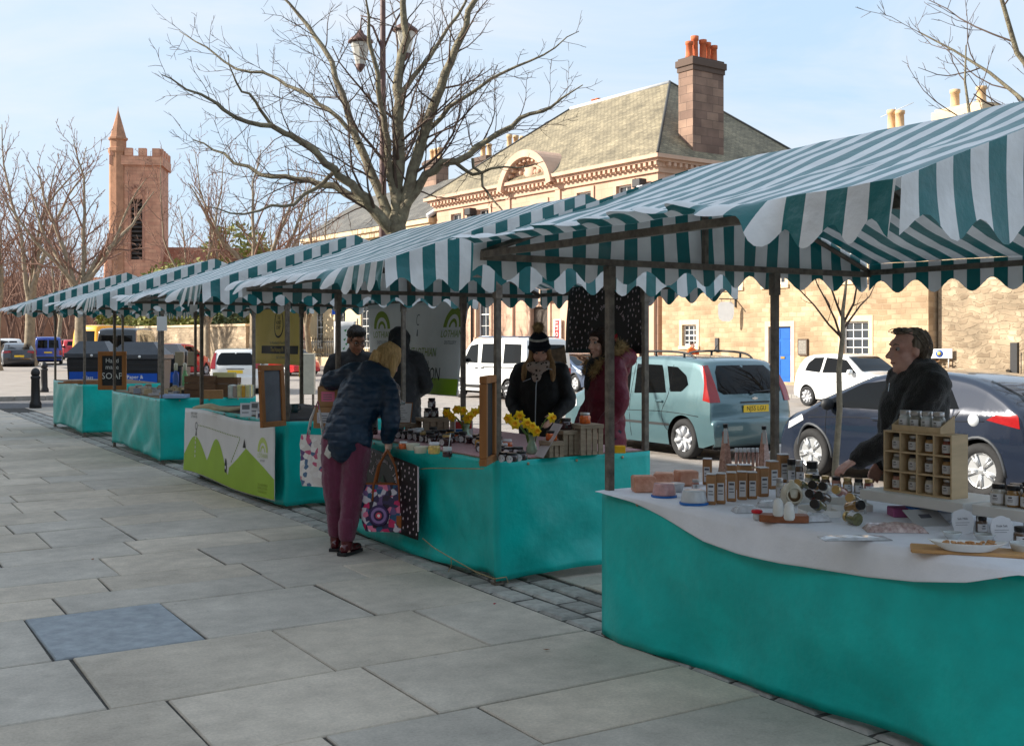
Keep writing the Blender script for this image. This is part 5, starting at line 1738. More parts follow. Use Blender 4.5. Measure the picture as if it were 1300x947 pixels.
HATCH = dict(L=4.25, w=.885, h=1.45, belt=.98, roofw=.72, axles=(.72, 3.35), wr=.325, sill=.19, bow_r=.16, bow_f=.42,
    top=[(.06, .26), (0, .38), (-.01, .58), (.03, .74), (.06, .88), (.12, 1.02), (.24, 1.09), (.5, 1.22), (.95, 1.385), (1.5, 1.45), (2.0, 1.44), (2.4, 1.375), (2.9, 1.17), (3.4, .95), (3.8, .85), (4.08, .73), (4.22, .56), (4.25, .42), (4.18, .24)],
    windows=[[(3.2, .96), (2.55, 1.28), (2.0, 1.355), (1.93, .97)], [(1.85, .975), (1.92, 1.36), (1.45, 1.355), (1.22, 1.28), (1.02, 1.03)]],
    rear_glass=[[(-.60, 1.10), (.60, 1.10), (.52, 1.36), (-.52, 1.36)]],
    rear_red=[[(.42, .90), (.80, .86), (.80, .99), (.46, 1.00)]], side_red=[[(.10, .84), (.62, .92), (.46, .99), (.14, 1.0)]],
    side_clear=[[(3.55, .76), (4.05, .62), (4.02, .72), (3.6, .84)]],
    rear_black=[[(-.6, .42), (.6, .42), (.6, .5), (-.6, .5)]],
    screens=[(2.44, 3.34)], plate_z=.70, handles=[(2.2, .84)], mirror=(2.95, 1.0), bmirror=1, archtrim=1, twin=1, spokes=5,
    seams=[[(1.90, 1.38), (1.88, .9), (1.90, .3)], [(1.0, 1.0), (1.12, .8), (1.16, .45)], [(3.05, .96), (3.05, .6), (3.0, .25)], [(.65, .9), (1.5, .86), (2.6, .84), (3.4, .80)]])
MINI = dict(L=3.55, w=.82, h=1.48, belt=.96, roofw=.80, axles=(.62, 2.92), wr=.285, sill=.22, bow_r=.16, bow_f=.34,
    top=[(.06, .26), (0, .38), (-.01, .55), (.03, .72), (.08, .92), (.20, 1.12), (.36, 1.32), (.55, 1.43), (.9, 1.48), (1.5, 1.49), (1.95, 1.43), (2.3, 1.22), (2.62, 1.0), (2.95, .93), (3.25, .84), (3.46, .68), (3.54, .5), (3.5, .26)],
    windows=[[(2.42, .99), (2.02, 1.34), (1.28, 1.40), (1.22, .97)], [(1.14, .97), (1.20, 1.40), (.86, 1.39), (.62, 1.22), (.52, 1.02)]],
    rear_glass=[[(-.5, 1.05), (.5, 1.05), (.44, 1.34), (-.44, 1.34)]], rear_red=[[(.56, .80), (.68, .80), (.68, .98), (.56, .98)]],
    side_clear=[[(3.12, .66), (3.36, .64), (3.36, .78), (3.16, .82)]], screens=[(2.0, 2.58)], plate_z=.62, handles=[(1.35, .86)], mirror=(2.3, 1.0),
    seams=[[(1.16, 1.42), (1.14, .9), (1.18, .32)], [(2.45, .95), (2.42, .3)], [(.5, .72), (1.8, .72), (2.9, .70)]], spokes=8)
VAN = dict(L=4.8, w=.93, h=1.95, belt=1.12, roofw=.86, axles=(.95, 3.85), wr=.325, sill=.26, bow_r=.06, bow_f=.30,
    top=[(.05, .30), (-.02, .40), (-.02, .56), (.02, .62), (.02, 1.0), (.05, 1.5), (.12, 1.82), (.25, 1.93), (.6, 1.965), (1.8, 1.97), (2.9, 1.95), (3.15, 1.88), (3.5, 1.58), (3.85, 1.22), (4.2, 1.08), (4.55, .95), (4.72, .75), (4.8, .5), (4.74, .28)],
    windows=[[(3.55, 1.18), (3.2, 1.72), (2.72, 1.78), (2.70, 1.16)], [(.28, 1.18), (.34, 1.76), (1.25, 1.78), (1.25, 1.16)], [(1.45, 1.16), (1.45, 1.78), (2.5, 1.78), (2.5, 1.16)]],
    rear_glass=[[(-.70, 1.16), (-.04, 1.16), (-.04, 1.74), (-.66, 1.74)], [(.04, 1.16), (.70, 1.16), (.66, 1.74), (.04, 1.74)]],
    rear_red=[[(.74, .66), (.88, .66), (.87, 1.02), (.74, 1.02)]], side_red=[[(.03, .66), (.10, .66), (.10, 1.02), (.04, 1.02)]],
    rear_black=[[(-.88, .40), (.88, .40), (.88, .56), (-.88, .56)]],
    side_trim=[[(.5, 1.02), (2.4, 1.02), (2.4, 1.05), (.5, 1.05)], [(.2, .36), (3.4, .36), (3.4, .46), (.2, .46)]], side_clear=[[(4.35, .70), (4.7, .62), (4.66, .80), (4.4, .90)]],
    screens=[(3.2, 3.82)], plate_z=.86, handles=[(2.75, 1.0), (2.4, 1.0)], mirror=(3.4, 1.25), bmirror=1, hpaint=0,
    seams=[[(2.60, 1.9), (2.60, .4)], [(1.35, 1.9), (1.35, .4)], [(3.5, 1.15), (3.6, .7), (3.5, .5)]], spokes=6)
def heading(dx, dy):
    return math.atan2(dy, dx)
ZR = -.115
UPY = PI / 2
c1 = Car('teal_car', 'pale teal people carrier with roof rails and a yellow rear plate', MPV, paint('teal', lin((86, 114, 120)), .28, .35), (12.30, 14.86, ZR), UPY, plate='NJ55 LGU')
# roof rails, wiper, badge, reflector, aerial
for sd in (1, -1):
    t = MB(); pts = [(.75, 1.545), (.95, 1.64), (1.5, 1.675), (2.2, 1.655), (2.5, 1.57)]
    t.tube([c1.deform(x, sd * .60, z) for x, z in catmull(pts, 4)], .018, 6)
    for (x, z) in ((1.05, 1.56), (1.75, 1.58)): t.tube([c1.deform(x, sd * .60, z), c1.deform(x, sd * .60, z + .08)], .02, 6)
    obj('roof_rail', t, m_black, c1.root)
    t = MB(); c1.rear('reflector', [(sd * .62, .40), (sd * .70, .40), (sd * .70, .46), (sd * .62, .46)], m_redl, .008)
t = MB(); t.tube([c1.deform(c1.rx(1.035) - .02, .05, 1.045), c1.deform(c1.rx(1.05) - .025, -.35, 1.07)], .012, 5); t.at(c1.deform(c1.rx(1.03) - .02, .05, 1.04)); t.lathe([(.03, -.02), (.03, .02)], 8)
obj('rear_wiper', t, m_black, c1.root)
t = MB(); t.at(c1.deform(c1.rx(.955) - .012, 0, .955)); t.bb(-.004, .004, -.055, .055, -.012, .012); t.bb(-.0045, .0045, -.02, .02, -.022, .022); obj('badge', t, m_chrome, c1.root)
t = MB(); t.tube([c1.deform(1.0, .12, 1.58), c1.deform(.8, .12, 1.78)], .005, 5); obj('aerial', t, m_black, c1.root)
c2 = Car('dark_blue_hatchback', 'dark navy hatchback parked behind the spice seller', HATCH, paint('navy', lin((30, 38, 54)), .2, .2), (12.32, 9.62, ZR), UPY)
t = MB(); c2_x, c2_z = .62, .93
p = c2.deform(c2_x + .18, c2.hw(c2_x, c2_z) + .006, c2_z - .02); t.at(p, (R(-90), 0, 0)); t.lathe([(.075, 0), (.075, .006), (0, .008)], 18); t.at(); obj('fuel_cap', t, m_clear, c2.root)
c3 = Car('small_white_car', 'small rounded white car parked before the stone row', MINI, paint('white', (.72, .72, .70), .25, 0), (24.8, 21.7, ZR), -UPY)
c4 = Car('white_van', 'white panel van with dark windows seen behind the jam stall', VAN, paint('white', (.72, .72, .70)), (19.0, 31.2, ZR), heading(-.06, 1), cat='van')
t = MB(); t.tube([c4.deform(-.05, .5, .40), c4.deform(-.05, -.5, .40)], .03, 6); t.at(c4.deform(-.09, .25, .85), (0, R(90), 0)); obj('tow_bar', t, m_black, c4.root)
t = MB()
for x in (.6, 1.6, 2.6): t.tube([c4.deform(x, .80, 1.99), c4.deform(x, -.80, 1.99)], .02, 5)
t.tube([c4.deform(.4, .78, 2.0), c4.deform(2.8, .78, 2.0)], .018, 5)
obj('roof_bar', t, mat('blue_grey_bar', lin((90, 106, 130)), .4), c4.root)
c5 = Car('grey_blue_car', 'grey blue saloon parked beyond the white van', HATCH, paint('steel_blue', lin((84, 98, 122)), .25, .5), (24.4, 35.0, ZR), -UPY)
x, y = dp(303, 41); c6 = Car('white_estate', 'white estate car seen from behind beyond the wooden crates', MPV, paint('white', (.72, .72, .70)), (x, y, ZR), heading(.36, .93))
x, y = dp(364, 57); c7 = Car('red_car', 'red car facing us beneath the yellow banner', HATCH, paint('red', lin((190, 26, 36)), .25, .1), (x, y, ZR + .15), heading(.22, -.98))
x, y = dp(226, 56); c8 = Car('red_car', 'red hatchback parked behind the recycling bins', MINI, paint('red', lin((190, 26, 36))), (x, y, ZR + .12), heading(.75, .65)); c8.root.scale = (1.1, 1.1, 1.1)
x, y = dp(62, 74); c9 = Car('blue_van', 'small blue van with an orange plate seen from behind', VAN, paint('van_blue', lin((44, 72, 158)), .3, .2), (x, y, gz(y) - .10), heading(.18, .98), cat='van'); c9.root.scale = (.92, .92, .90)
x, y = dp(8, 72); c10 = Car('white_car', 'white hatchback at the far left edge', MINI, paint('white', (.72, .72, .70)), (x, y, gz(y) - .10), heading(.05, 1)); c10.root.scale = (1.12, 1.12, 1.12)
x, y = dp(20, 66); c11 = Car('dark_car', 'dark car partly hidden by the swollen tree trunk', HATCH, paint('charcoal', lin((48, 50, 56)), .25, .4), (x, y, gz(y) - .10), heading(.05, 1))
x, y = dp(83, 92); c12 = Car('silver_car', 'silver car far up the street above the blue van', HATCH, paint('silver', lin((170, 176, 184)), .25, .6), (x, y, gz(y) - .05), heading(.3, -.95))
x, y = dp(92, 84); c13 = Car('red_car', 'red car far up the street right of the blue van', MINI, paint('red', lin((190, 26, 36))), (x, y, gz(y) - .05), heading(.1, .95))
x, y = dp(120, 82); c14 = Car('dark_car', 'small dark car far up the street beside the yellow van', HATCH, MATS['paint_charcoal'], (x, y, gz(y) - .05), heading(.1, -.95))
x, y = dp(146, 58); c15 = Car('yellow_van', 'tall yellow van with a painted picture behind the recycling bins', VAN, paint('yellow', lin((244, 176, 20)), .35, 0), (x, y, ZR + .05), heading(.80, .55), cat='van'); c15.root.scale = (.9, .95, 1.34)
x, y = dp(167, 41); c16 = Car('black_van', 'black van with a pale rear window behind the paper and card bin', VAN, paint('black', (.012, .013, .016), .2, .2), (x, y, ZR), heading(.45, .90), cat='van'); c16.root.scale = (.9, .80, 1.18)
x, y = dp(198, 62); c17 = Car('pale_car', 'pale car roof showing over the dark recycling bin', HATCH, paint('silver', lin((170, 176, 184))), (x, y, ZR + .1), heading(.75, .65))
# ================================================================== street furniture
# twin lantern lamp post
lx, ly = dp(486, 25)
lp = thing('lamp_post', 'tall iron lamp post with two hanging lanterns among the branches', 'lamp post', (lx, ly, 0), R(-31.7))
m_lp = mat('maroon_post', lin((96, 68, 62)), .55, .15, 6)
t = MB(); t.lathe([(.16, 0), (.16, .6), (.11, .8), (.095, 3), (.075, 6), (.06, 9.4), (.03, 9.6), (0, 9.9)], 12); obj('post', t, m_lp, lp)
for sd in (-1, 1):
    t = MB()
    t.tube([(0, 0, 8.2), (sd * .22, 0, 8.75), (sd * .48, 0, 8.95 + .25 * (sd > 0)), (sd * .5, 0, 8.65 + .25 * (sd > 0))], .025, 6)
    t.tube([(0, 0, 8.9), (sd * .5, 0, 9.0 + .25 * (sd > 0))], .015, 5)
    obj('bracket', t, m_lp, lp)
for sd, dz in ((-1, 0), (1, .25)):
    t = MB(); t.lathe([(.0, .30), (.06, .26), (.07, .20), (.27, .06), (.29, .0), (.24, -.01)], 8, (sd * .5, 0, 8.40 + dz))
    ln = obj('lantern', t, m_lp, lp)
    t = MB(); t.lathe([(.10, -.52), (.13, -.50), (.06, -.60), (.02, -.66)], 8, (sd * .5, 0, 8.40 + dz)); obj('finial', t, m_lp, ln)
    t = MB(); t.lathe([(.10, -.50), (.22, -.02)], 8, (sd * .5, 0, 8.40 + dz), sm=False); obj('lantern_glass', t, mat('lantern_glass', (.55, .52, .46), .2, .1, 8), ln)
# bollards
def bollard(px, py, label):
    x, y = gp(px, py)
    b = thing('bollard', label, 'bollard', (x, y, 0), 0, 'black iron bollards')
    t = MB(); t.lathe([(.15, 0), (.15, .12), (.115, .2), (.105, .75), (.12, .77), (.12, .82), (.09, .84)], 14); obj('shaft', t, m_iron, b)
    t = MB(); t.lathe([(.09, .84), (.11, .88), (.115, .93), (.09, 1.0), (.04, 1.04), (0, 1.05)], 14); obj('cap', t, m_iron, b)
bollard(45, 518, 'nearer black iron bollard on the pavement at left'); bollard(56, 499, 'farther black iron bollard beside the farthest stall')
# litter bin
x, y = dp(2, 70)
lb = thing('litter_bin', 'round dark litter bin with a white notice at the left edge', 'litter bin', (x, y, gz(y)))
t = MB(); t.lathe([(.26, 0), (.3, .05), (.3, .8), (.33, .82), (.33, .9), (.2, 1.05), (.19, 1.3), (.33, 1.32), (.3, 1.42), (0, 1.48)], 16); obj('bin_body', t, m_iron, lb)
t = MB(); t.bb(-.12, .12, -.315, -.305, .7, .95); obj('notice', t, m_white, lb, rot=(0, 0, R(-32)))
# recycling containers
m_bin = mat('black_bin_plastic', (.022, .024, .028), .4, .15, 4)
m_binlid = mat('grey_black_lid', (.055, .060, .070), .38, .15, 4)
m_blab = mat('blue_label', lin((10, 78, 176)), .4, .05)
def recycler(label, px, d, w, h, dep, rz, lab):
    x, y = dp(px, d)
    b = thing('recycling_bin', label, 'recycling bin', (x, y, 0), rz, 'dark recycling containers')
    hb = h * .74
    t = MB(); t.add([(-w / 2 * .9, -dep / 2 * .9, 0), (w / 2 * .9, -dep / 2 * .9, 0), (w / 2 * .9, dep / 2 * .9, 0), (-w / 2 * .9, dep / 2 * .9, 0), (-w / 2, -dep / 2, hb), (w / 2, -dep / 2, hb), (w / 2, dep / 2, hb), (-w / 2, dep / 2, hb)],
        [(3, 2, 1, 0), (4, 5, 6, 7), (0, 1, 5, 4), (1, 2, 6, 5), (2, 3, 7, 6), (3, 0, 4, 7)]); body = obj('container', t, m_bin, b, bev=.03)
    t = MB()
    for k in range(2): t.bb(-w / 2 * .93, w / 2 * .93, -dep / 2 - .02, -dep / 2 + .1, hb * (.78 + .12 * k), hb * (.82 + .12 * k))
    obj('rib', t, m_bin, body)
    t = MB(); q = .58
    t.bb(-w / 2 - .05, w / 2 + .05, -dep / 2 - .05, dep / 2 + .05, hb + .003, hb + .14, .02)
    t.add([(-w / 2, -dep / 2, hb + .14), (w / 2, -dep / 2, hb + .14), (w / 2, dep / 2, hb + .14), (-w / 2, dep / 2, hb + .14), (-w / 2 * q, -dep / 2 * .4, h), (w / 2 * q, -dep / 2 * .4, h), (w / 2 * q, dep / 2 * .4, h), (-w / 2 * q, dep / 2 * .4, h)],
        [(4, 5, 6, 7), (0, 1, 5, 4), (1, 2, 6, 5), (2, 3, 7, 6), (3, 0, 4, 7)]); obj('lid', t, m_binlid, b, bev=.02)
    t = MB(); t.bb(-w / 2 * .86, w / 2 * .86, -dep / 2 - .012, -dep / 2 - .006, hb * .48, hb * .72); lb_ = obj('label_panel', t, m_blab, b)
    if lab: text('lettering', lab, .13, m_white, lb_, (0, -dep / 2 - .016, hb * .60), (R(90), 0, 0))
    t = MB(); t.at((w * .1, -dep / 2 - .06, hb + .07), (R(90), 0, 0)); t.lathe([(.035, 0), (.035, .02), (0, .022)], 12); t.at(); obj('lock', t, m_white, b)
    return b
recycler('large dark recycling container with blue paper and card label', 179, 29, 1.30, 1.72, 1.0, R(-30), 'Paper &\nCard')
recycler('dark recycling container left of the soap chalkboard', 120, 30.2, 1.15, 1.74, 1.0, R(-30), 'Glass')
recycler('dark recycling container behind the paper and card one', 212, 31.5, 1.1, 1.66, 1.0, R(-30), None)
# signs
x, y = dp(1152, 40.5)
sg = thing('post_sign', 'small white sign on a post before the stone row', 'sign', (x, y, 0), R(-75))
t = MB(); t.tube([(0, 0, 0), (0, 0, 3.2)], .05, 8); obj('post', t, m_white, sg)
t = MB(); t.bb(-.38, .38, -.05, -.02, 2.9, 3.2, .01); sp_ = obj('sign_panel', t, m_white, sg)
t = MB(); t.at((-.2, -.055, 3.05), (R(90), 0, 0)); t.lathe([(.06, 0), (0, .003)], 12); t.at(); obj('emblem', t, m_blab, sp_)
x, y = dp(1193, 39.0)
sg = thing('garden_sign', 'white board with a round blue emblem above the garden wall', 'sign', (x, y, .8), R(-75))
t = MB(); t.bb(-.45, .45, -.02, .02, .35, .68, .01); obj('sign_panel', t, m_white, sg)
for q in (-.3, .3):
    t = MB(); t.tube([(q, .04, 0), (q, .04, .6)], .025, 6); obj('leg', t, m_white, sg)
t = MB(); t.at((0, -.021, .515), (R(90), 0, 0)); t.lathe([(.13, 0), (.13, .003), (.08, .004)], 18); t.at(); em = obj('emblem', t, m_blab, sg)
t = MB(); t.at((0, -.026, .515), (R(90), 0, 0)); t.lathe([(.08, 0), (0, .002)], 14); t.at(); obj('emblem_centre', t, mat('emblem_yellow', (.7, .5, .1), .5, 0), em)
x, y = dp(426, 50)
sg = thing('parking_sign', 'blue parking sign on a pole behind the third stall', 'sign', (x, y, 0), R(-31.7))
t = MB(); t.tube([(0, 0, 0), (0, 0, 3.8)], .04, 8); obj('post', t, m_iron, sg)
t = MB(); t.bb(-.15, .30, -.06, -.045, 2.95, 3.55, .005); sp_ = obj('sign_panel', t, m_blab, sg)
text('lettering', 'P', .4, m_white, sp_, (.07, -.063, 3.25), (R(90), 0, 0))
# cream cabinet with yellow edge
x, y = dp(391, 26)
sg = thing('street_cabinet', 'pale grey board with a yellow edge standing behind the third stall', 'board', (x, y, 0), R(-31.7))
t = MB(); t.bb(-.16, .16, -.1, .1, .5, 1.45, .01); obj('board_panel', t, mat('pale_board', lin((190, 184, 166)), .6), sg)
t = MB(); t.bb(-.19, -.163, -.1, .1, .9, 1.35); obj('yellow_edge', t, m_plate_y, sg)
t = MB(); t.bb(-.14, -.1, -.05, .05, 0, .5); t.bb(.1, .14, -.05, .05, 0, .5); obj('leg', t, m_post, sg)
# ================================================================== people
m_skin = mat('skin', lin((224, 172, 150)), .5, .12, 14, .15, 90, col2=lin((234, 186, 164)))
m_skin2 = mat('ruddy_skin', lin((222, 160, 142)), .5, .15, 12, .2, 90, col2=lin((232, 182, 162)))
m_skin3 = mat('brown_skin', lin((150, 104, 80)), .5, .12, 14, .15, 90)
m_eye = mat('eye_white', (.36, .33, .31), .3, 0)
m_iris = mat('iris_dark', (.03, .025, .02), .1, 0)
def V(*a): return Vector(a)
def ball(mb, c, r, n=14, m=9, M=None):
    r = r if hasattr(r, '__len__') else (r, r, r)
    prof = [(math.sin(PI * i / m), -math.cos(PI * i / m)) for i in range(m + 1)]
    vs_, fs_ = [], []
    for (q, z) in prof:
        for j in range(n):
            a = 2 * PI * j / n
            p = Vector((q * math.cos(a) * r[0], q * math.sin(a) * r[1], z * r[2]))
            if M is not None: p = M @ p
            vs_.append(p + Vector(c))
    for i in range(m):
        for j in range(n):
            j2 = (j + 1) % n
            fs_.append((i * n + j, i * n + j2, (i + 1) * n + j2, (i + 1) * n + j))
    mb.add(vs_, fs_, True)
def limb(mb, pts, rad, n=12, up=None):
    pts = [Vector(p) for p in pts]
    # rounded, resampled
    P, Rr = [], []
    k = len(pts)
    rad = [(r if hasattr(r, '__len__') else (r, r)) for r in rad]
    for i in range(k - 1):
        for s in range(4):
            t = s / 4
            p0, p1, p2, p3 = pts[max(0, i - 1)], pts[i], pts[i + 1], pts[min(k - 1, i + 2)]
            P.append(.5 * ((2 * p1) + (p2 - p0) * t + (2 * p0 - 5 * p1 + 4 * p2 - p3) * t * t + (3 * p1 - p0 - 3 * p2 + p3) * t ** 3))
            Rr.append(tuple(rad[i][q] + (rad[i + 1][q] - rad[i][q]) * t for q in (0, 1)))
    P.append(pts[-1]); Rr.append(rad[-1])
    mb.tube(P, Rr, n, up=up)
    ball(mb, P[0], min(Rr[0]) * .98); ball(mb, P[-1], min(Rr[-1]) * .98)
def remesh(o, vox, smooth=4, disp=0, dscale=.12):
    md = o.modifiers.new('remesh', 'REMESH'); md.mode = 'VOXEL'; md.voxel_size = vox; md.use_smooth_shade = True
    if smooth:
        ms = o.modifiers.new('smooth', 'SMOOTH'); ms.factor = .5; ms.iterations = smooth
    if disp:
        tx_ = bpy.data.textures.new('folds', 'CLOUDS'); tx_.noise_scale = dscale; tx_.noise_depth = 3
        d = o.modifiers.new('folds', 'DISPLACE'); d.texture = tx_; d.strength = disp; d.mid_level = .5; d.texture_coords = 'LOCAL'
    return o
def hand(mb, W, d, nrm, side=1, curl=.5, s=1.0):
    W, d = Vector(W), Vector(d).normalized()
    n = Vector(nrm); n = (n - d * n.dot(d)).normalized(); l = d.cross(n) * side
    mb.tube([W - d * .02, W + d * .03 * s, W + d * .085 * s], [(.022 * s, .028 * s), (.018 * s, .038 * s), (.014 * s, .042 * s)], 10, up=tuple(n))
    for i, (ln, off) in enumerate(((.066, 1.5), (.076, .5), (.072, -.5), (.056, -1.5))):
        p = W + d * .08 * s + l * (.0215 * off * s)
        pts = [p - d * .02]; dd = d.copy()
        for q, f in enumerate((.45, .32, .23)):
            ang = curl * (.55 + .35 * q)
            dd = (dd * math.cos(ang) + n * math.sin(ang)).normalized()
            nn = (n - dd * n.dot(dd)).normalized()
            pts.append(p); p = p + dd * ln * f * s * 1.25
        pts.append(p)
        mb.tube(pts, [.0095 * s, .0098 * s, .0088 * s, .0078 * s, .006 * s][:len(pts)], 8); ball(mb, p, .0068 * s, 8, 6)
    b = W + d * .02 * s + l * .030 * s
    t1 = b + (d * .5 + l * .7 + n * .2).normalized() * .040 * s; t2 = t1 + (d * .85 + l * .25 + n * .35).normalized() * .034 * s; t3 = t2 + (d * .9 + n * .35).normalized() * .026 * s
    mb.tube([b - l * .012, b, t1, t2, t3], [.014 * s, .015 * s, .0115 * s, .010 * s, .0075 * s], 8); ball(mb, t3, .008 * s, 8, 6)
def head_parts(mb, c, M, s=1.0, nose=1.0, jowl=0):
    c = Vector(c)
    def b(p, r): ball(mb, c + M @ (Vector(p) * s), tuple(q * s for q in r), 16, 10, M)
    b((0, -.012, .035), (.077, .096, .096)); b((0, .030, -.03), (.064, .070, .082)); b((0, .036, -.082), (.050 + jowl * .012, .052, .042))
    b((0, .075, -.108), (.024, .024, .018)); b((0, .068, .042), (.056, .034, .030))
    b((.036, .060, -.03), (.030, .034, .034)); b((-.036, .060, -.03), (.030, .034, .034))
    for sd in (-1, 1): b((sd * .078, -.004, -.005), (.012, .022, .034))
    if jowl: b((.04, .03, -.085), (.035, .045, .04)); b((-.04, .03, -.085), (.035, .045, .04)); b((0, .02, -.12), (.05, .05, .04))
    p = [c + M @ (Vector(q) * s) for q in ((0, .088, .030), (0, .106, .0), (0, .122 * nose, -.028), (0, .100, -.040))]
    mb.tube(p, [.009 * s, .0125 * s, .0165 * s, .012 * s], 8); ball(mb, p[2], .0155 * s, 8, 6)
    b((.013, .104, -.034), (.010, .010, .008)); b((-.013, .104, -.034), (.010, .010, .008))
    b((0, .097, -.062), (.023, .012, .006)); b((0, .096, -.074), (.020, .012, .007))
def face_bits(root, c, M, s=1.0, brow=None, glasses=False):
    c = Vector(c)
    for sd in (-1, 1):
        t = MB(); ball(t, c + M @ (V(sd * .031, .083, .013) * s), (.0118 * s,) * 3, 10, 8); e = obj('eye', t, m_eye, root)
        t = MB(); ball(t, c + M @ (V(sd * .031, .0902, .010) * s), (.0068 * s,) * 3, 8, 6); obj('iris', t, m_iris, e)
        t = MB(); t.tube([c + M @ (V(sd * q[0], q[1], q[2]) * s) for q in ((.014, .098, .034), (.032, .097, .040), (.05, .084, .034))], [.0035, .0045, .002], 6); obj('eyebrow', t, brow or m_iris, root)
    t = MB(); t.tube([c + M @ (V(*q) * s) for q in ((-.022, .098, -.067), (0, .1085, -.0675), (.022, .098, -.067))], .0028, 6); obj('lips', t, mat('lips', lin((160, 92, 84)), .5, 0), root)
    if glasses:
        t = MB()
        for sd in (-1, 1):
            cc = c + M @ (V(sd * .033, .108, .010) * s)
            pts = [cc + M @ (V(.026 * math.cos(2 * PI * k / 14), 0, .019 * math.sin(2 * PI * k / 14)) * s) for k in range(15)]
            t.tube(pts, .0022, 5, cap=False); t.tube([cc + M @ V(sd * .026, 0, .004), c + M @ (V(sd * .079, .0, .012) * s)], .002, 5)
        obj('glasses', t, m_iris, root)
def rotm(yaw=0, pitch=0, roll=0):
    return (Matrix.Rotation(R(yaw), 3, 'Z') @ Matrix.Rotation(R(pitch), 3, 'X') @ Matrix.Rotation(R(roll), 3, 'Y'))
def face_rz(dx, dy): return math.atan2(dy, dx) - PI / 2
BASE = dict(pelvis=V(0, 0, .95), waist=V(0, .005, 1.08), chest=V(0, .01, 1.28), upper=V(0, -.005, 1.42), neck=V(0, .0, 1.49), head=V(0, .03, 1.635),
    sl=V(-.185, -.005, 1.42), sr=V(.185, -.005, 1.42), el=V(-.25, -.03, 1.13), er=V(.25, -.03, 1.13), wl=V(-.24, .08, .88), wr=V(.24, .08, .88),
    hl=V(-.095, 0, .93), hr=V(.095, 0, .93), kl=V(-.105, .02, .50), kr=V(.105, .02, .50), al=V(-.11, -.02, .085), ar=V(.11, -.02, .085))
def person(label, loc, rz, sc=1.0, joints=None, skin=None, hm=None, hand_l=None, hand_r=None, vox=.0075, jowl=0, nose=1.0, brow=None, glasses=False, face=True):
    J = dict(BASE); J.update(joints or {})
    t = MB()
    hm = hm or Matrix.Identity(3)
    limb(t, [J['pelvis'], J['waist'], J['chest'], J['upper']], [(.155, .105), (.135, .095), (.155, .105), (.13, .08)], up=(1, 0, 0))
    limb(t, [J['upper'], J['neck'], J['head'] + hm @ V(0, -.015, -.06)], [(.075, .065), .058, .055])
    head_parts(t, J['head'], hm, 1.0, nose, jowl)
    for s_ in ('l', 'r'):
        limb(t, [J['upper'].lerp(J['s' + s_], .6), J['s' + s_], J['e' + s_], J['w' + s_]], [.055, .052, .040, .028])
        d = (J['w' + s_] - J['e' + s_])
        hd = (hand_l if s_ == 'l' else hand_r) or (d, V(1 if s_ == 'l' else -1, .1, 0), .35)
        hand(t, J['w' + s_], hd[0], hd[1], 1 if s_ == 'r' else -1, hd[2])
        limb(t, [J['h' + s_], J['k' + s_], J['a' + s_]], [.085, .058, .042])
        limb(t, [J['a' + s_] + V(0, -.03, -.045), J['a' + s_] + V(0, .15, -.055)], [.038, .03])
    o = obj('person', t, skin or m_skin, None, loc, (0, 0, rz)); o.scale = (sc, sc, sc)
    remesh(o, vox, 2)
    tag(o, label, 'person')
    if face: face_bits(o, J['head'], hm, 1.0, brow, glasses)
    return o, J
def jacket(root, J, m, name='jacket', hem=.80, bulk=1.0, sleeve=1.0, hood=None, collar=True, disp=.03, dscale=.10, vox=.013, cuff=.97, waist=1.0):
    t = MB()
    hemp = J['pelvis'] + (J['pelvis'] - J['waist']) * ((J['pelvis'].z - hem) / max(.05, (J['waist'].z - J['pelvis'].z)))
    b = bulk
    limb(t, [hemp, J['pelvis'], J['waist'], J['chest'], J['upper'] + V(0, 0, .02)], [(.195 * b, .145 * b), (.195 * b, .145 * b), (.178 * b * waist, .135 * b * waist), (.195 * b, .15 * b), (.16 * b, .11 * b)], 16, up=(1, 0, 0))
    for s_ in ('l', 'r'):
        S, E, W = J['s' + s_], J['e' + s_], J['w' + s_]
        limb(t, [J['upper'].lerp(S, .45), S, S.lerp(E, .5), E, E.lerp(W, .6), E.lerp(W, cuff)], [.095 * b, .088 * sleeve, .078 * sleeve, .070 * sleeve, .060 * sleeve, .050 * sleeve])
    if collar:
        limb(t, [J['upper'] + V(0, 0, .0), J['neck'] + V(0, -.005, .03)], [.105, .082])
    if hood: hood(t)
    o = obj(name, t, m, root)
    return remesh(o, vox, 3, disp, dscale)
def trousers(root, J, m, name='trousers', r=(.118, .088, .070), disp=.02, low=.10, vox=.012, seat=1.0):
    t = MB()
    limb(t, [J['pelvis'] + V(0, 0, .06), J['pelvis'] - V(0, 0, .08)], [(.165 * seat, .125 * seat), (.172 * seat, .135 * seat)], 16, up=(1, 0, 0))
    for s_ in ('l', 'r'):
        A = J['a' + s_].copy(); A.z = low
        limb(t, [J['h' + s_] + V(0, -.005, 0), J['h' + s_].lerp(J['k' + s_], .5), J['k' + s_], J['k' + s_].lerp(A, .6), A], [r[0], r[0] * .93, r[1], r[2] * 1.05, r[2]])
    o = obj(name, t, m, root)
    return remesh(o, vox, 3, disp, .11)
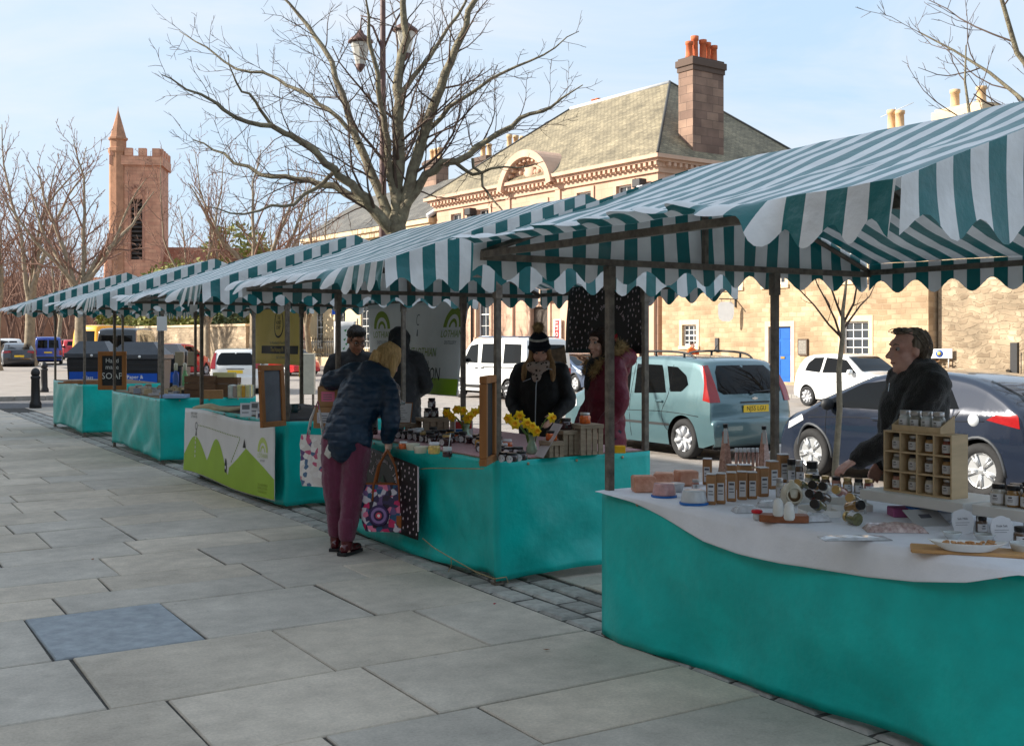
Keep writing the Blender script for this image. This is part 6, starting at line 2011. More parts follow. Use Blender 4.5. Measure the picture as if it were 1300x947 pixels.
def boots(root, J, m, h=.16, yaw=(0, 0), name='boot'):
    for s_, yw in zip(('l', 'r'), yaw):
        t = MB(); A = J['a' + s_]
        Mr = Matrix.Rotation(R(yw), 3, 'Z')
        limb(t, [A + V(0, -.01, -.02), A + V(0, -.01, h - .06)], [.050, .052]); limb(t, [A + Mr @ V(0, -.045, -.035), A + Mr @ V(0, .06, -.035), A + Mr @ V(0, .16, -.042)], [(.045, .040), (.040, .045), (.030, .040)], up=(0, 0, 1))
        o = obj(name, t, m, root); remesh(o, .009, 3)
        t = MB(); P = [A + Mr @ V(*q) for q in ((-.04, -.09, -.083), (.04, -.09, -.083), (.048, .06, -.083), (.035, .18, -.083), (-.035, .18, -.083), (-.048, .06, -.083))]
        t.add([tuple(p) for p in P] + [tuple(p + V(0, 0, .025)) for p in P], [(5, 4, 3, 2, 1, 0), (6, 7, 8, 9, 10, 11)] + [(i, (i + 1) % 6, 6 + (i + 1) % 6, 6 + i) for i in range(6)]); obj('sole', t, m_black, o)
def quilt_mat(name, col, rough=.42, rows=26, strength=.7):
    m = mat(name, col, rough, .25, 6, spec=.45)
    nt, b = nodes_of(m)
    tc = nt.nodes.new('ShaderNodeTexCoord'); wv = nt.nodes.new('ShaderNodeTexWave')
    wv.wave_type = 'BANDS'; wv.bands_direction = 'Z'; wv.inputs['Scale'].default_value = rows / 6.283 * 1.0; wv.inputs['Distortion'].default_value = 1.2; wv.inputs['Detail Scale'].default_value = 2.0
    nt.links.new(tc.outputs['Object'], wv.inputs['Vector'])
    pw = nt.nodes.new('ShaderNodeMath'); pw.operation = 'POWER'; pw.inputs[1].default_value = .35; nt.links.new(wv.outputs['Fac'], pw.inputs[0])
    bp = nt.nodes.new('ShaderNodeBump'); bp.inputs['Strength'].default_value = strength; bp.inputs['Distance'].default_value = .03
    nt.links.new(pw.outputs[0], bp.inputs['Height']); nt.links.new(bp.outputs['Normal'], b.inputs['Normal'])
    return m
def hair_mat(name, c1, c2):
    return mat(name, c1, .55, .3, 60, .8, 90, col2=c2, stretch=(1, 1, .12), spec=.4)
def strands(root, name, m, roots, n, rg, fn, r=.003):
    """locks of hair"""
    t = MB()
    for k in range(n):
        pts = fn(rg)
        t.tube(pts, [r, r * 1.1, r, r * .4][:len(pts)] if len(pts) <= 4 else [r] * len(pts), 4, cap=False)
    return obj(name, t, m, root)

# ---- the shopper in the navy jacket, bending towards the jam stall
m_navy = quilt_mat('navy_quilt', (.005, .022, .048), .42, 30, .20)
m_plum = mat('plum_cord', lin((112, 44, 72)), .85, .15, 10, .5, 120, stretch=(3, 3, .4), sheen=.3)
m_wine = mat('wine_leather', lin((84, 12, 24)), .25, .15, 10, coat=.5)
wx, wy = gp(437, 702)
J1 = dict(pelvis=V(.03, .0, .94), waist=V(.045, .05, 1.08), chest=V(.10, .15, 1.27), upper=V(.15, .22, 1.40), neck=V(.18, .26, 1.46), head=V(.24, .34, 1.555),
    sl=V(-.03, .24, 1.44), sr=V(.31, .18, 1.30), el=V(-.245, .26, 1.375), wl=V(-.34, .42, 1.33), er=V(.38, .06, 1.06), wr=V(.335, .10, .92),
    hl=V(-.07, 0, .93), hr=V(.12, 0, .92), kl=V(-.10, .03, .50), kr=V(.07, .01, .50), al=V(-.115, .10, .085), ar=V(.05, -.05, .085))
rz1 = face_rz(.74, .67)
hm1 = rotm(-28, -32, 12)
p1, J = person('shopper in navy padded jacket and plum trousers bending towards the jam stall', (wx, wy, 0), rz1, 1.0, J1, m_skin, hm1,
    hand_l=(V(-.25, .9, -.35), V(.9, .3, -.2), .55), hand_r=(V(.05, .1, -.95), V(-.9, .2, .1), .9))
def hood1(t):
    limb(t, [J['neck'] + V(-.09, -.05, .02), J['neck'] + V(-.015, -.125, .015), J['neck'] + V(.08, -.07, -.01)], [.06, .078, .06])
    limb(t, [J['neck'] + V(-.07, -.07, .0), J['neck'] + V(-.01, -.12, -.10), J['neck'] + V(.06, -.09, -.04)], [.05, .06, .05])
jacket(p1, J, m_navy, hem=.88, bulk=1.10, sleeve=1.12, hood=hood1, disp=.035, dscale=.08)
trousers(p1, J, m_plum, r=(.122, .098, .072), disp=.03, low=.17)
for s_ in ('l', 'r'):
    A = J['a' + s_]; t = MB(); limb(t, [V(A.x, A.y - .005, .155), V(A.x, A.y - .005, .25)], [.070, .074]); remesh(obj('trouser_cuff', t, m_plum, p1), .009, 2)
boots(p1, J, m_wine, .22, (10, -8))
t = MB(); limb(t, [V(-.02, .02, .90), V(.03, 0, .86)], [(.20, .15), (.19, .14)], 16, up=(1, 0, 0)); remesh(obj('shirt_hem', t, mat('pale_shirt', (.6, .58, .54), .7, .15, 12), p1), .012, 2, .015)
m_blonde = hair_mat('blonde_hair', lin((206, 164, 104)), lin((226, 190, 134)))
t = MB(); hc = J['head']
ball(t, hc + hm1 @ V(0, -.02, .04), (.094, .112, .105), 18, 12, hm1)
rg = random.Random(4)
limb(t, [hc + hm1 @ V(.0, -.09, .0), hc + hm1 @ V(.02, -.09, -.10), hc + hm1 @ V(.04, -.06, -.20)], [(.085, .05), (.08, .05), (.05, .03)])
limb(t, [hc + hm1 @ V(.085, -.02, .03), hc + hm1 @ V(.10, .02, -.08), hc + hm1 @ V(.09, .06, -.19)], [.04, .04, .02])
limb(t, [hc + hm1 @ V(-.085, -.02, .03), hc + hm1 @ V(-.095, .01, -.08), hc + hm1 @ V(-.085, .03, -.16)], [.04, .04, .02])
hr = obj('hair', t, m_blonde, p1); remesh(hr, .010, 3)
def lock(rg):
    a = rg.uniform(-2.6, 2.6) - PI / 2
    top = V(.05 * math.cos(a), .06 * math.sin(a) - .02, .135)
    mid = V(.098 * math.cos(a), .112 * math.sin(a) - .02, .05); low = V(.105 * math.cos(a), .115 * math.sin(a) - .015, -.06); end = V(.095 * math.cos(a) + rg.gauss(0, .01), .10 * math.sin(a), -.17 + rg.uniform(-.06, .03))
    return [hc + hm1 @ p for p in (top, mid, low, end)]
strands(hr, 'hair_locks', m_blonde, None, 240, rg, lock, .0035)['kind'] = 'stuff'
W1 = p1.matrix_basis
# her handbag
m_tan = mat('tan_leather', lin((150, 82, 34)), .45, .2, 14, .2)
def bag_mat(name, seed, base):
    m = bpy.data.materials.new(name); m.use_nodes = True; nt, b = nodes_of(m)
    tc = nt.nodes.new('ShaderNodeTexCoord'); vo = nt.nodes.new('ShaderNodeTexVoronoi'); vo.inputs['Scale'].default_value = 26; vo.inputs['Randomness'].default_value = 1
    mp = nt.nodes.new('ShaderNodeMapping'); mp.inputs['Location'].default_value = (seed, seed, seed); nt.links.new(tc.outputs['Object'], mp.inputs['Vector']); nt.links.new(mp.outputs['Vector'], vo.inputs['Vector'])
    sp = nt.nodes.new('ShaderNodeSeparateXYZ'); nt.links.new(vo.outputs['Color'], sp.inputs[0])
    rp = nt.nodes.new('ShaderNodeValToRGB'); rp.color_ramp.interpolation = 'CONSTANT'
    for i, (p, c) in enumerate(base):
        e = rp.color_ramp.elements[i] if i < 2 else rp.color_ramp.elements.new(p)
        e.position = p; e.color = tuple(lin(c)) + (1,)
    nt.links.new(sp.outputs[0], rp.inputs['Fac']); nt.links.new(rp.outputs['Color'], b.inputs['Base Color']); b.inputs['Roughness'].default_value = .6
    return m
m_bag = bag_mat('patterned_bag', 3, [(0, (60, 50, 84)), (.18, (200, 40, 96)), (.34, (206, 198, 206)), (.52, (112, 84, 130)), (.66, (40, 84, 120)), (.78, (226, 120, 150)), (.9, (48, 36, 52))])
m_tote = bag_mat('floral_tote', 9, [(0, (214, 206, 200)), (.3, (190, 90, 120)), (.42, (220, 214, 210)), (.6, (96, 72, 120)), (.7, (222, 216, 210)), (.84, (80, 110, 140)), (.92, (230, 226, 220))])
hx = W1 @ Vector((.345, .075, .83))
bg = thing('handbag', 'patterned handbag with tan straps held by the shopper in navy', 'handbag', (hx.x, hx.y, hx.z - .64), rz1 + R(10))
t = MB()
def bagsurf(u, v, w=.44, h=.38, dpt=.16):
    a = 2 * PI * u; q = .80 + .20 * math.sin(PI * min(1, v * 1.05)) if v < .8 else .96 - .25 * (v - .8)
    cx, cy = math.copysign(abs(math.cos(a)) ** .6, math.cos(a)), math.copysign(abs(math.sin(a)) ** .6, math.sin(a))
    sg = .015 * smooth_noise(cx * 2, v * 3, 5)
    return (cx * w / 2 * q + sg, cy * dpt / 2 * (1.15 - .7 * v) + sg, v * h)
t.grid(bagsurf, 32, 12); t.grid(lambda u, v: tuple(Vector(bagsurf(u, 0)) * (1 - v)), 32, 2)
bb_ = obj('bag_body', t, m_bag, bg)
for sd in (-1, 1):
    t = MB(); pts = [(-.11, sd * .055, .24), (-.105, sd * .045, .36), (-.07, sd * .03, .52), (0, sd * .012, .645), (.07, sd * .03, .52), (.105, sd * .045, .36), (.11, sd * .055, .24)]
    t.tube(pts, .009, 6); obj('strap', t, m_tan, bg)
for i, (r0, r1, c) in enumerate(((.085, .075, (60, 40, 84)), (.075, .058, (140, 110, 160)), (.058, .036, (54, 34, 70)), (.036, .022, (220, 70, 90)), (.022, .010, (236, 226, 226)), (.010, 0.0, (40, 60, 110)))):
    t = MB(); t.at((-.05, -.094, .13), (R(84), 0, 0)); t.lathe([(r0, .001), (r1, .002 + i * .0006)], 28); t.at(); obj('round_motif', t, mat('motif%d' % i, lin(c), .6, 0), bb_)
t = MB(); t.bb(.09, .18, -.085, -.075, .03, .13, .003); obj('leather_patch', t, m_tan, bb_)
t = MB(); t.tube([bagsurf(i / 24, .985) for i in range(25)], .006, 5); obj('bag_rim', t, m_tan, bb_)
# floral tote on her other side
tx2 = W1 @ Vector((-.30, .10, .0))
tb = thing('tote_bag', 'white floral tote bag hanging at the left side of the shopper in navy', 'tote bag', (tx2.x, tx2.y, .52), rz1 - R(10))
t = MB(); t.grid(lambda u, v: bagsurf(u, v, .32, .42, .07), 28, 10); t.grid(lambda u, v: tuple(Vector(bagsurf(u, 0, .32, .42, .07)) * (1 - v)), 28, 2); obj('bag_body', t, m_tote, tb)
for sd in (-1, 1):
    t = MB(); t.tube([(-.08, sd * .015, .40), (-.05, sd * .01, .55), (.02, 0, .70), (.05, sd * .01, .55), (.08, sd * .015, .40)], .007, 6); obj('strap', t, m_tote, tb)
# cardboard boxes under her arm
m_card = mat('cardboard', lin((170, 128, 88)), .8, .08, 5, .1, 60)
def carton(label, loc, rz, w, d, h, lab, labcol):
    b = thing('cardboard_box', label, 'box', loc, rz, 'cardboard boxes carried by the shopper')
    t = MB(); t.bb(-w / 2, w / 2, -d / 2, d / 2, 0, h, .003); body = obj('carton', t, m_card, b)
    for sd in (-1, 1):
        t = MB(); t.at((0, sd * d / 4, h + .003 + (.003 if sd > 0 else 0)), (R(sd * 1.5), 0, 0)); t.bb(-w / 2 + .002, w / 2 - .002, -d / 4 + .002, d / 4 - .002, -.0015, .0015); t.at(); obj('flap', t, m_card, b)
    t = MB(); t.bb(-w * .34, w * .22, -d / 2 - .002, -d / 2 - .0005, h * .25, h * .75); lb_ = obj('label_panel', t, mat('label_' + lab, lin(labcol), .6, .05), b)
    t = MB()
    for k in range(3): t.bb(-w * .26, w * .10, -d / 2 - .003, -d / 2 - .0022, h * (.34 + k * .12), h * (.38 + k * .12))
    obj('print_lines', t, m_ink2, lb_)
    return b
bx = W1 @ Vector((-.30, .36, .985))
carton('lower cardboard box with a white label held beside the navy jacket', bx, rz1 + R(8), .20, .26, .175, 'white', (206, 206, 212))
bx = W1 @ Vector((-.285, .37, 1.166))
carton('upper cardboard box with a pink label held beside the navy jacket', bx, rz1 + R(16), .20, .24, .165, 'pink', (226, 120, 150))

# ---- dark haired man with glasses, behind her
m_blackcloth = mat('black_cloth', (.012, .012, .014), .75, .3, 14, .3, 60, sheen=.15)
m_dkhair = hair_mat('dark_hair', lin((28, 22, 20)), lin((46, 36, 30)))
hm2 = rotm(18, -26, 0)
p2, J = person('dark haired man with glasses looking down between the stalls', (4.56, 10.38, 0), face_rz(-.35, -.94), 1.06, dict(head=V(0, .06, 1.625), el=V(-.27, .05, 1.17), wl=V(-.16, .28, 1.10), er=V(.28, .05, 1.17), wr=V(.14, .30, 1.08)), m_skin3, hm2, brow=m_dkhair, glasses=True, vox=.009)
jacket(p2, J, m_blackcloth, hem=.80, bulk=1.08, disp=.03)
trousers(p2, J, mat('dark_denim', (.02, .025, .04), .8, .2, 20), disp=.02)
boots(p2, J, m_black)
t = MB(); ball(t, J['head'] + hm2 @ V(0, -.022, .052), (.087, .100, .092), 16, 10, hm2); ball(t, J['head'] + hm2 @ V(0, .05, .105), (.07, .05, .035), 12, 8, hm2); remesh(obj('hair', t, m_dkhair, p2), .008, 2, .02, .03)

# ---- hooded figure in black, back turned
hm3 = rotm(8, -8, 0)
p3, J = person('tall person in a black hooded coat seen from behind', (5.72, 11.78, 0), face_rz(.5, .86), 1.05, dict(head=V(0, .04, 1.63), el=V(-.29, .0, 1.15), wl=V(-.2, .22, 1.05), er=V(.29, .0, 1.15), wr=V(.2, .22, 1.05)), m_skin, hm3, vox=.010)
def hood3(t):
    ball(t, J['head'] + V(0, -.02, .03), (.125, .135, .145), 16, 10); limb(t, [J['neck'] + V(0, -.04, -.02), J['head'] + V(0, -.05, 0)], [.12, .12])
jacket(p3, J, m_blackcloth, 'hooded_coat', hem=.55, bulk=1.28, sleeve=1.25, hood=hood3, disp=.04)
trousers(p3, J, m_blackcloth, disp=.02); boots(p3, J, m_black)

# ---- woman in the bobble hat
hm4 = rotm(14, -16, 4)
p4, J = person('woman in a dark bobble hat, spotted scarf and black jacket behind the jam stall', (5.86, 8.98, 0), face_rz(-.70, -.71), 1.0, dict(head=V(0, .04, 1.615), el=V(-.27, .02, 1.14), wl=V(-.17, .20, 1.0), er=V(.27, .02, 1.14), wr=V(.17, .2, 1.0)), m_skin, hm4, brow=mat('fair_brow', lin((130, 100, 70)), .7, 0))
m_blackjk = mat('black_jacket', (.008, .009, .010), .72, .3, 8, .15, 40)
jacket(p4, J, m_blackjk, hem=.72, bulk=1.10, sleeve=1.08, disp=.035)
trousers(p4, J, MATS['dark_denim']); boots(p4, J, m_black)
t = MB(); t.tube([(.015, .175, .80), (.012, .178, 1.05), (.005, .185, 1.28), (-.005, .135, 1.44)], .005, 5); obj('zip', t, mat('pale_zip', (.55, .6, .66), .5, 0), p4)
t = MB(); t.tube([(-.03, .155, 1.46), (-.12, .12, 1.45), (-.2, .05, 1.42)], .004, 5); t.tube([(.06, .17, 1.36), (.14, .145, 1.33)], .0035, 5); obj('seam_piping', t, MATS['pale_zip'], p4)
t = MB(); limb(t, [J['neck'] + V(-.085, .02, .0), J['neck'] + V(-.04, .11, -.02), J['neck'] + V(.045, .11, -.025), J['neck'] + V(.085, .02, .0), J['neck'] + V(.0, -.085, .02), J['neck'] + V(-.085, .02, .0)], [.048, .055, .055, .048, .045, .048]); limb(t, [J['neck'] + V(.0, .12, -.03), J['neck'] + V(.01, .13, -.13)], [.055, .045])
m_leo = mat('spotted_scarf', lin((176, 160, 148)), .9, .1, 10, .3, 60)
def spots(m):
    nt, b = nodes_of(m); tc = nt.nodes.new('ShaderNodeTexCoord'); vo = nt.nodes.new('ShaderNodeTexVoronoi'); vo.inputs['Scale'].default_value = 28; nt.links.new(tc.outputs['Object'], vo.inputs['Vector'])
    lt = nt.nodes.new('ShaderNodeMath'); lt.operation = 'LESS_THAN'; lt.inputs[1].default_value = .32; nt.links.new(vo.outputs['Distance'], lt.inputs[0])
    mx = nt.nodes.new('ShaderNodeMixRGB'); mx.inputs['Color1'].default_value = lin((184, 166, 154)) + (1,); mx.inputs['Color2'].default_value = lin((64, 50, 46)) + (1,); nt.links.new(lt.outputs[0], mx.inputs['Fac']); nt.links.new(mx.outputs['Color'], b.inputs['Base Color'])
spots(m_leo)
remesh(obj('scarf', t, m_leo, p4), .010, 3, .02, .05)
m_hat = mat('knit_navy', (.012, .016, .026), .9, .3, 40, .6, 140)
t = MB(); hc = J['head']; ball(t, hc + hm4 @ V(0, -.012, .075), (.100, .112, .125), 18, 12, hm4); ht = obj('hat', t, m_hat, p4); remesh(ht, .010, 2)
t = MB(); pts = [hc + hm4 @ V(.098 * math.cos(2 * PI * k / 20), .110 * math.sin(2 * PI * k / 20) - .01, .045) for k in range(21)]; t.tube(pts, .016, 8, cap=False); obj('hat_brim', t, m_hat, p4)
t = MB(); pts = [hc + hm4 @ V(.086 * math.cos(2 * PI * k / 20), .098 * math.sin(2 * PI * k / 20) - .012, .128) for k in range(21)]; t.tube(pts, .012, 6, cap=False); obj('pale_hat_band', t, mat('knit_cream', (.6, .58, .52), .9, .2, 40, .5, 140), p4)
m_fur = mat('tan_fur', lin((160, 126, 82)), .9, .35, 40, col2=lin((196, 166, 116)))
def fur(root, name, m, spots_, n, ln, rg, r=.0022):
    t = MB()
    for k in range(n):
        c, rad = rg.choice(spots_)
        d = Vector((rg.gauss(0, 1), rg.gauss(0, 1), rg.gauss(0, 1))).normalized()
        p = c + d * rad * .8
        q = p + (d + Vector((rg.gauss(0, .25), rg.gauss(0, .25), rg.gauss(0, .25) - .15))) * ln * rg.uniform(.6, 1.2)
        t.tube([p, p.lerp(q, .5), q], [r, r * .8, r * .2], 3, cap=False)
    return obj(name, t, m, root)
t = MB(); ball(t, hc + hm4 @ V(0, -.02, .232), .048, 12, 8); bo = obj('bobble', t, m_fur, p4)
fur(bo, 'bobble_fur', m_fur, [(hc + hm4 @ V(0, -.02, .232), .048)], 420, .03, random.Random(2))['kind'] = 'stuff'
m_ltbr = hair_mat('light_brown_hair', lin((150, 112, 74)), lin((186, 150, 104)))
t = MB()
for sd in (-1, 1): limb(t, [hc + hm4 @ V(sd * .078, .01, .03), hc + hm4 @ V(sd * .09, .02, -.07), J['neck'] + V(sd * .13, .07, -.03), J['neck'] + V(sd * .14, .11, -.14)], [.026, .034, .04, .022])
remesh(obj('hair', t, m_ltbr, p4), .009, 2, .012, .03)

# ---- woman in the burgundy parka
m_burg = mat('burgundy_parka', lin((104, 16, 42)), .5, .25, 7, .3, 40)
hm5 = rotm(14, -4, 0)
p5, J = person('woman in a burgundy parka with a fur trimmed hood behind the jam stall', (5.92, 8.02, 0), face_rz(-.93, .20), 1.04, dict(head=V(0, .04, 1.63), el=V(-.28, -.01, 1.13), wl=V(-.22, .14, .92), er=V(.28, -.01, 1.13), wr=V(.22, .14, .92)), m_skin, hm5)
hc = J['head']
def hood5(t):
    limb(t, [J['neck'] + V(-.12, -.06, .0), J['neck'] + V(-.05, -.17, .015), J['neck'] + V(.05, -.17, .015), J['neck'] + V(.12, -.06, .0)], [.075, .095, .095, .075])
    limb(t, [J['neck'] + V(0, -.16, .0), J['neck'] + V(0, -.17, -.09)], [.09, .07])
jacket(p5, J, m_burg, 'parka', hem=.62, bulk=1.12, sleeve=1.15, hood=hood5, disp=.035, collar=False)
trousers(p5, J, MATS['dark_denim']); boots(p5, J, m_black)
rg = random.Random(8)
sp_ = [(J['neck'] + Vector(q), .042) for q in ((-.14, .02, .02), (-.15, -.04, .06), (-.13, -.09, .09), (.14, .02, .02), (.15, -.04, .06), (.13, -.09, .09), (-.11, .09, -.04), (.11, .09, -.04), (-.08, .13, -.1), (.08, .13, -.1), (.06, -.12, .11), (-.06, -.12, .11))]
t = MB()
for c, r_ in sp_: ball(t, c, r_, 10, 7)
fo = obj('fur_trim', t, m_fur, p5); remesh(fo, .012, 1)
fur(fo, 'fur_hairs', m_fur, sp_, 2600, .045, rg)['kind'] = 'stuff'
m_brown = hair_mat('brown_hair', lin((40, 26, 20)), lin((64, 42, 30)))
t = MB(); ball(t, hc + hm5 @ V(0, -.02, .045), (.092, .108, .098), 18, 12, hm5)
limb(t, [hc + hm5 @ V(0, -.085, .02), hc + hm5 @ V(0, -.09, -.08), J['neck'] + V(0, -.07, .0)], [(.09, .05), (.095, .055), (.09, .05)])
for sd in (-1, 1): limb(t, [hc + hm5 @ V(sd * .075, .03, .06), hc + hm5 @ V(sd * .088, .02, -.05), J['neck'] + V(sd * .095, .05, .0), J['neck'] + V(sd * .085, .11, -.10)], [.03, .036, .036, .02])
ball(t, hc + hm5 @ V(0, .065, .085), (.07, .04, .028), 12, 8, hm5)
remesh(obj('hair', t, m_brown, p5), .009, 3, .012, .03)
t = MB(); limb(t, [J['neck'] + V(-.07, .05, .0), J['neck'] + V(0, .105, -.03), J['neck'] + V(.07, .05, .0)], [.04, .05, .04]); limb(t, [J['neck'] + V(.0, .12, -.05), J['neck'] + V(-.01, .155, -.22)], [.055, .045])
remesh(obj('scarf', t, m_blackcloth, p5), .010, 3, .02, .04)

# ---- the spice seller, in profile, reaching to his table
m_fleece = mat('dark_fleece', (.016, .014, .013), .9, .35, 25, .5, 120, sheen=.3)
m_grey = hair_mat('grey_hair', lin((112, 92, 74)), lin((150, 134, 116)))
hm6 = rotm(8, -2, 0)
px6, py6 = 5.50, 4.36
hx6, hy6 = dp(1090, 6.55)
rz6 = face_rz(-.88, .47)
inv6 = Matrix.Rotation(-rz6, 3, 'Z')
hand6 = inv6 @ V(hx6 - px6, hy6 - py6, .95)
J6 = dict(head=V(.0, .055, 1.605), neck=V(0, .01, 1.47), chest=V(0, .02, 1.27), waist=V(0, .03, 1.08), el=V(-.30, .12, 1.12), wl=V(hand6.x, hand6.y, .985), er=V(.27, -.04, 1.13), wr=V(.2, .12, .95))
J6['el'] = V(-.24, .0, 1.42).lerp(J6['wl'], .5) + V(-.05, -.02, -.06)
p6, J = person('grey haired spice seller in a dark fleece, head turned in profile', (px6, py6, 0), rz6, 1.03, J6, m_skin2, hm6, jowl=1, nose=1.06, brow=m_grey, hand_l=(V(-.3, .9, -.35), V(0, -.2, -1), .35))
def coll6(t): limb(t, [J['neck'] + V(-.06, -.03, .0), J['neck'] + V(0, -.085, .035), J['neck'] + V(.06, -.03, .0)], [.045, .05, .045])
jacket(p6, J, m_fleece, 'fleece', hem=.74, bulk=1.24, sleeve=1.22, hood=coll6, disp=.045, dscale=.12, waist=1.06)
trousers(p6, J, MATS['dark_denim']); boots(p6, J, m_black)
t = MB(); hc = J['head']
ball(t, hc + hm6 @ V(0, -.040, .045), (.086, .090, .088), 18, 12, hm6); ball(t, hc + hm6 @ V(0, -.07, -.03), (.076, .050, .06), 14, 10, hm6); ball(t, hc + hm6 @ V(0, .035, .112), (.06, .05, .022), 12, 8, hm6)
for sd in (-1, 1): ball(t, hc + hm6 @ V(sd * .078, -.012, .035), (.012, .03, .04), 10, 8, hm6)
hr = obj('hair', t, m_grey, p6); remesh(hr, .007, 2, .014, .02)
rg = random.Random(5)
def lock6(rg):
    a = rg.uniform(PI * 1.0, PI * 2.0)
    z = rg.uniform(-.05, .12)
    q = math.sqrt(max(.05, 1 - ((z - .04) / .11) ** 2))
    p = V(.088 * q * math.cos(a), -.03 + .098 * q * math.sin(a), z)
    return [hc + hm6 @ p, hc + hm6 @ (p * 1.04 + V(0, -.008, -.012)), hc + hm6 @ (p * 1.03 + V(0, -.014, -.03))]
strands(hr, 'hair_locks', m_grey, None, 420, rg, lock6, .0016)['kind'] = 'stuff'
m_greenc = mat('green_collar', lin((20, 120, 78)), .8, .15, 10)
t = MB(); limb(t, [J['neck'] + V(-.075, .02, -.005), J['neck'] + V(-.05, .075, -.02), J['neck'] + V(0, .10, -.04), J['neck'] + V(.05, .075, -.02), J['neck'] + V(.075, .02, -.005)], [(.012, .034)] * 5); remesh(obj('shirt_collar', t, m_greenc, p6), .007, 2)
t = MB(); t.tube([(0, .185, 1.26), (0, .16, 1.42)], .006, 5); obj('zip', t, m_chrome, p6)
t = MB()
for sd in (-1, 1): t.tube([hc + hm6 @ V(sd * .072, .06, .105), hc + hm6 @ V(sd * .088, .0, .085), hc + hm6 @ V(sd * .082, -.055, .02)], .0028, 5)
t.tube([hc + hm6 @ V(-.072, .06, .105), hc + hm6 @ V(0, .075, .125), hc + hm6 @ V(.072, .06, .105)], .003, 5)
for sd in (-1, 1):
    cc = hc + hm6 @ V(sd * .038, .075, .122); t.tube([cc + hm6 @ V(.026 * math.cos(2 * PI * k / 12), -.016 * math.sin(2 * PI * k / 12), .010 * math.sin(2 * PI * k / 12) - .004) for k in range(13)], .002, 5, cap=False)
obj('glasses', t, m_iris, p6)
# ---- a passer-by far across the street
x, y = dp(878, 44)
p7, J = person('distant passer-by in an orange top before the white window', (x, y, 0), face_rz(.3, -.9), .98, dict(el=V(-.3, .1, 1.2), wl=V(-.15, .2, 1.35)), m_skin, vox=.014, face=False)
jacket(p7, J, mat('orange_top', lin((226, 104, 40)), .7, .1), 'top', hem=.85, disp=.02, vox=.016); trousers(p7, J, MATS['dark_denim'], vox=.016); boots(p7, J, m_black)
t = MB(); ball(t, J['head'] + V(0, -.02, .05), (.088, .1, .09)); remesh(obj('hair', t, m_brown, p7), .012, 1)
# ================================================================== goods on the stalls
m_lid_k = mat('black_lid', (.015, .015, .016), .35, .1, 20)
m_lid_g = mat('gold_lid', (.55, .40, .18), .3, .1, 20, metal=.8)
m_lid_s = mat('steel_lid', (.5, .5, .5), .3, .1, 20, metal=.8)
m_lab = mat('paper_label', (.70, .70, .72), .6, .05, 10)
m_labp = mat('label_print', (.10, .10, .12), .6, 0)
def jarmat(name, c):
    m = mat('jar_' + name, c, .18, .35, 40, spec=.6, coat=.8)
    return m
SP = [jarmat('salt', lin((196, 190, 178))), jarmat('herb', lin((104, 104, 66))), jarmat('pepper', lin((86, 66, 52))), jarmat('rose', lin((176, 120, 104))), jarmat('amber', lin((160, 122, 70))), jarmat('grey', lin((134, 132, 122))), jarmat('chilli', lin((120, 48, 36)))]
m_jam = jarmat('jam', (.030, .006, .010)); m_jelly = jarmat('jelly', lin((206, 92, 24))); m_honey = jarmat('honey', lin((208, 152, 52))); m_curd = jarmat('curd', lin((214, 180, 96)))
m_glassclear = mat('clear_glass', (.62, .66, .66), .08, .1, 20, spec=.7, coat=.6)
m_ply = mat('pale_plywood', lin((206, 180, 142)), .6, .1, 4, .1, 30, stretch=(1, 8, 8))
m_kraft = mat('kraft_card', lin((168, 124, 84)), .75, .1, 12)
m_wcloth = mat('white_cloth', (.84, .85, .90), .8, .05, 6, .15, 80)
JAR_CACHE = {}
ORD = ['first', 'second', 'third', 'fourth', 'fifth', 'sixth', 'seventh', 'eighth', 'ninth', 'tenth', 'eleventh', 'twelfth', 'thirteenth', 'fourteenth', 'fifteenth', 'sixteenth', 'seventeenth', 'eighteenth', 'nineteenth', 'twentieth', 'twenty-first', 'twenty-second', 'twenty-third', 'twenty-fourth', 'twenty-fifth', 'twenty-sixth', 'twenty-seventh', 'twenty-eighth']
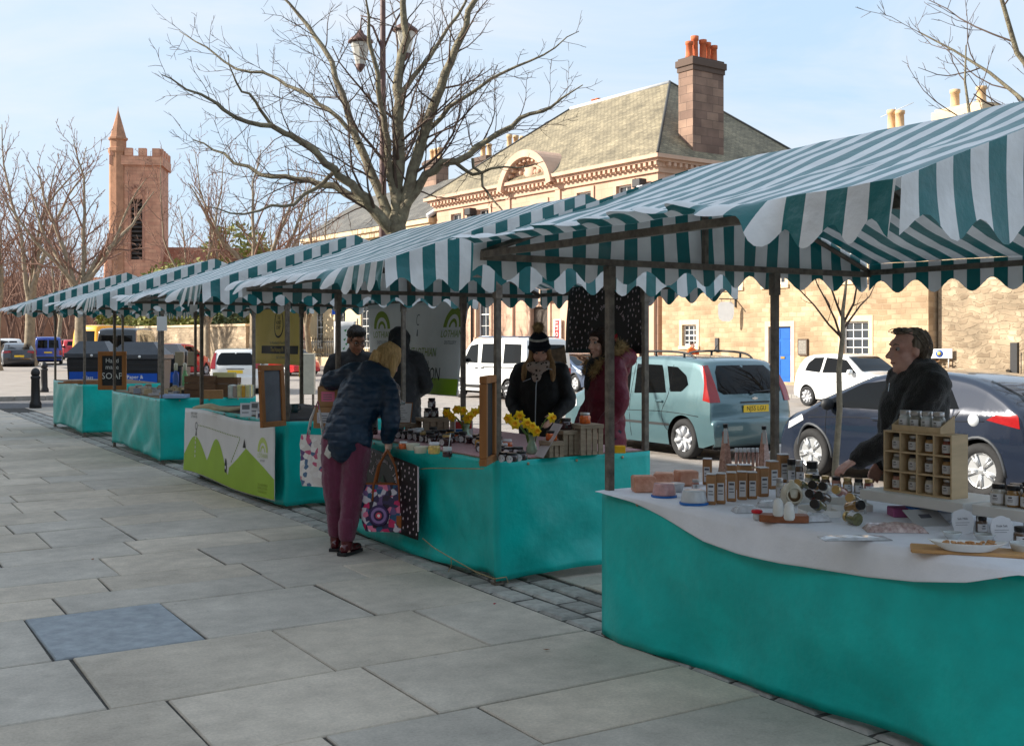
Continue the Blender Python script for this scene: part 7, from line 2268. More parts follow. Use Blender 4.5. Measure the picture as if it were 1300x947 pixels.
def jar(label, group, loc, r, h, content, lid, rz=0, rot=None, lab='square', lidh=.22, name='spice_jar', cat='jar', n=14, label_w=1.0):
    """glass jar with lid and paper label; meshes shared between like jars"""
    key = (round(r, 4), round(h, 4), content.name, lid.name, lab, lidh, label_w)
    if key not in JAR_CACHE:
        hb = h * (1 - lidh)
        t = MB(); t.lathe([(r * .86, 0), (r * .98, .004), (r, h * .06), (r, hb * .80), (r * .93, hb * .9), (r * .80, hb * .97), (r * .80, hb)], n); b = t.mesh('jar_body'); b.materials.append(content)
        t = MB(); t.lathe([(r * .86, hb - .001), (r * .88, hb + .003), (r * .88, h - .003), (r * .84, h)], n); l = t.mesh('lid'); l.materials.append(lid)
        q = None; pr = None
        if lab == 'square':
            t = MB(); a0, a1 = -PI / 2 - 1.0 * label_w, -PI / 2 + 1.0 * label_w
            t.grid(lambda u, v: ((r + .0012) * math.cos(a0 + (a1 - a0) * u), (r + .0012) * math.sin(a0 + (a1 - a0) * u), hb * (.14 + .58 * v)), 8, 1); q = t.mesh('label'); q.materials.append(m_lab)
            t = MB()
            for (za, zb, w) in ((.54, .62, .45), (.42, .45, .7), (.34, .37, .6)):
                t.grid(lambda u, v: ((r + .0022) * math.cos(-PI / 2 + w * label_w * (u - .5)), (r + .0022) * math.sin(-PI / 2 + w * label_w * (u - .5)), hb * (za + (zb - za) * v)), 4, 1)
            pr = t.mesh('label_print'); pr.materials.append(m_labp)
        elif lab == 'round':
            t = MB()
            t.add([((r + .0012) * math.cos(-PI / 2), (r + .0012) * math.sin(-PI / 2), hb * .44)] + [((r + .0016) * math.cos(-PI / 2 + .62 * math.cos(2 * PI * k / 14)), (r + .0016) * math.sin(-PI / 2 + .62 * math.cos(2 * PI * k / 14)), hb * .44 + r * .62 * math.sin(2 * PI * k / 14)) for k in range(14)], [(0, 1 + k, 1 + (k + 1) % 14) for k in range(14)]); q = t.mesh('label'); q.materials.append(m_lab)
        JAR_CACHE[key] = (b, l, q, pr)
    b, l, q, pr = JAR_CACHE[key]
    o = thing(name, label, cat, loc, rz, group)
    if rot: o.rotation_euler = rot
    link('jar_body', b, o); link('lid', l, o)
    if q:
        lo = link('label', q, o)
        if pr: link('label_print', pr, lo)
    return o
TA = .8425
CAMZ = R(-31.7)
def tA(px, py, z=TA):
    x, y = gp(px, py, z); return (x, y, z)
# ---- white cloth over the nearest stall
drape = [(2.3, .0), (2.585, .015), (2.79, .08), (3.05, .125), (3.33, .157), (3.8, .178), (4.1, .175), (4.35, .155), (4.73, .075), (4.95, .03), (5.22, .004)]
def cl(u, v):
    y = 2.42 + (5.265 - 2.42) * u
    D_ = lerp_pts(drape, y)
    xf = 3.862
    if v < .62:
        q = v / .62
        x = 5.25 + (xf - 5.25) * q
        return (x, y, TA - .0005 + .003 * smooth_noise(x * 3, y * 3, 2))
    q = (v - .62) / .38
    f = 1 if D_ > .01 else 0
    out = .016 + .018 * q * (.6 + .6 * smooth_noise(y * 3.0, q, 6)) + .02 * q * math.sin(y * 5)
    return (xf - out * min(1, q * 4) , y, TA - .001 - D_ * q)
t = MB(); t.grid(cl, 90, 44)
tag(obj('tablecloth', t, m_wcloth, solid=.0015), 'white cloth draped over the nearest stall table', 'tablecloth')
# salt blocks
m_saltb = mat('pink_salt', lin((226, 150, 116)), .45, .25, 9, .4, 40, col2=lin((238, 186, 160)))
def block(label, px, py, w, d, h, rz, sd):
    rg = random.Random(sd); t = MB()
    t.bb(-w / 2, w / 2, -d / 2, d / 2, 0, h, .008)
    t.v = [(x + .004 * smooth_noise(x * 30, y * 30, z * 30 + sd), y + .004 * smooth_noise(x * 30 + 9, y * 30, z * 30 + sd), z + .003 * smooth_noise(x * 30, y * 30 + 5, z * 30)) if z > .002 else (x, y, z) for x, y, z in t.v]
    o = obj('salt_block', t, m_saltb, None, tA(px, py), (0, 0, rz)); tag(o, label, 'salt block', 'pink salt blocks')
block('rough pink salt block at the left end of the white cloth', 817, 624, .13, .10, .092, CAMZ + .1, 1)
block('pink salt block behind the tub with pink salt', 843, 618, .12, .10, .085, CAMZ - .2, 2)
block('broad pink salt block behind the small salt jars', 871, 616, .13, .09, .09, CAMZ + .3, 3)
# tubs standing on their blue lids
m_bluel = mat('blue_lid', lin((30, 110, 190)), .4, .05); m_tubw = mat('frosted_tub', (.62, .64, .66), .3, .1, 20, coat=.4); m_tubp = mat('tub_pink_salt', lin((206, 160, 160)), .3, .2, 30, coat=.4)
def tub(label, px, py, r, h, m):
    o = thing('plastic_tub', label, 'tub', tA(px, py), 0, 'upturned tubs on blue lids')
    t = MB(); t.lathe([(r * 1.04, 0), (r * 1.06, .004), (r * 1.06, .012), (r, .013)], 22); obj('lid', t, m_bluel, o)
    t = MB(); t.lathe([(r * .98, .013), (r * .96, .02), (r * .84, h - .006), (r * .8, h), (0, h)], 22); obj('tub_body', t, m, o)
tub('clear tub of pink salt standing on its blue lid', 843, 631, .068, .078, m_tubp)
tub('white tub of salt standing on its blue lid beside the card tubes', 881, 640, .073, .075, m_tubw)
jar('small grey salt grinder jar behind the white tub', None, tA(883, 622), .022, .062, SP[3], m_lid_s, CAMZ)
o = thing('salt_dish', 'round pale dish of salt among the salt blocks', 'dish', tA(858, 624)); t = MB(); t.lathe([(.03, 0), (.04, .01), (.052, .045), (.05, .05), (.044, .05), (0, .046)], 18); obj('bowl', t, m_tubw, o)
# kraft card tubes
def tube_box(label, px, py, w, h, rz=0, lab=True):
    o = thing('card_tube', label, 'card tube', tA(px, py), CAMZ + rz, 'kraft card tubes of salt')
    t = MB(); t.bb(-w / 2, w / 2, -w / 2, w / 2, 0, h * .96, .006); obj('tube_body', t, m_kraft, o)
    t = MB(); t.bb(-w / 2 - .001, w / 2 + .001, -w / 2 - .001, w / 2 + .001, h * .96 + .0005, h, .004); obj('lid', t, m_lab, o)
    if lab:
        t = MB(); t.bb(-w * .34, w * .34, -w / 2 - .0018, -w / 2 - .0004, h * .12, h * .68); lo = obj('label', t, m_lab, o)
        t = MB(); t.bb(-w * .25, w * .25, -w / 2 - .0026, -w / 2 - .002, h * .56, h * .63); t.bb(-w * .25, w * .2, -w / 2 - .0026, -w / 2 - .002, h * .42, h * .45); t.bb(-w * .25, w * .25, -w / 2 - .0026, -w / 2 - .002, h * .32, h * .35); obj('label_print', t, m_labp, lo)
front = [(903, 640, .165), (915, 639, .165), (928.5, 636, .160), (942, 634, .156), (954.5, 633, .150)]
for k, (px, py, h) in enumerate(front):
    tube_box('labelled kraft card tube in the front row, %s' % ('leftmost of five', 'second of five from the left', 'middle one of five', 'fourth of five from the left', 'rightmost of five')[k], px, py, .052, h, -.25 + .05 * k)
tube_box('kraft card tube standing alone behind the front row, at its left', 898, 615, .052, .16, -.3)
tube_box('kraft card tube, short one at the right end of the row', 968, 630, .056, .165, .2)
tube_box('kraft card tube behind the right end of the row', 980, 620, .058, .165, .3)
tube_box('tallest kraft card tube, nearest the back post', 994, 612, .060, .175, .1)
tube_box('kraft card tube half hidden behind the middle of the row', 929, 622, .052, .15, 0)
tube_box('wide kraft box half hidden behind the pyramid bottles', 945, 612, .075, .11, .1, False)
# pyramid bottles
m_pyr = mat('pink_salt_bottle', lin((188, 128, 112)), .15, .35, 60, coat=.9, col2=lin((214, 166, 150)))
def pyramid(label, px, py, w, h):
    o = thing('pyramid_bottle', label, 'bottle', tA(px, py), CAMZ + .5, 'pyramid bottles of pink salt')
    t = MB(); a, b = w / 2, .012
    t.add([(-a, -a, 0), (a, -a, 0), (a, a, 0), (-a, a, 0), (-b, -b, h * .86), (b, -b, h * .86), (b, b, h * .86), (-b, b, h * .86)], [(3, 2, 1, 0), (4, 5, 6, 7), (0, 1, 5, 4), (1, 2, 6, 5), (2, 3, 7, 6), (3, 0, 4, 7)]); obj('bottle_body', t, m_pyr, o, bev=.004)
    t = MB(); t.lathe([(.011, h * .86), (.011, h * .92)], 12); obj('neck', t, m_glassclear, o)
    t = MB(); t.lathe([(.016, h * .92), (.017, h), (.012, h)], 12); obj('stopper', t, m_lid_k, o)
    t = MB(); t.at((-a * .48, -a * .48 - .006, h * .62), (R(6), 0, R(-45))); t.bb(-.012, .012, -.002, .002, 0, .09); obj('swing_tag', t, m_lab, o)
pyramid('tall pyramid bottle of pink salt, the left and taller one', 921, 601, .072, .325)
pyramid('tall pyramid bottle of pink salt, right of the test tubes', 970, 599, .070, .305)
# test tubes in a rack
o = thing('tube_rack', 'little rack that holds six test tubes of pink salt', 'rack', tA(948, 606), CAMZ)
t = MB(); t.bb(-.085, .085, -.02, .02, 0, .012); t.bb(-.085, .085, -.02, .02, .06, .068); t.bb(-.085, -.078, -.02, .02, .012, .06); t.bb(.078, .085, -.02, .02, .012, .06); obj('rack_frame', t, m_ply, o)
bx_, by_, bz_ = tA(948, 606)
for k in range(6):
    v = view((k - 2.5) * .0265, 0); q = thing('test_tube', 'test tube of pink salt, %s from the left in the little rack' % ORD[k], 'test tube', (bx_ + v.x, by_ + v.y, TA + .012), 0, 'test tubes of pink salt')
    t = MB(); t.lathe([(.003, 0), (.0095, .008), (.0095, .150)], 10); obj('tube_glass', t, m_pyr, q)
    t = MB(); t.lathe([(.011, .150), (.011, .175), (.008, .176)], 10); obj('stopper', t, m_lab, q)
# standing spice jars
G1 = 'spice jars standing behind the trays'
jar('tall black lidded jar beside the back post of the nearest stall', G1, tA(1005, 614), .030, .15, SP[5], m_lid_k, CAMZ)
jar('tall slim grey salt jar right of the black lidded one', G1, tA(1015, 617), .026, .155, SP[2], m_lid_s, CAMZ)
jar('squat jar with a broad black lid behind the spice jars', G1, tA(1031, 610), .040, .12, SP[5], m_lid_k, CAMZ, lidh=.35)
for k, px in enumerate((1027, 1036, 1048, 1062, 1076, 1090, 1103)):
    jar('upright spice jar, %s from left in the row behind the trays' % ORD[k], G1, tA(px, 620 + k * 1.2), .026, .085, SP[k % 7], m_lid_k if k % 2 else m_lid_g, CAMZ)
jar('slim jar of pale salt before the card tubes', None, tA(990, 632), .022, .11, SP[0], m_lid_s, CAMZ)
# lying jars in white trays
def lying(px, py, yaw, m, lid, r=.027, h=.10, k=0):
    x, y, z = tA(px, py)
    jar('spice jar lying in the white trays, %s counted from the back left' % ORD[k], 'spice jars lying in the white trays', (x, y, z + r + .018), r, h, m, lid, rot=(R(72), 0, CAMZ + yaw), lab='square')
lie = [(1022, 628, -.75), (1040, 630, -.7), (1054, 632, -.75), (1072, 637, -.8), (1037, 642, -.7), (1050, 645, -.75), (1090, 648, -.8), (1044, 656, -.7), (1076, 657, .5)]
for k, (px, py, yw) in enumerate(lie): lying(px, py, yw, SP[(k * 3 + 1) % 7], m_lid_k if k % 3 else m_lid_g, k=k)
jar('grey spice jar fallen forward at the front of the trays, its base towards us', None, (tA(1090, 668)[0], tA(1090, 668)[1], TA + .030), .030, .085, SP[1], m_lid_g, rot=(R(-86), 0, CAMZ + .4))
def tray(label, px, py, w, d, rz):
    o = thing('white_tray', label, 'tray', tA(px, py), CAMZ + rz, 'white trays under the lying jars')
    t = MB(); t.bb(-w / 2, w / 2, -d / 2, d / 2, 0, .008); t.bb(-w / 2, w / 2, -d / 2, -d / 2 + .006, .008, .032); t.bb(-w / 2, w / 2, d / 2 - .006, d / 2, .008, .05); t.bb(-w / 2, -w / 2 + .006, -d / 2 + .006, d / 2 - .006, .008, .032); t.bb(w / 2 - .006, w / 2, -d / 2 + .006, d / 2 - .006, .008, .032); obj('tray_body', t, m_white, o)
tray('white tray at the left under the lying jars', 1030, 636, .20, .13, .0); tray('white tray at the right under the lying jars', 1070, 646, .26, .16, .0); tray('front white tray near the salt pig', 1040, 655, .18, .11, .1)
# salt pig, shakers on a slab, little pot
m_cer = mat('cream_ceramic', lin((226, 220, 200)), .25, .06, 10, coat=.5)
o = thing('salt_pig', 'cream ceramic salt pig with a round mouth', 'salt pig', tA(1005, 640), CAMZ - .5)
t = MB(); t.lathe([(.035, 0), (.052, .012), (.060, .045), (.054, .080), (.032, .105), (.014, .116), (.013, .126), (.009, .130), (0, .130)], 20); obj('pot', t, m_cer, o)
t = MB(); t.at((.022, -.040, .052), (R(76), 0, R(28))); t.lathe([(.041, -.01), (.041, .026), (.036, .026), (.034, .008), (0, .006)], 20); t.at(); mo = obj('mouth', t, m_cer, o)
t = MB(); t.at((.026, -.048, .054), (R(76), 0, R(28))); t.lathe([(.033, .0), (0, .0008)], 18); obj('mouth_inside', t, mat('pig_inside', lin((150, 122, 92)), .6, .1), mo)
o = thing('wooden_slab', 'thick reddish wooden slab carrying two white shakers', 'board', tA(994, 662), CAMZ - .12)
t = MB(); t.prism([(-.115, -.02), (-.06, -.045), (.10, -.045), (.118, -.03), (.118, .03), (.09, .045), (-.09, .045)], 0, .035); obj('slab', t, mat('red_wood', lin((146, 88, 56)), .5, .25, 8, .2, stretch=(1, 6, 6)), o, bev=.004)
m_shk = mat('white_alabaster', (.74, .74, .71), .3, .06, 20, coat=.4)
for k, (px, py, lab_) in enumerate(((988, 655, 'white egg shaped shaker at the left on the wooden slab'), (1002, 660, 'white egg shaped shaker at the right on the wooden slab'))):
    t = MB(); t.lathe([(.020, 0), (.026, .012), (.025, .045), (.020, .072), (.010, .084), (0, .087)], 16); q = obj('shaker', t, m_shk, None, tA(px, py, TA + .0355)); tag(q, lab_, 'shaker', 'white shakers')
o = thing('little_pot', 'tiny pot with a bright red lid before the wooden slab', 'pot', tA(961, 659)); t = MB(); t.lathe([(.018, 0), (.020, .02), (.018, .03)], 14); obj('pot_body', t, m_tubw, o); t = MB(); t.lathe([(.026, .031), (.028, .04), (.024, .046), (0, .048)], 14); obj('lid', t, mat('red_lid', lin((206, 20, 40)), .35, 0), o)
# bags of salt
m_plas = mat('plastic_bag', (.62, .63, .66), .2, .2, 25, .3, 40, coat=.7)
m_plasp = mat('bag_pink_crystals', lin((206, 150, 140)), .3, .5, 45, .5, 80, col2=lin((232, 212, 206)), coat=.6)
def pillow(label, px, py, w, d, h, rz, m, name='salt_bag', sd=1):
    t = MB()
    def fn(u, v):
        x, y = (u - .5) * w, (v - .5) * d
        e = max(0, 1 - abs(2 * u - 1) ** 3) * max(0, 1 - abs(2 * v - 1) ** 3)
        return (x, y, .003 + h * e ** .5 * (1 + .35 * smooth_noise(u * 5, v * 5, sd)))
    t.grid(fn, 20, 14); t.grid(lambda u, v: ((u - .5) * w, (.5 - v) * d, .001), 2, 2)
    o = obj(name, t, m, None, tA(px, py), (0, 0, CAMZ + rz)); return tag(o, label, 'bag', 'plastic bags of salt')
pillow('clear plastic bag of salt lying before the card tubes', 948, 650, .14, .10, .032, .1, m_plas, sd=1)
pillow('clear plastic bag of salt lying behind the wooden slab', 978, 643, .14, .10, .03, -.2, m_plas, sd=2)
pillow('clear plastic bag of salt right of the wooden slab', 1035, 661, .13, .09, .035, .2, m_plas, sd=3)
pillow('bag of pink and white salt crystals lying flat before the shelf', 1136, 674, .27, .13, .035, -.1, m_plasp, sd=4)
pillow('flat clear plastic packet in front of the crystal bag', 1085, 684, .30, .11, .010, .05, m_plas, sd=5)
# white shelves
def shelf(label, x0, x1, y0, y1, z):
    o = thing('display_shelf', label, 'shelf', (x0, y0, TA), 0, 'white display shelves')
    t = MB(); t.bb(0, x1 - x0, 0, y1 - y0, z - TA - .05, z - TA, .004); obj('shelf_board', t, m_white, o)
    for (a, b) in ((.02, .02), (x1 - x0 - .02, .02), (.02, y1 - y0 - .02), (x1 - x0 - .02, y1 - y0 - .02)):
        t = MB(); t.tube([(a, b, 0), (a, b, z - TA - .05)], .006, 8); obj('leg', t, m_glassclear, o)
SH1, SH2 = .965, .972
shelf('white display shelf under the wooden jar rack', 4.44, 4.80, 3.27, 3.87, SH1)
shelf('white display shelf at the right edge with tall jars', 4.42, 4.80, 2.56, 3.21, SH2)
# jar rack of twelve pigeon holes
rk = thing('jar_rack', 'pale plywood rack with twelve spice jars in pigeon holes', 'rack', (4.50, 3.375, SH1 + .0005), 0)
RW, RH, RD, TH = .395, .30, .115, .008
for k in range(5):
    y = (RW - TH) * k / 4; t = MB(); t.bb(0, RD, y, y + TH, 0, RH); obj('upright', t, m_ply, rk)
for k in range(4):
    z = (RH - TH) * k / 3
    for c in range(4):
        y = (RW - TH) * c / 4 + TH; t = MB(); t.bb(.0006, RD, y + .0002, y + (RW - TH) / 4 - TH - .0002, z, z + TH); obj('shelf_slat', t, m_ply, rk)
t = MB(); t.bb(RD + .0003, RD + .005, 0, RW, 0, RH); obj('back_panel', t, m_ply, rk)
RC = ['top', 'middle', 'bottom']; CC = ['leftmost', 'second', 'third', 'rightmost']
for r_ in range(3):
    for c in range(4):
        y = 3.375 + RW - (RW - TH) / 4 * (c + .5) - TH / 2; z = SH1 + (RH - TH) * (2 - r_) / 3 + TH + .0008
        jar('spice jar in the plywood rack, %s row, %s column' % (RC[r_], CC[c]), 'spice jars in the plywood rack', (4.50 + .05, y, z), .030, .080, SP[(r_ * 5 + c * 2) % 7], m_lid_s if (r_ + c) % 2 else m_lid_k, R(-90), lidh=.16)
tr2 = thing('jar_tray', 'small plywood tray on the rack holding four clear jars', 'tray', (4.515, 3.45, SH1 + RH + .001), 0)
t = MB(); t.bb(0, .10, 0, .27, 0, .006); obj('tray_base', t, m_ply, tr2)
t = MB(); t.bb(-.006, -.0005, 0, .27, 0, .030); obj('tray_front', t, m_ply, tr2)
for y in (-.0065, .2705):
    t = MB(); t.prism([(-.006, 0), (.10, 0), (.10, .085), (-.006, .03)], y, y + .006, 'y'); obj('tray_side', t, m_ply, tr2)
for k in range(4):
    jar('clear jar of salt in the tray on the rack, %s' % ('rightmost', 'third from left', 'second from left', 'leftmost')[k], 'clear jars on top of the rack', (4.555, 3.45 + .037 + k * .0655, SH1 + RH + .0075), .029, .095, m_glassclear if k % 2 else SP[5], m_lid_s, R(-90))
for k, (x, y) in enumerate(((4.50, 3.13), (4.50, 3.055), (4.57, 3.09), (4.50, 2.98), (4.58, 3.01), (4.57, 2.93))):
    jar('hexagonal mustard jar on the right hand shelf, %s from its left end' % ORD[k], 'jars on the right hand shelf', (x, y, SH2 + .0005), .034, .095, SP[4] if k % 2 else SP[0], m_lid_k, R(-80), n=6)
# things under the shelves, cards, board, dish, bowls
t = MB(); t.bb(-.07, .07, -.05, .05, 0, .045, .004); tag(obj('pink_box', t, mat('pink_card', lin((178, 96, 150)), .6), None, tA(1148, 655), (0, 0, CAMZ)), 'pink box pushed under the white shelf', 'box')
o = thing('blue_lidded_tub', 'clear tub with a bright blue lid under the white shelf', 'tub', tA(1180, 660), CAMZ); t = MB(); t.bb(-.09, .09, -.06, .06, 0, .05, .01); obj('tub_body', t, m_tubw, o); t = MB(); t.bb(-.095, .095, -.065, .065, .0505, .064, .005); obj('lid', t, m_bluel, o)
o = thing('price_sheet', 'grey laminated sheet leaning against the white shelf', 'sheet', tA(1185, 668), CAMZ + .2); o.rotation_euler = (R(28), 0, CAMZ + .25); t = MB(); t.bb(-.09, .09, 0, .13, 0, .003); obj('sheet_panel', t, mat('grey_sheet', (.42, .42, .42), .4, .05), o); t = MB(); t.bb(-.03, .03, .06, .09, .0032, .0038); obj('print_lines', t, m_labp, o)
def card(label, px, py, head_, w=.10, h=.11):
    o = thing('name_card', label, 'card', tA(px, py), CAMZ + .1, 'scalloped name cards'); o.rotation_euler = (R(-12), 0, CAMZ + .1)
    pts = []
    for k in range(40):
        a = 2 * PI * k / 40; rr = 1 + .045 * math.cos(8 * a)
        pts.append((w / 2 * rr * math.copysign(abs(math.cos(a)) ** .7, math.cos(a)), h / 2 + h / 2 * rr * math.copysign(abs(math.sin(a)) ** .7, math.sin(a))))
    t = MB(); t.prism(pts, -.001, .001, 'y'); obj('card_face', t, m_lab, o)
    text('lettering', head_, .014, m_labp, o, (0, -.0018, h * .62), (R(90), 0, 0), ext=.0002)
    t = MB()
    for k in range(2): t.bb(-w * .35, w * (.3 - .1 * k), -.0016, -.0011, h * (.46 - k * .09), h * (.475 - k * .09))
    obj('print_lines', t, m_labp, o)
card('scalloped white card reading Salt Mills before the shelf', 1224, 678, 'Salt Mills'); card('scalloped white card reading Fruit Salt, nearer the right edge', 1274, 688, 'Fruit Salt')
m_bam = mat('bamboo_board', lin((196, 150, 98)), .5, .15, 5, .1, 30, stretch=(1, 10, 10))
o = thing('serving_board', 'pale wooden serving board at the right front of the cloth', 'board', tA(1235, 702), CAMZ - .32); t = MB(); t.bb(-.24, .30, -.075, .075, 0, .016, .005); obj('board_wood', t, m_bam, o)
o = thing('tasting_dish', 'white boat shaped dish of broken crackers on the serving board', 'dish', tA(1228, 699, TA + .0165), CAMZ - .26)
t = MB()
def boat(u, v):
    a = 2 * PI * u; q = (.62, .80, 1.0, .97, .76, .5, 0)[int(v)] if False else None
    k = v
    rr = lerp_pts([(0, .60), (.35, .85), (.6, 1.0), (.68, .95), (.85, .72), (1, 0)], k); z = lerp_pts([(0, 0), (.35, .02), (.6, .036), (.68, .034), (.85, .012), (1, .010)], k)
    return (.155 * rr * math.cos(a), .060 * rr * math.sin(a), z + .008 * abs(math.cos(a)) ** 4 * rr)
t.grid(boat, 36, 14); obj('dish_body', t, m_white, o)
rg = random.Random(3)
m_crk = mat('cracker', lin((190, 140, 92)), .8, .25, 30, .3, 80)
for k in range(26):
    t = MB(); t.at((rg.uniform(-.09, .12), rg.uniform(-.03, .03), .022 + rg.random() * .016), (rg.uniform(-.4, .4), rg.uniform(-.4, .4), rg.random() * 6)); s = rg.uniform(.006, .013); t.bb(-s, s, -s * .8, s * .8, -s * .5, s * .5, .002); t.at(); obj('cracker_piece', t, m_crk, o)
def bowl(label, px, py, r, h, inner, z=TA):
    o = thing('tasting_bowl', label, 'bowl', tA(px, py, z), 0, 'small tasting bowls')
    t = MB(); t.lathe([(r * .5, 0), (r * .6, .004), (r * .95, h * .8), (r, h), (r * .94, h), (r * .85, h * .75)], 18); obj('bowl_glass', t, m_glassclear, o); t = MB(); t.lathe([(r * .86, h * .74), (0, h * .76)], 16); obj('dip', t, inner, o)
bowl('small glass bowl of pale dip behind the dish', 1209, 684, .042, .030, m_curd); bowl('small glass bowl of red relish behind the dish', 1250, 687, .045, .032, SP[6]); bowl('glass bowl of cream cut off by the right edge', 1296, 704, .045, .05, m_curd)
jar('dark relish jar behind the name cards', None, tA(1246, 676), .026, .075, SP[2], m_lid_k, CAMZ); jar('dark relish jar at the right edge of the cloth', None, tA(1296, 694), .030, .085, SP[2], m_lid_k, CAMZ)

# ================================================================== jam stall
TB = .8795
def tB(px, py, z=TB):
    x, y = gp(px, py, z); return (x, y, z)
m_ging = bpy.data.materials.new('gingham'); m_ging.use_nodes = True
def gingham(m):
    nt, b = nodes_of(m); tc = nt.nodes.new('ShaderNodeTexCoord'); sp = nt.nodes.new('ShaderNodeSeparateXYZ'); nt.links.new(tc.outputs['Object'], sp.inputs[0])
    outs = []
    for i in (0, 1):
        a = nt.nodes.new('ShaderNodeMath'); a.operation = 'MULTIPLY'; a.inputs[1].default_value = 1 / .036; nt.links.new(sp.outputs[i], a.inputs[0])
        f = nt.nodes.new('ShaderNodeMath'); f.operation = 'FRACT'; nt.links.new(a.outputs[0], f.inputs[0]); g_ = nt.nodes.new('ShaderNodeMath'); g_.operation = 'GREATER_THAN'; g_.inputs[1].default_value = .5; nt.links.new(f.outputs[0], g_.inputs[0]); outs.append(g_)
    ad = nt.nodes.new('ShaderNodeMath'); ad.operation = 'ADD'; nt.links.new(outs[0].outputs[0], ad.inputs[0]); nt.links.new(outs[1].outputs[0], ad.inputs[1])
    hv = nt.nodes.new('ShaderNodeMath'); hv.operation = 'MULTIPLY'; hv.inputs[1].default_value = .5; nt.links.new(ad.outputs[0], hv.inputs[0])
    mx = nt.nodes.new('ShaderNodeMixRGB'); mx.inputs['Color1'].default_value = (.70, .66, .66, 1); mx.inputs['Color2'].default_value = lin((176, 40, 66)) + (1,); nt.links.new(hv.outputs[0], mx.inputs['Fac']); nt.links.new(mx.outputs['Color'], b.inputs['Base Color']); b.inputs['Roughness'].default_value = .85
gingham(m_ging)
t = MB(); t.grid(lambda u, v: (4.045 + 1.32 * u, 6.76 + 2.85 * v, .8775 + .0012 * smooth_noise(u * 9, v * 16, 1)), 12, 24); tag(obj('gingham_cloth', t, m_ging, solid=.001), 'red and white gingham cloth under the jam jars', 'tablecloth')
m_crate = mat('grey_crate_wood', lin((150, 132, 112)), .8, .3, 8, .4, 40, stretch=(1, 1, 5))
m_crate_d = mat('brown_crate_wood', lin((106, 76, 52)), .7, .3, 8, .4, 40, stretch=(1, 1, 5))
def crate(label, loc, rz, w, d, h, m, group, slats=4, upright=True):
    """open crate of slats standing on its end"""
    o = thing('wooden_crate', label, 'crate', loc, rz, group)
    th = .012
    if upright:
        sw = (w - .012 * (slats - 1)) / slats
        for sd in (-1, 1):
            for k in range(slats):
                x = -w / 2 + k * (sw + .012); t = MB(); t.bb(x, x + sw, sd * (d / 2) - th / 2, sd * (d / 2) + th / 2, 0, h - .0005 - .03); obj('slat', t, m, o)
        t = MB(); t.bb(-w / 2 - .004, w / 2 + .004, -d / 2 - th, d / 2 + th, h - .03, h, .002); obj('crate_end', t, m, o)
        t = MB(); t.bb(-w / 2 + .002, w / 2 - .002, -d / 2 + th / 2 + .001, d / 2 - th / 2 - .001, .001, .016); obj('crate_base', t, m, o)
    else:
        sh = (h - .010 * (slats - 1)) / slats
        for sd in (-1, 1):
            for k in range(slats):
                z = k * (sh + .010); t = MB(); t.bb(-w / 2, w / 2, sd * d / 2 - th / 2, sd * d / 2 + th / 2, z, z + sh); obj('slat', t, m, o)
        for sd in (-1, 1):
            for k in range(slats):
                z = k * (sh + .010); t = MB(); t.bb(sd * w / 2 - sd * th, sd * w / 2 - sd * .0005, -d / 2 + th, d / 2 - th, z, z + sh); obj('slat', t, m, o)
        for (a, b) in ((-1, -1), (1, -1), (1, 1), (-1, 1)):
            t = MB(); t.bb(a * (w / 2 - th) - .012 * (a > 0), a * (w / 2 - th) + .012 * (a < 0), b * (d / 2 - th / 2) - .012 * (b > 0), b * (d / 2 - th / 2) + .012 * (b < 0), 0, h); obj('corner_batten', t, m, o)
        t = MB(); t.bb(-w / 2 + th, w / 2 - th, -d / 2 + th, d / 2 - th, .002, .01); obj('crate_base', t, m, o)
    return o
GC = 'grey crates on the jam stall'
x, y, z = tB(744, 576); crate('tallest grey wooden crate, at the right of the jam stall', (x, y, z), R(-4), .19, .16, .222, m_crate, GC); cr1 = (x, y)
jar('jar of orange marmalade on top of the tallest crate', None, (x - .01, y, z + .2225), .042, .082, m_jelly, m_lid_s, R(-20), lab=None, name='jam_jar')
x, y, z = tB(719, 577); crate('middle grey crate of the three steps on the jam stall', (x + .02, y + .04, z), R(-4), .13, .15, .178, m_crate, GC, 3)
jar('black lidded jam jar on the middle crate', None, (x + .02, y + .04, z + .1785), .046, .085, m_jam, m_lid_k, R(-20), lab=None, name='jam_jar')
x, y, z = tB(702, 580); crate('lowest grey crate of the three steps on the jam stall', (x + .02, y + .05, z), R(-4), .115, .14, .112, m_crate, GC, 3)
jar('jar of orange jelly on the lowest crate', None, (x + .02, y + .05, z + .1125), .042, .072, m_jelly, m_lid_k, R(-20), lab=None, name='jam_jar')
o = thing('leaning_sheet', 'clear plastic sheet leaning against the stepped crates', 'sheet', tB(684, 580), R(-10)); t = MB(); t.at((0, 0, 0), (0, R(33), 0)); t.bb(-.001, .001, -.08, .08, 0, .28); t.at(); obj('sheet_panel', t, mat('pinkish_sheet', (.5, .42, .42), .1, .1, 8, spec=.7), o)
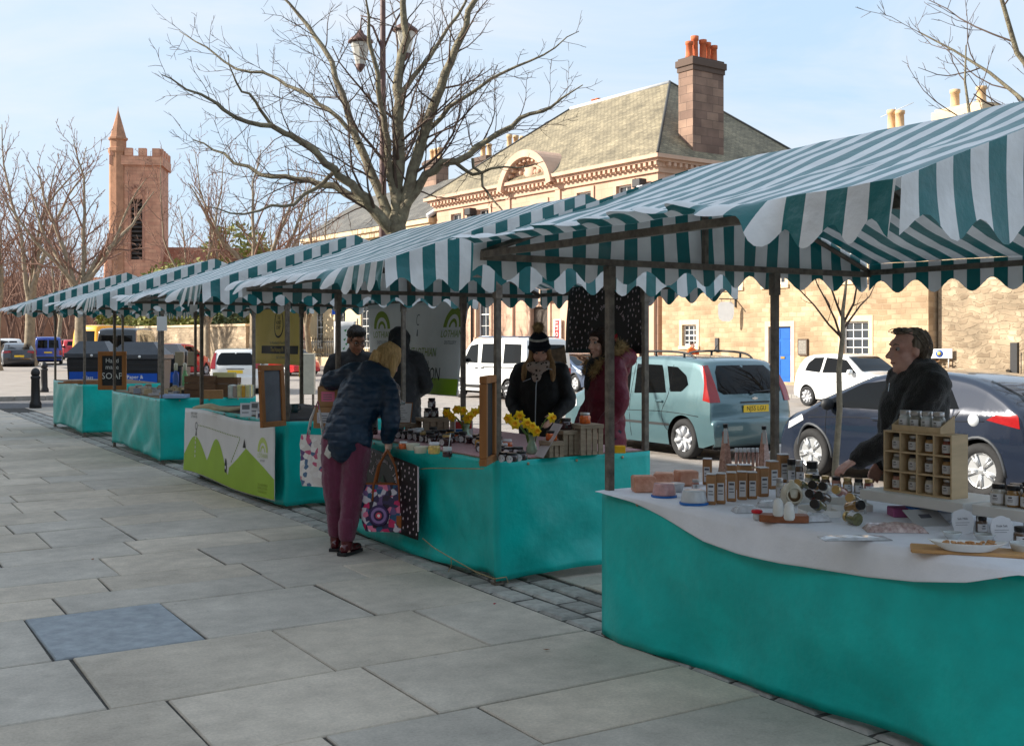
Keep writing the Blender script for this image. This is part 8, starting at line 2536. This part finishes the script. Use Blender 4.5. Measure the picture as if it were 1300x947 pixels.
# crates at the far end, clipboard
x, y, z = tB(506, 552); crate('low grey crate carrying the clipboard', (x, y, z), R(-10), .26, .18, .105, m_crate, GC, 5); cx, cy = x, y
x, y, z = tB(551, 553); crate('wide grey crate with jam jars on it, left of the daffodils', (x + .06, y + .08, z), R(-8), .30, .2, .155, m_crate, GC, 5); jx, jy = x + .06, y + .08
for k, (dx_, dy_, dz_) in enumerate(((-.08, .0, .1556), (.0, .02, .1556), (.1, -.02, .1556), (-.02, .04, .2412))):
    jar('dark jam jar on the wide grey crate, %s' % ('its leftmost', 'at its middle', 'its rightmost', 'stacked on the others')[k], 'jam jars on the wide grey crate', (jx + dx_, jy + dy_, TB + dz_), .036, .085, m_jam, m_lid_k, R(-50), lab='round', name='jam_jar')
x, y, z = tB(530, 540); jar('single dark jam jar with white label before the white banner', None, (x + .1, y + .25, TB), .040, .26, m_jam, m_lid_k, R(-50), lab='round', name='jam_jar') if False else None
cb = thing('clipboard', 'clipboard with white paper propped on the low crate', 'clipboard', (cx - .01, cy + .0, TB + .1065), CAMZ - .15); cb.rotation_euler = (R(-28), 0, CAMZ - .12)
t = MB(); t.bb(-.12, .12, -.002, .002, 0, .20); obj('backing_board', t, m_oak, cb); t = MB(); t.bb(-.112, .112, -.0045, -.0025, .005, .19); pp = obj('paper', t, m_lab, cb)
t = MB()
for k in range(6): t.bb(-.08, .08 - .02 * (k % 3), -.0054, -.0049, .03 + k * .022, .034 + k * .022)
obj('print_lines', t, m_ink2, pp); t = MB(); t.bb(-.05, .05, -.014, -.005, .175, .20, .002); t.tube([(-.03, -.01, .20), (0, -.01, .225), (.03, -.01, .20)], .005, 6); obj('clip', t, m_chrome, cb)
# rows of jam jars
GJ = 'jam jars in rows on the gingham cloth'
rows = [(4.24, 7.05, 9.4, .086), (4.36, 7.0, 9.35, .088), (4.50, 7.4, 9.3, .092)]
rg = random.Random(12)
for ri, (rx_, ya, yb, st_) in enumerate(rows):
    y = ya; ji = 0
    while y < yb:
        px_ = 650 + F_ * (C_ * rx_ - S_ * y) / (S_ * rx_ + C_ * y)
        if rg.random() < .93 and not (575 < px_ < 606 and rx_ < 4.5) and not (655 < px_ < 765 and rx_ > 4.35) and math.hypot(rx_ - cx, y - cy) > .2 and math.hypot(rx_ - jx, y - jy) > .24:
            c = rg.random()
            ji += 1
            jar('jam jar on the gingham, %s row, %s from the near end' % (('front', 'middle', 'back')[ri], ORD[ji - 1]), GJ, (rx_ + rg.uniform(-.022, .022), y, TB), (.038, .034, .040)[ji % 3], (.078, .090, .066)[(ji * 2) % 3], (m_jam, m_jam, m_jam, m_jelly, m_jam, m_honey)[ji % 6 if c < .5 else 0], m_lid_k if c < .75 else (m_lid_g if c < .9 else m_lab), R(-65) + rg.uniform(-.6, .6), lab='round', name='jam_jar')
        y += st_
x, y, z = tB(551, 576); jar('squat jar of yellow lemon curd at the front of the jam stall', None, (x, y, z), .045, .085, m_curd, m_lab, R(-60), lab=None, name='curd_jar')
x, y, z = tB(512, 570); jar('jar of orange jelly with a spoon at the front of the jam stall', None, (x, y, z), .036, .06, m_jelly, m_glassclear, R(-60), lab=None, name='jelly_jar')
x, y, z = tB(568, 580); q = jar('open tasting jar of dark jam with a spoon standing in it', None, (x, y, z), .036, .075, m_jam, m_glassclear, R(-60), lab=None, name='jam_jar', lidh=.4); t = MB(); t.tube([(.01, 0, .06), (.02, .01, .17)], .003, 5); obj('spoon', t, m_glassclear, q)
for k, (px, py, w_) in enumerate(((534, 575, 'white tasting pot nearer the lemon curd'), (524, 571, 'white tasting pot behind the jelly jar'))):
    o = thing('white_pot', w_, 'pot', tB(px, py), 0, 'white tasting pots'); t = MB(); t.lathe([(.045, 0), (.055, .045), (.058, .05), (.05, .05), (.046, .04), (0, .04)], 16); obj('pot_body', t, m_cer, o)
for k, (px, py) in enumerate(((640, 585), (650, 586), (662, 584), (646, 578), (658, 578))):
    jar('dark red jam jar in the cluster by the corner post, %s of five' % ORD[k], 'jam jars clustered by the corner post', tB(px, py), .042, .062, m_jam, m_lid_k, R(-60), lab='round', name='jam_jar')
jar('orange marmalade jar behind the corner cluster', None, tB(644, 570), .040, .075, m_jelly, m_lab, R(-60), lab=None, name='jam_jar')
x, y, z = tB(787, 575); t = MB(); t.bb(-.04, .04, -.03, .03, 0, .055, .004); tag(obj('yellow_box', t, mat('yellow_card', lin((232, 172, 20)), .6), None, (x, y, z), (0, 0, CAMZ)), 'small yellow box at the right end of the jam stall', 'box')
o = thing('picture_card', 'small card with red and blue print behind the daffodils', 'card', (tB(583, 556)[0] + .1, tB(583, 556)[1] + .1, TB), CAMZ); t = MB(); t.bb(-.08, .08, -.002, .002, 0, .14); obj('card_face', t, m_lab, o); t = MB(); t.bb(-.07, .07, -.0035, -.0022, .07, .13); obj('red_print', t, mat('card_red', lin((180, 50, 50)), .6, 0), o); t = MB(); t.bb(-.07, .03, -.0035, -.0022, .01, .065); obj('blue_print', t, mat('card_blue', lin((40, 100, 160)), .6, 0), o)
# daffodils
m_daf = mat('daffodil_yellow', lin((246, 206, 20)), .6, .15, 20); m_daf2 = mat('daffodil_trumpet', lin((244, 180, 10)), .6, .1, 20); m_stem = mat('daffodil_stem', lin((96, 130, 60)), .6, .2, 20)
m_vase = mat('green_glass_vase', lin((150, 178, 150)), .08, .15, 20, coat=.8, spec=.7)
def daffs(label, loc, heads, h):
    o = thing('daffodil_vase', label, 'vase', loc, CAMZ)
    t = MB(); t.lathe([(.034, 0), (.040, .01), (.042, .04), (.026, .085), (.020, .105), (.030, .135), (.033, .140), (.028, .138)], 18); obj('vase_glass', t, m_vase, o)
    for (dx_, dz_, dy_, yaw, pit) in heads:
        t = MB(); t.tube([(dx_ * .08, 0, .03), (dx_ * .25, dy_ * .3, .14), (dx_ * .8, dy_ * .9, dz_ + .008), (dx_, dy_, dz_)], .0042, 6); st_ = obj('stem', t, m_stem, o)
        Mq = Matrix.Translation(V(dx_, dy_, dz_)) @ Euler((R(90 + pit), 0, R(yaw))).to_matrix().to_4x4()
        t = MB(); t.M = Mq
        for k in range(6):
            a = 2 * PI * k / 6; e = .046
            c_, s_ = math.cos(a), math.sin(a)
            def pt(r_, w_, z_): return (c_ * r_ - s_ * w_, s_ * r_ + c_ * w_, z_)
            t.add([pt(.004, -.006, .004), pt(.025, -.019, .008), pt(e, 0, .0), pt(.025, .019, .008), pt(.004, .006, .004), pt(.025, 0, .012)], [(0, 1, 5), (1, 2, 5), (2, 3, 5), (3, 4, 5), (4, 0, 5)], True)
        fl_ = obj('petals', t, m_daf, st_)
        t = MB(); t.M = Mq; t.lathe([(.007, 0), (.012, .012), (.013, .026), (.020, .036), (.017, .035), (.010, .02)], 12); obj('trumpet', t, m_daf2, st_)
x, y, z = tB(592, 560)
daffs('glass vase of daffodils left of the framed board', (x, y, z), [(-.16, .235, .0, -20, 10), (-.11, .20, -.03, -50, 0), (-.03, .25, .02, 10, -15), (.01, .19, -.04, 0, -5), (.06, .24, .0, 30, 5), (.11, .26, .03, 45, 10), (-.08, .26, .03, -15, -20), (.03, .21, -.05, 20, 10)], .2)
x, y, z = tB(675, 576)
daffs('green glass vase of daffodils right of the framed board', (x, y, z), [(-.17, .26, .0, -25, 0), (-.12, .22, -.03, -10, -10), (-.09, .28, .02, 0, 5), (-.04, .23, -.04, 15, 0), (.0, .20, -.05, 5, -15), (.03, .17, -.05, 20, -5), (.145, .265, .0, 40, -10), (-.14, .24, .04, -40, 10)], .2)

# ================================================================== third stall
TC = .896
def tC(px, py, z=TC):
    x, y = gp(px, py, z); return (x, y, z)
t = MB(); t.grid(lambda u, v: (4.055 + 1.32 * u, 10.97 + 3.02 * v, .8985), 4, 8); tag(obj('dark_cloth', t, mat('black_tablecloth', (.03, .03, .035), .8, .2, 8), solid=.001), 'dark cloth on the table of the third stall', 'tablecloth')
TC = .901
t = MB()
def sack(u, v):
    a = 2 * PI * v; L_ = .62
    r_ = .045 * (math.sin(PI * min(.98, max(.02, u))) ** .5) * (1 + .5 * smooth_noise(u * 6, v * 2, 3))
    return ((u - .5) * L_, r_ * 1.6 * math.cos(a), .038 + r_ * .8 * math.sin(a) + .02 * math.sin(u * 7))
t.grid(sack, 24, 12); x, y, z = tC(279, 522); tag(obj('canvas_bag', t, mat('canvas', lin((206, 192, 160)), .85, .15, 12, .3, 60), None, (x, y, z), (0, 0, CAMZ + .1)), 'crumpled cream canvas bag on the third stall', 'bag')
for k, (px, py, lab_) in enumerate(((312, 529, 'white leaflet packet at the front of the third stall'), (322, 527, 'second leaflet packet behind the first on the third stall'))):
    o = thing('leaflet_packet', lab_, 'leaflet packet', tC(px, py), CAMZ, 'leaflet packets'); o.rotation_euler = (R(-14), 0, CAMZ + .2 - .5 * k); t = MB(); t.bb(-.06, .06, -.006, .006, 0, .15, .002); obj('packet', t, m_lab, o); t = MB(); t.bb(-.04, .04, -.0075, -.0065, .08, .13); t.bb(-.04, .03, -.0075, -.0065, .04, .05); obj('print_lines', t, m_ink2, o)
for k, (px, py) in enumerate(((330, 530), (337, 533), (342, 527))):
    pass
o = thing('bottle_carton', 'blue and white carton beside the framed slate', 'carton', tC(334, 531), CAMZ + .4); t = MB(); t.bb(-.07, .07, -.04, .04, 0, .07, .003); obj('carton_body', t, m_lab, o); t = MB(); t.bb(-.06, .06, -.0415, -.0405, .015, .055); obj('blue_print', t, mat('navy_print', lin((50, 56, 90)), .6, .1), o)
o = thing('dark_cup', 'dark teal cup standing on the third stall', 'cup', tC(374, 524)); t = MB(); t.lathe([(.035, 0), (.042, .02), (.044, .10), (.040, .10), (.036, .02), (0, .015)], 16); obj('cup_body', t, mat('teal_cup', lin((44, 74, 78)), .4), o); t = MB(); t.tube([(.042, 0, .03), (.07, 0, .04), (.07, 0, .075), (.043, 0, .085)], .006, 6); obj('handle', t, MATS['teal_cup'], o)
# ================================================================== fourth stall
TD_ = .922
def tD(px, py, z=TD_):
    x, y = gp(px, py, z); return (x, y, z)
GD = 'dark wooden crates on the fourth stall'
x, y, z = tD(250, 505); 
crate('dark wooden crate at the left on the fourth stall', (x + .15, y + .3, z), R(-30), .42, .26, .30, m_crate_d, GD, 3, False)
x, y, z = tD(282, 504); crate('dark wooden crate at the right on the fourth stall', (x + .1, y + .2, z), R(-30), .42, .24, .27, m_crate_d, GD, 3, False); ex, ey = x + .1, y + .2
for k, (px, py) in enumerate(((243, 496), (268, 496))):
    x, y, z = tD(px, py); o = thing('price_card', 'small pale price card on the %s dark crate' % ('left', 'right')[k], 'card', (x, y, z + .12), CAMZ); t = MB(); t.bb(-.045, .045, -.003, .003, 0, .1); obj('card_face', t, m_lab, o); t = MB(); t.bb(-.03, .03, -.0045, -.0035, .03, .07); obj('print_lines', t, m_ink2, o)
t = MB(); t.bb(-.16, .16, -.06, .06, 0, .075, .006); tag(obj('soap_box', t, mat('cream_yellow', lin((206, 196, 140)), .6), None, (ex, ey, TD_ + .271), (0, 0, CAMZ)), 'cream box on top of the right dark crate', 'box')
o = thing('soap_tub', 'clear tub of white and yellow soap bars on the fourth stall', 'tub', tD(306, 505), CAMZ); t = MB(); t.bb(-.16, .16, -.10, -.094, 0, .18); t.bb(-.16, .16, .094, .10, 0, .18); t.bb(-.16, .16, -.093, .093, 0, .008); obj('tub_body', t, m_glassclear, o)
for k, c in enumerate(((206, 206, 200), (170, 150, 140), (214, 200, 140), (214, 160, 60), (220, 206, 150))):
    t = MB(); t.bb(-.15 + k * .06, -.095 + k * .06, -.10 - .012, .09, .010, .185 - .01 * (k % 2), .01); obj('soap_bar', t, mat('soap%d' % k, lin(c), .5, .1, 20), o)
t = MB(); t.bb(-.14, .14, -.07, .07, 0, .12, .003); tag(obj('kraft_box', t, m_kraft, None, tD(270, 506), (0, 0, CAMZ + .2)), 'open kraft box before the dark crates on the fourth stall', 'box')
rg = random.Random(31)
SCOUNT = {}
SNAME = {214: 'off white', 190: 'tan', 60: 'black', 196: 'pale grey', 150: 'blue grey', 206: 'buff', 120: 'brown grey'}
SPAL = [(214, 208, 196), (190, 170, 140), (60, 60, 62), (196, 196, 200), (150, 160, 176), (206, 186, 150), (120, 110, 100), (214, 208, 196), (196, 196, 200)]
nsp = 0
for k in range(120):
    px, py = rg.uniform(164, 238), 0
    py = rg.uniform(489, 504); 
    x, y, z = tD(px, py)
    if not (4.08 < x < 5.3 and 15.95 < y < 18.9): continue
    w_, d_, h_ = rg.uniform(.06, .11), rg.uniform(.05, .08), rg.uniform(.03, .10)
    t = MB(); t.bb(-w_ / 2, w_ / 2, -d_ / 2, d_ / 2, 0, h_, .005)
    c = rg.choice(SPAL); o = obj('soap_pack', t, mat('soap_c%d' % c[0], lin(c), .6, .15, 20), None, (x, y, z), (0, 0, CAMZ + rg.uniform(-.5, .5)))
    nsp += 1; SCOUNT[c[0]] = SCOUNT.get(c[0], 0) + 1
    tag(o, '%s little wrapped soap on the fourth stall, %s of its colour' % (SNAME[c[0]], ORD[SCOUNT[c[0]] - 1]), 'soap', 'wrapped soaps on the fourth stall')
for k, (px, c, lab_) in enumerate(((218, (96, 120, 196), 'blue striped bottle standing beside the left crate'), (230, (140, 196, 140), 'green bottle standing beside the left crate'))):
    x, y, z = tD(px, 494); o = thing('tall_bottle', lab_, 'bottle', (x + .2, y + .5, z)); t = MB(); t.lathe([(.05, 0), (.05, .22), (.03, .26), (.028, .30)], 14); obj('bottle_body', t, mat('bottle%d' % k, lin(c), .4), o); t = MB(); t.lathe([(.032, .30), (.032, .42), (0, .43)], 12); obj('cap', t, m_cer, o)
o = thing('display_stand', 'black display stand with cream boxes on the fourth stall', 'stand', (tD(224, 494)[0] + .35, tD(224, 494)[1] + .7, TD_), CAMZ); t = MB(); t.tube([(0, 0, 0), (0, 0, .62)], .015, 6); t.bb(-.2, .2, -.05, .05, .36, .375); t.bb(-.12, .12, -.08, .08, 0, .01); obj('stand_frame', t, m_iron, o)
for q in (-.11, .11):
    t = MB(); t.bb(q - .07, q + .07, -.045, .045, .3755, .62, .005); obj('boxed_soap', t, mat('beige_box', lin((176, 160, 136)), .6, .1), o)
t = MB(); t.bb(-.18, .18, -.12, .12, 0, .05, .004); tag(obj('blue_tray', t, mat('pale_blue_tray', lin((150, 170, 206)), .5), None, tD(222, 505), (0, 0, CAMZ)), 'pale blue tray at the near end of the fourth stall', 'tray')
# farthest stall
x, y = gp(100, 487, .952)
for k in range(2):
    t = MB(); t.bb(-.35, .35, -.07, .07, 0, .025, .004); tag(obj('plank', t, m_oak, None, (x + .25 * k, y + .9 * k, .9525), (0, 0, R(-20 + 25 * k))), ('wooden plank lying on the farthest stall, the nearer one', 'wooden plank lying on the farthest stall, the farther one')[k], 'plank')

# bits of litter on the paving
for (px, py, c, lab_) in ((118, 711, (150, 96, 60), 'small curled brown leaf on the paving at left'), (694, 826, (160, 110, 70), 'small brown leaf on the paving before the nearest stall'), (628, 768, (170, 40, 60), 'tiny red petal on the paving below the jam stall'), (203, 661, (210, 208, 200), 'tiny white scrap of paper on the paving at left')):
    x, y = gp(px, py); t = MB(); s = .022 if c[0] != 170 else .012
    t.add([(-s, 0, .006), (-s * .3, -s * .5, .003), (s, 0, .009), (-s * .3, s * .5, .010), (0, 0, .003)], [(0, 1, 4), (1, 2, 4), (2, 3, 4), (3, 0, 4)])
    tag(obj('fallen_leaf' if c[0] < 200 else 'paper_scrap', t, mat('leaf%d' % c[0], lin(c), .7, .1), None, (x, y, .004), (0, 0, px), solid=.001), lab_, 'leaf' if c[0] < 200 else 'litter')
finish_texts()
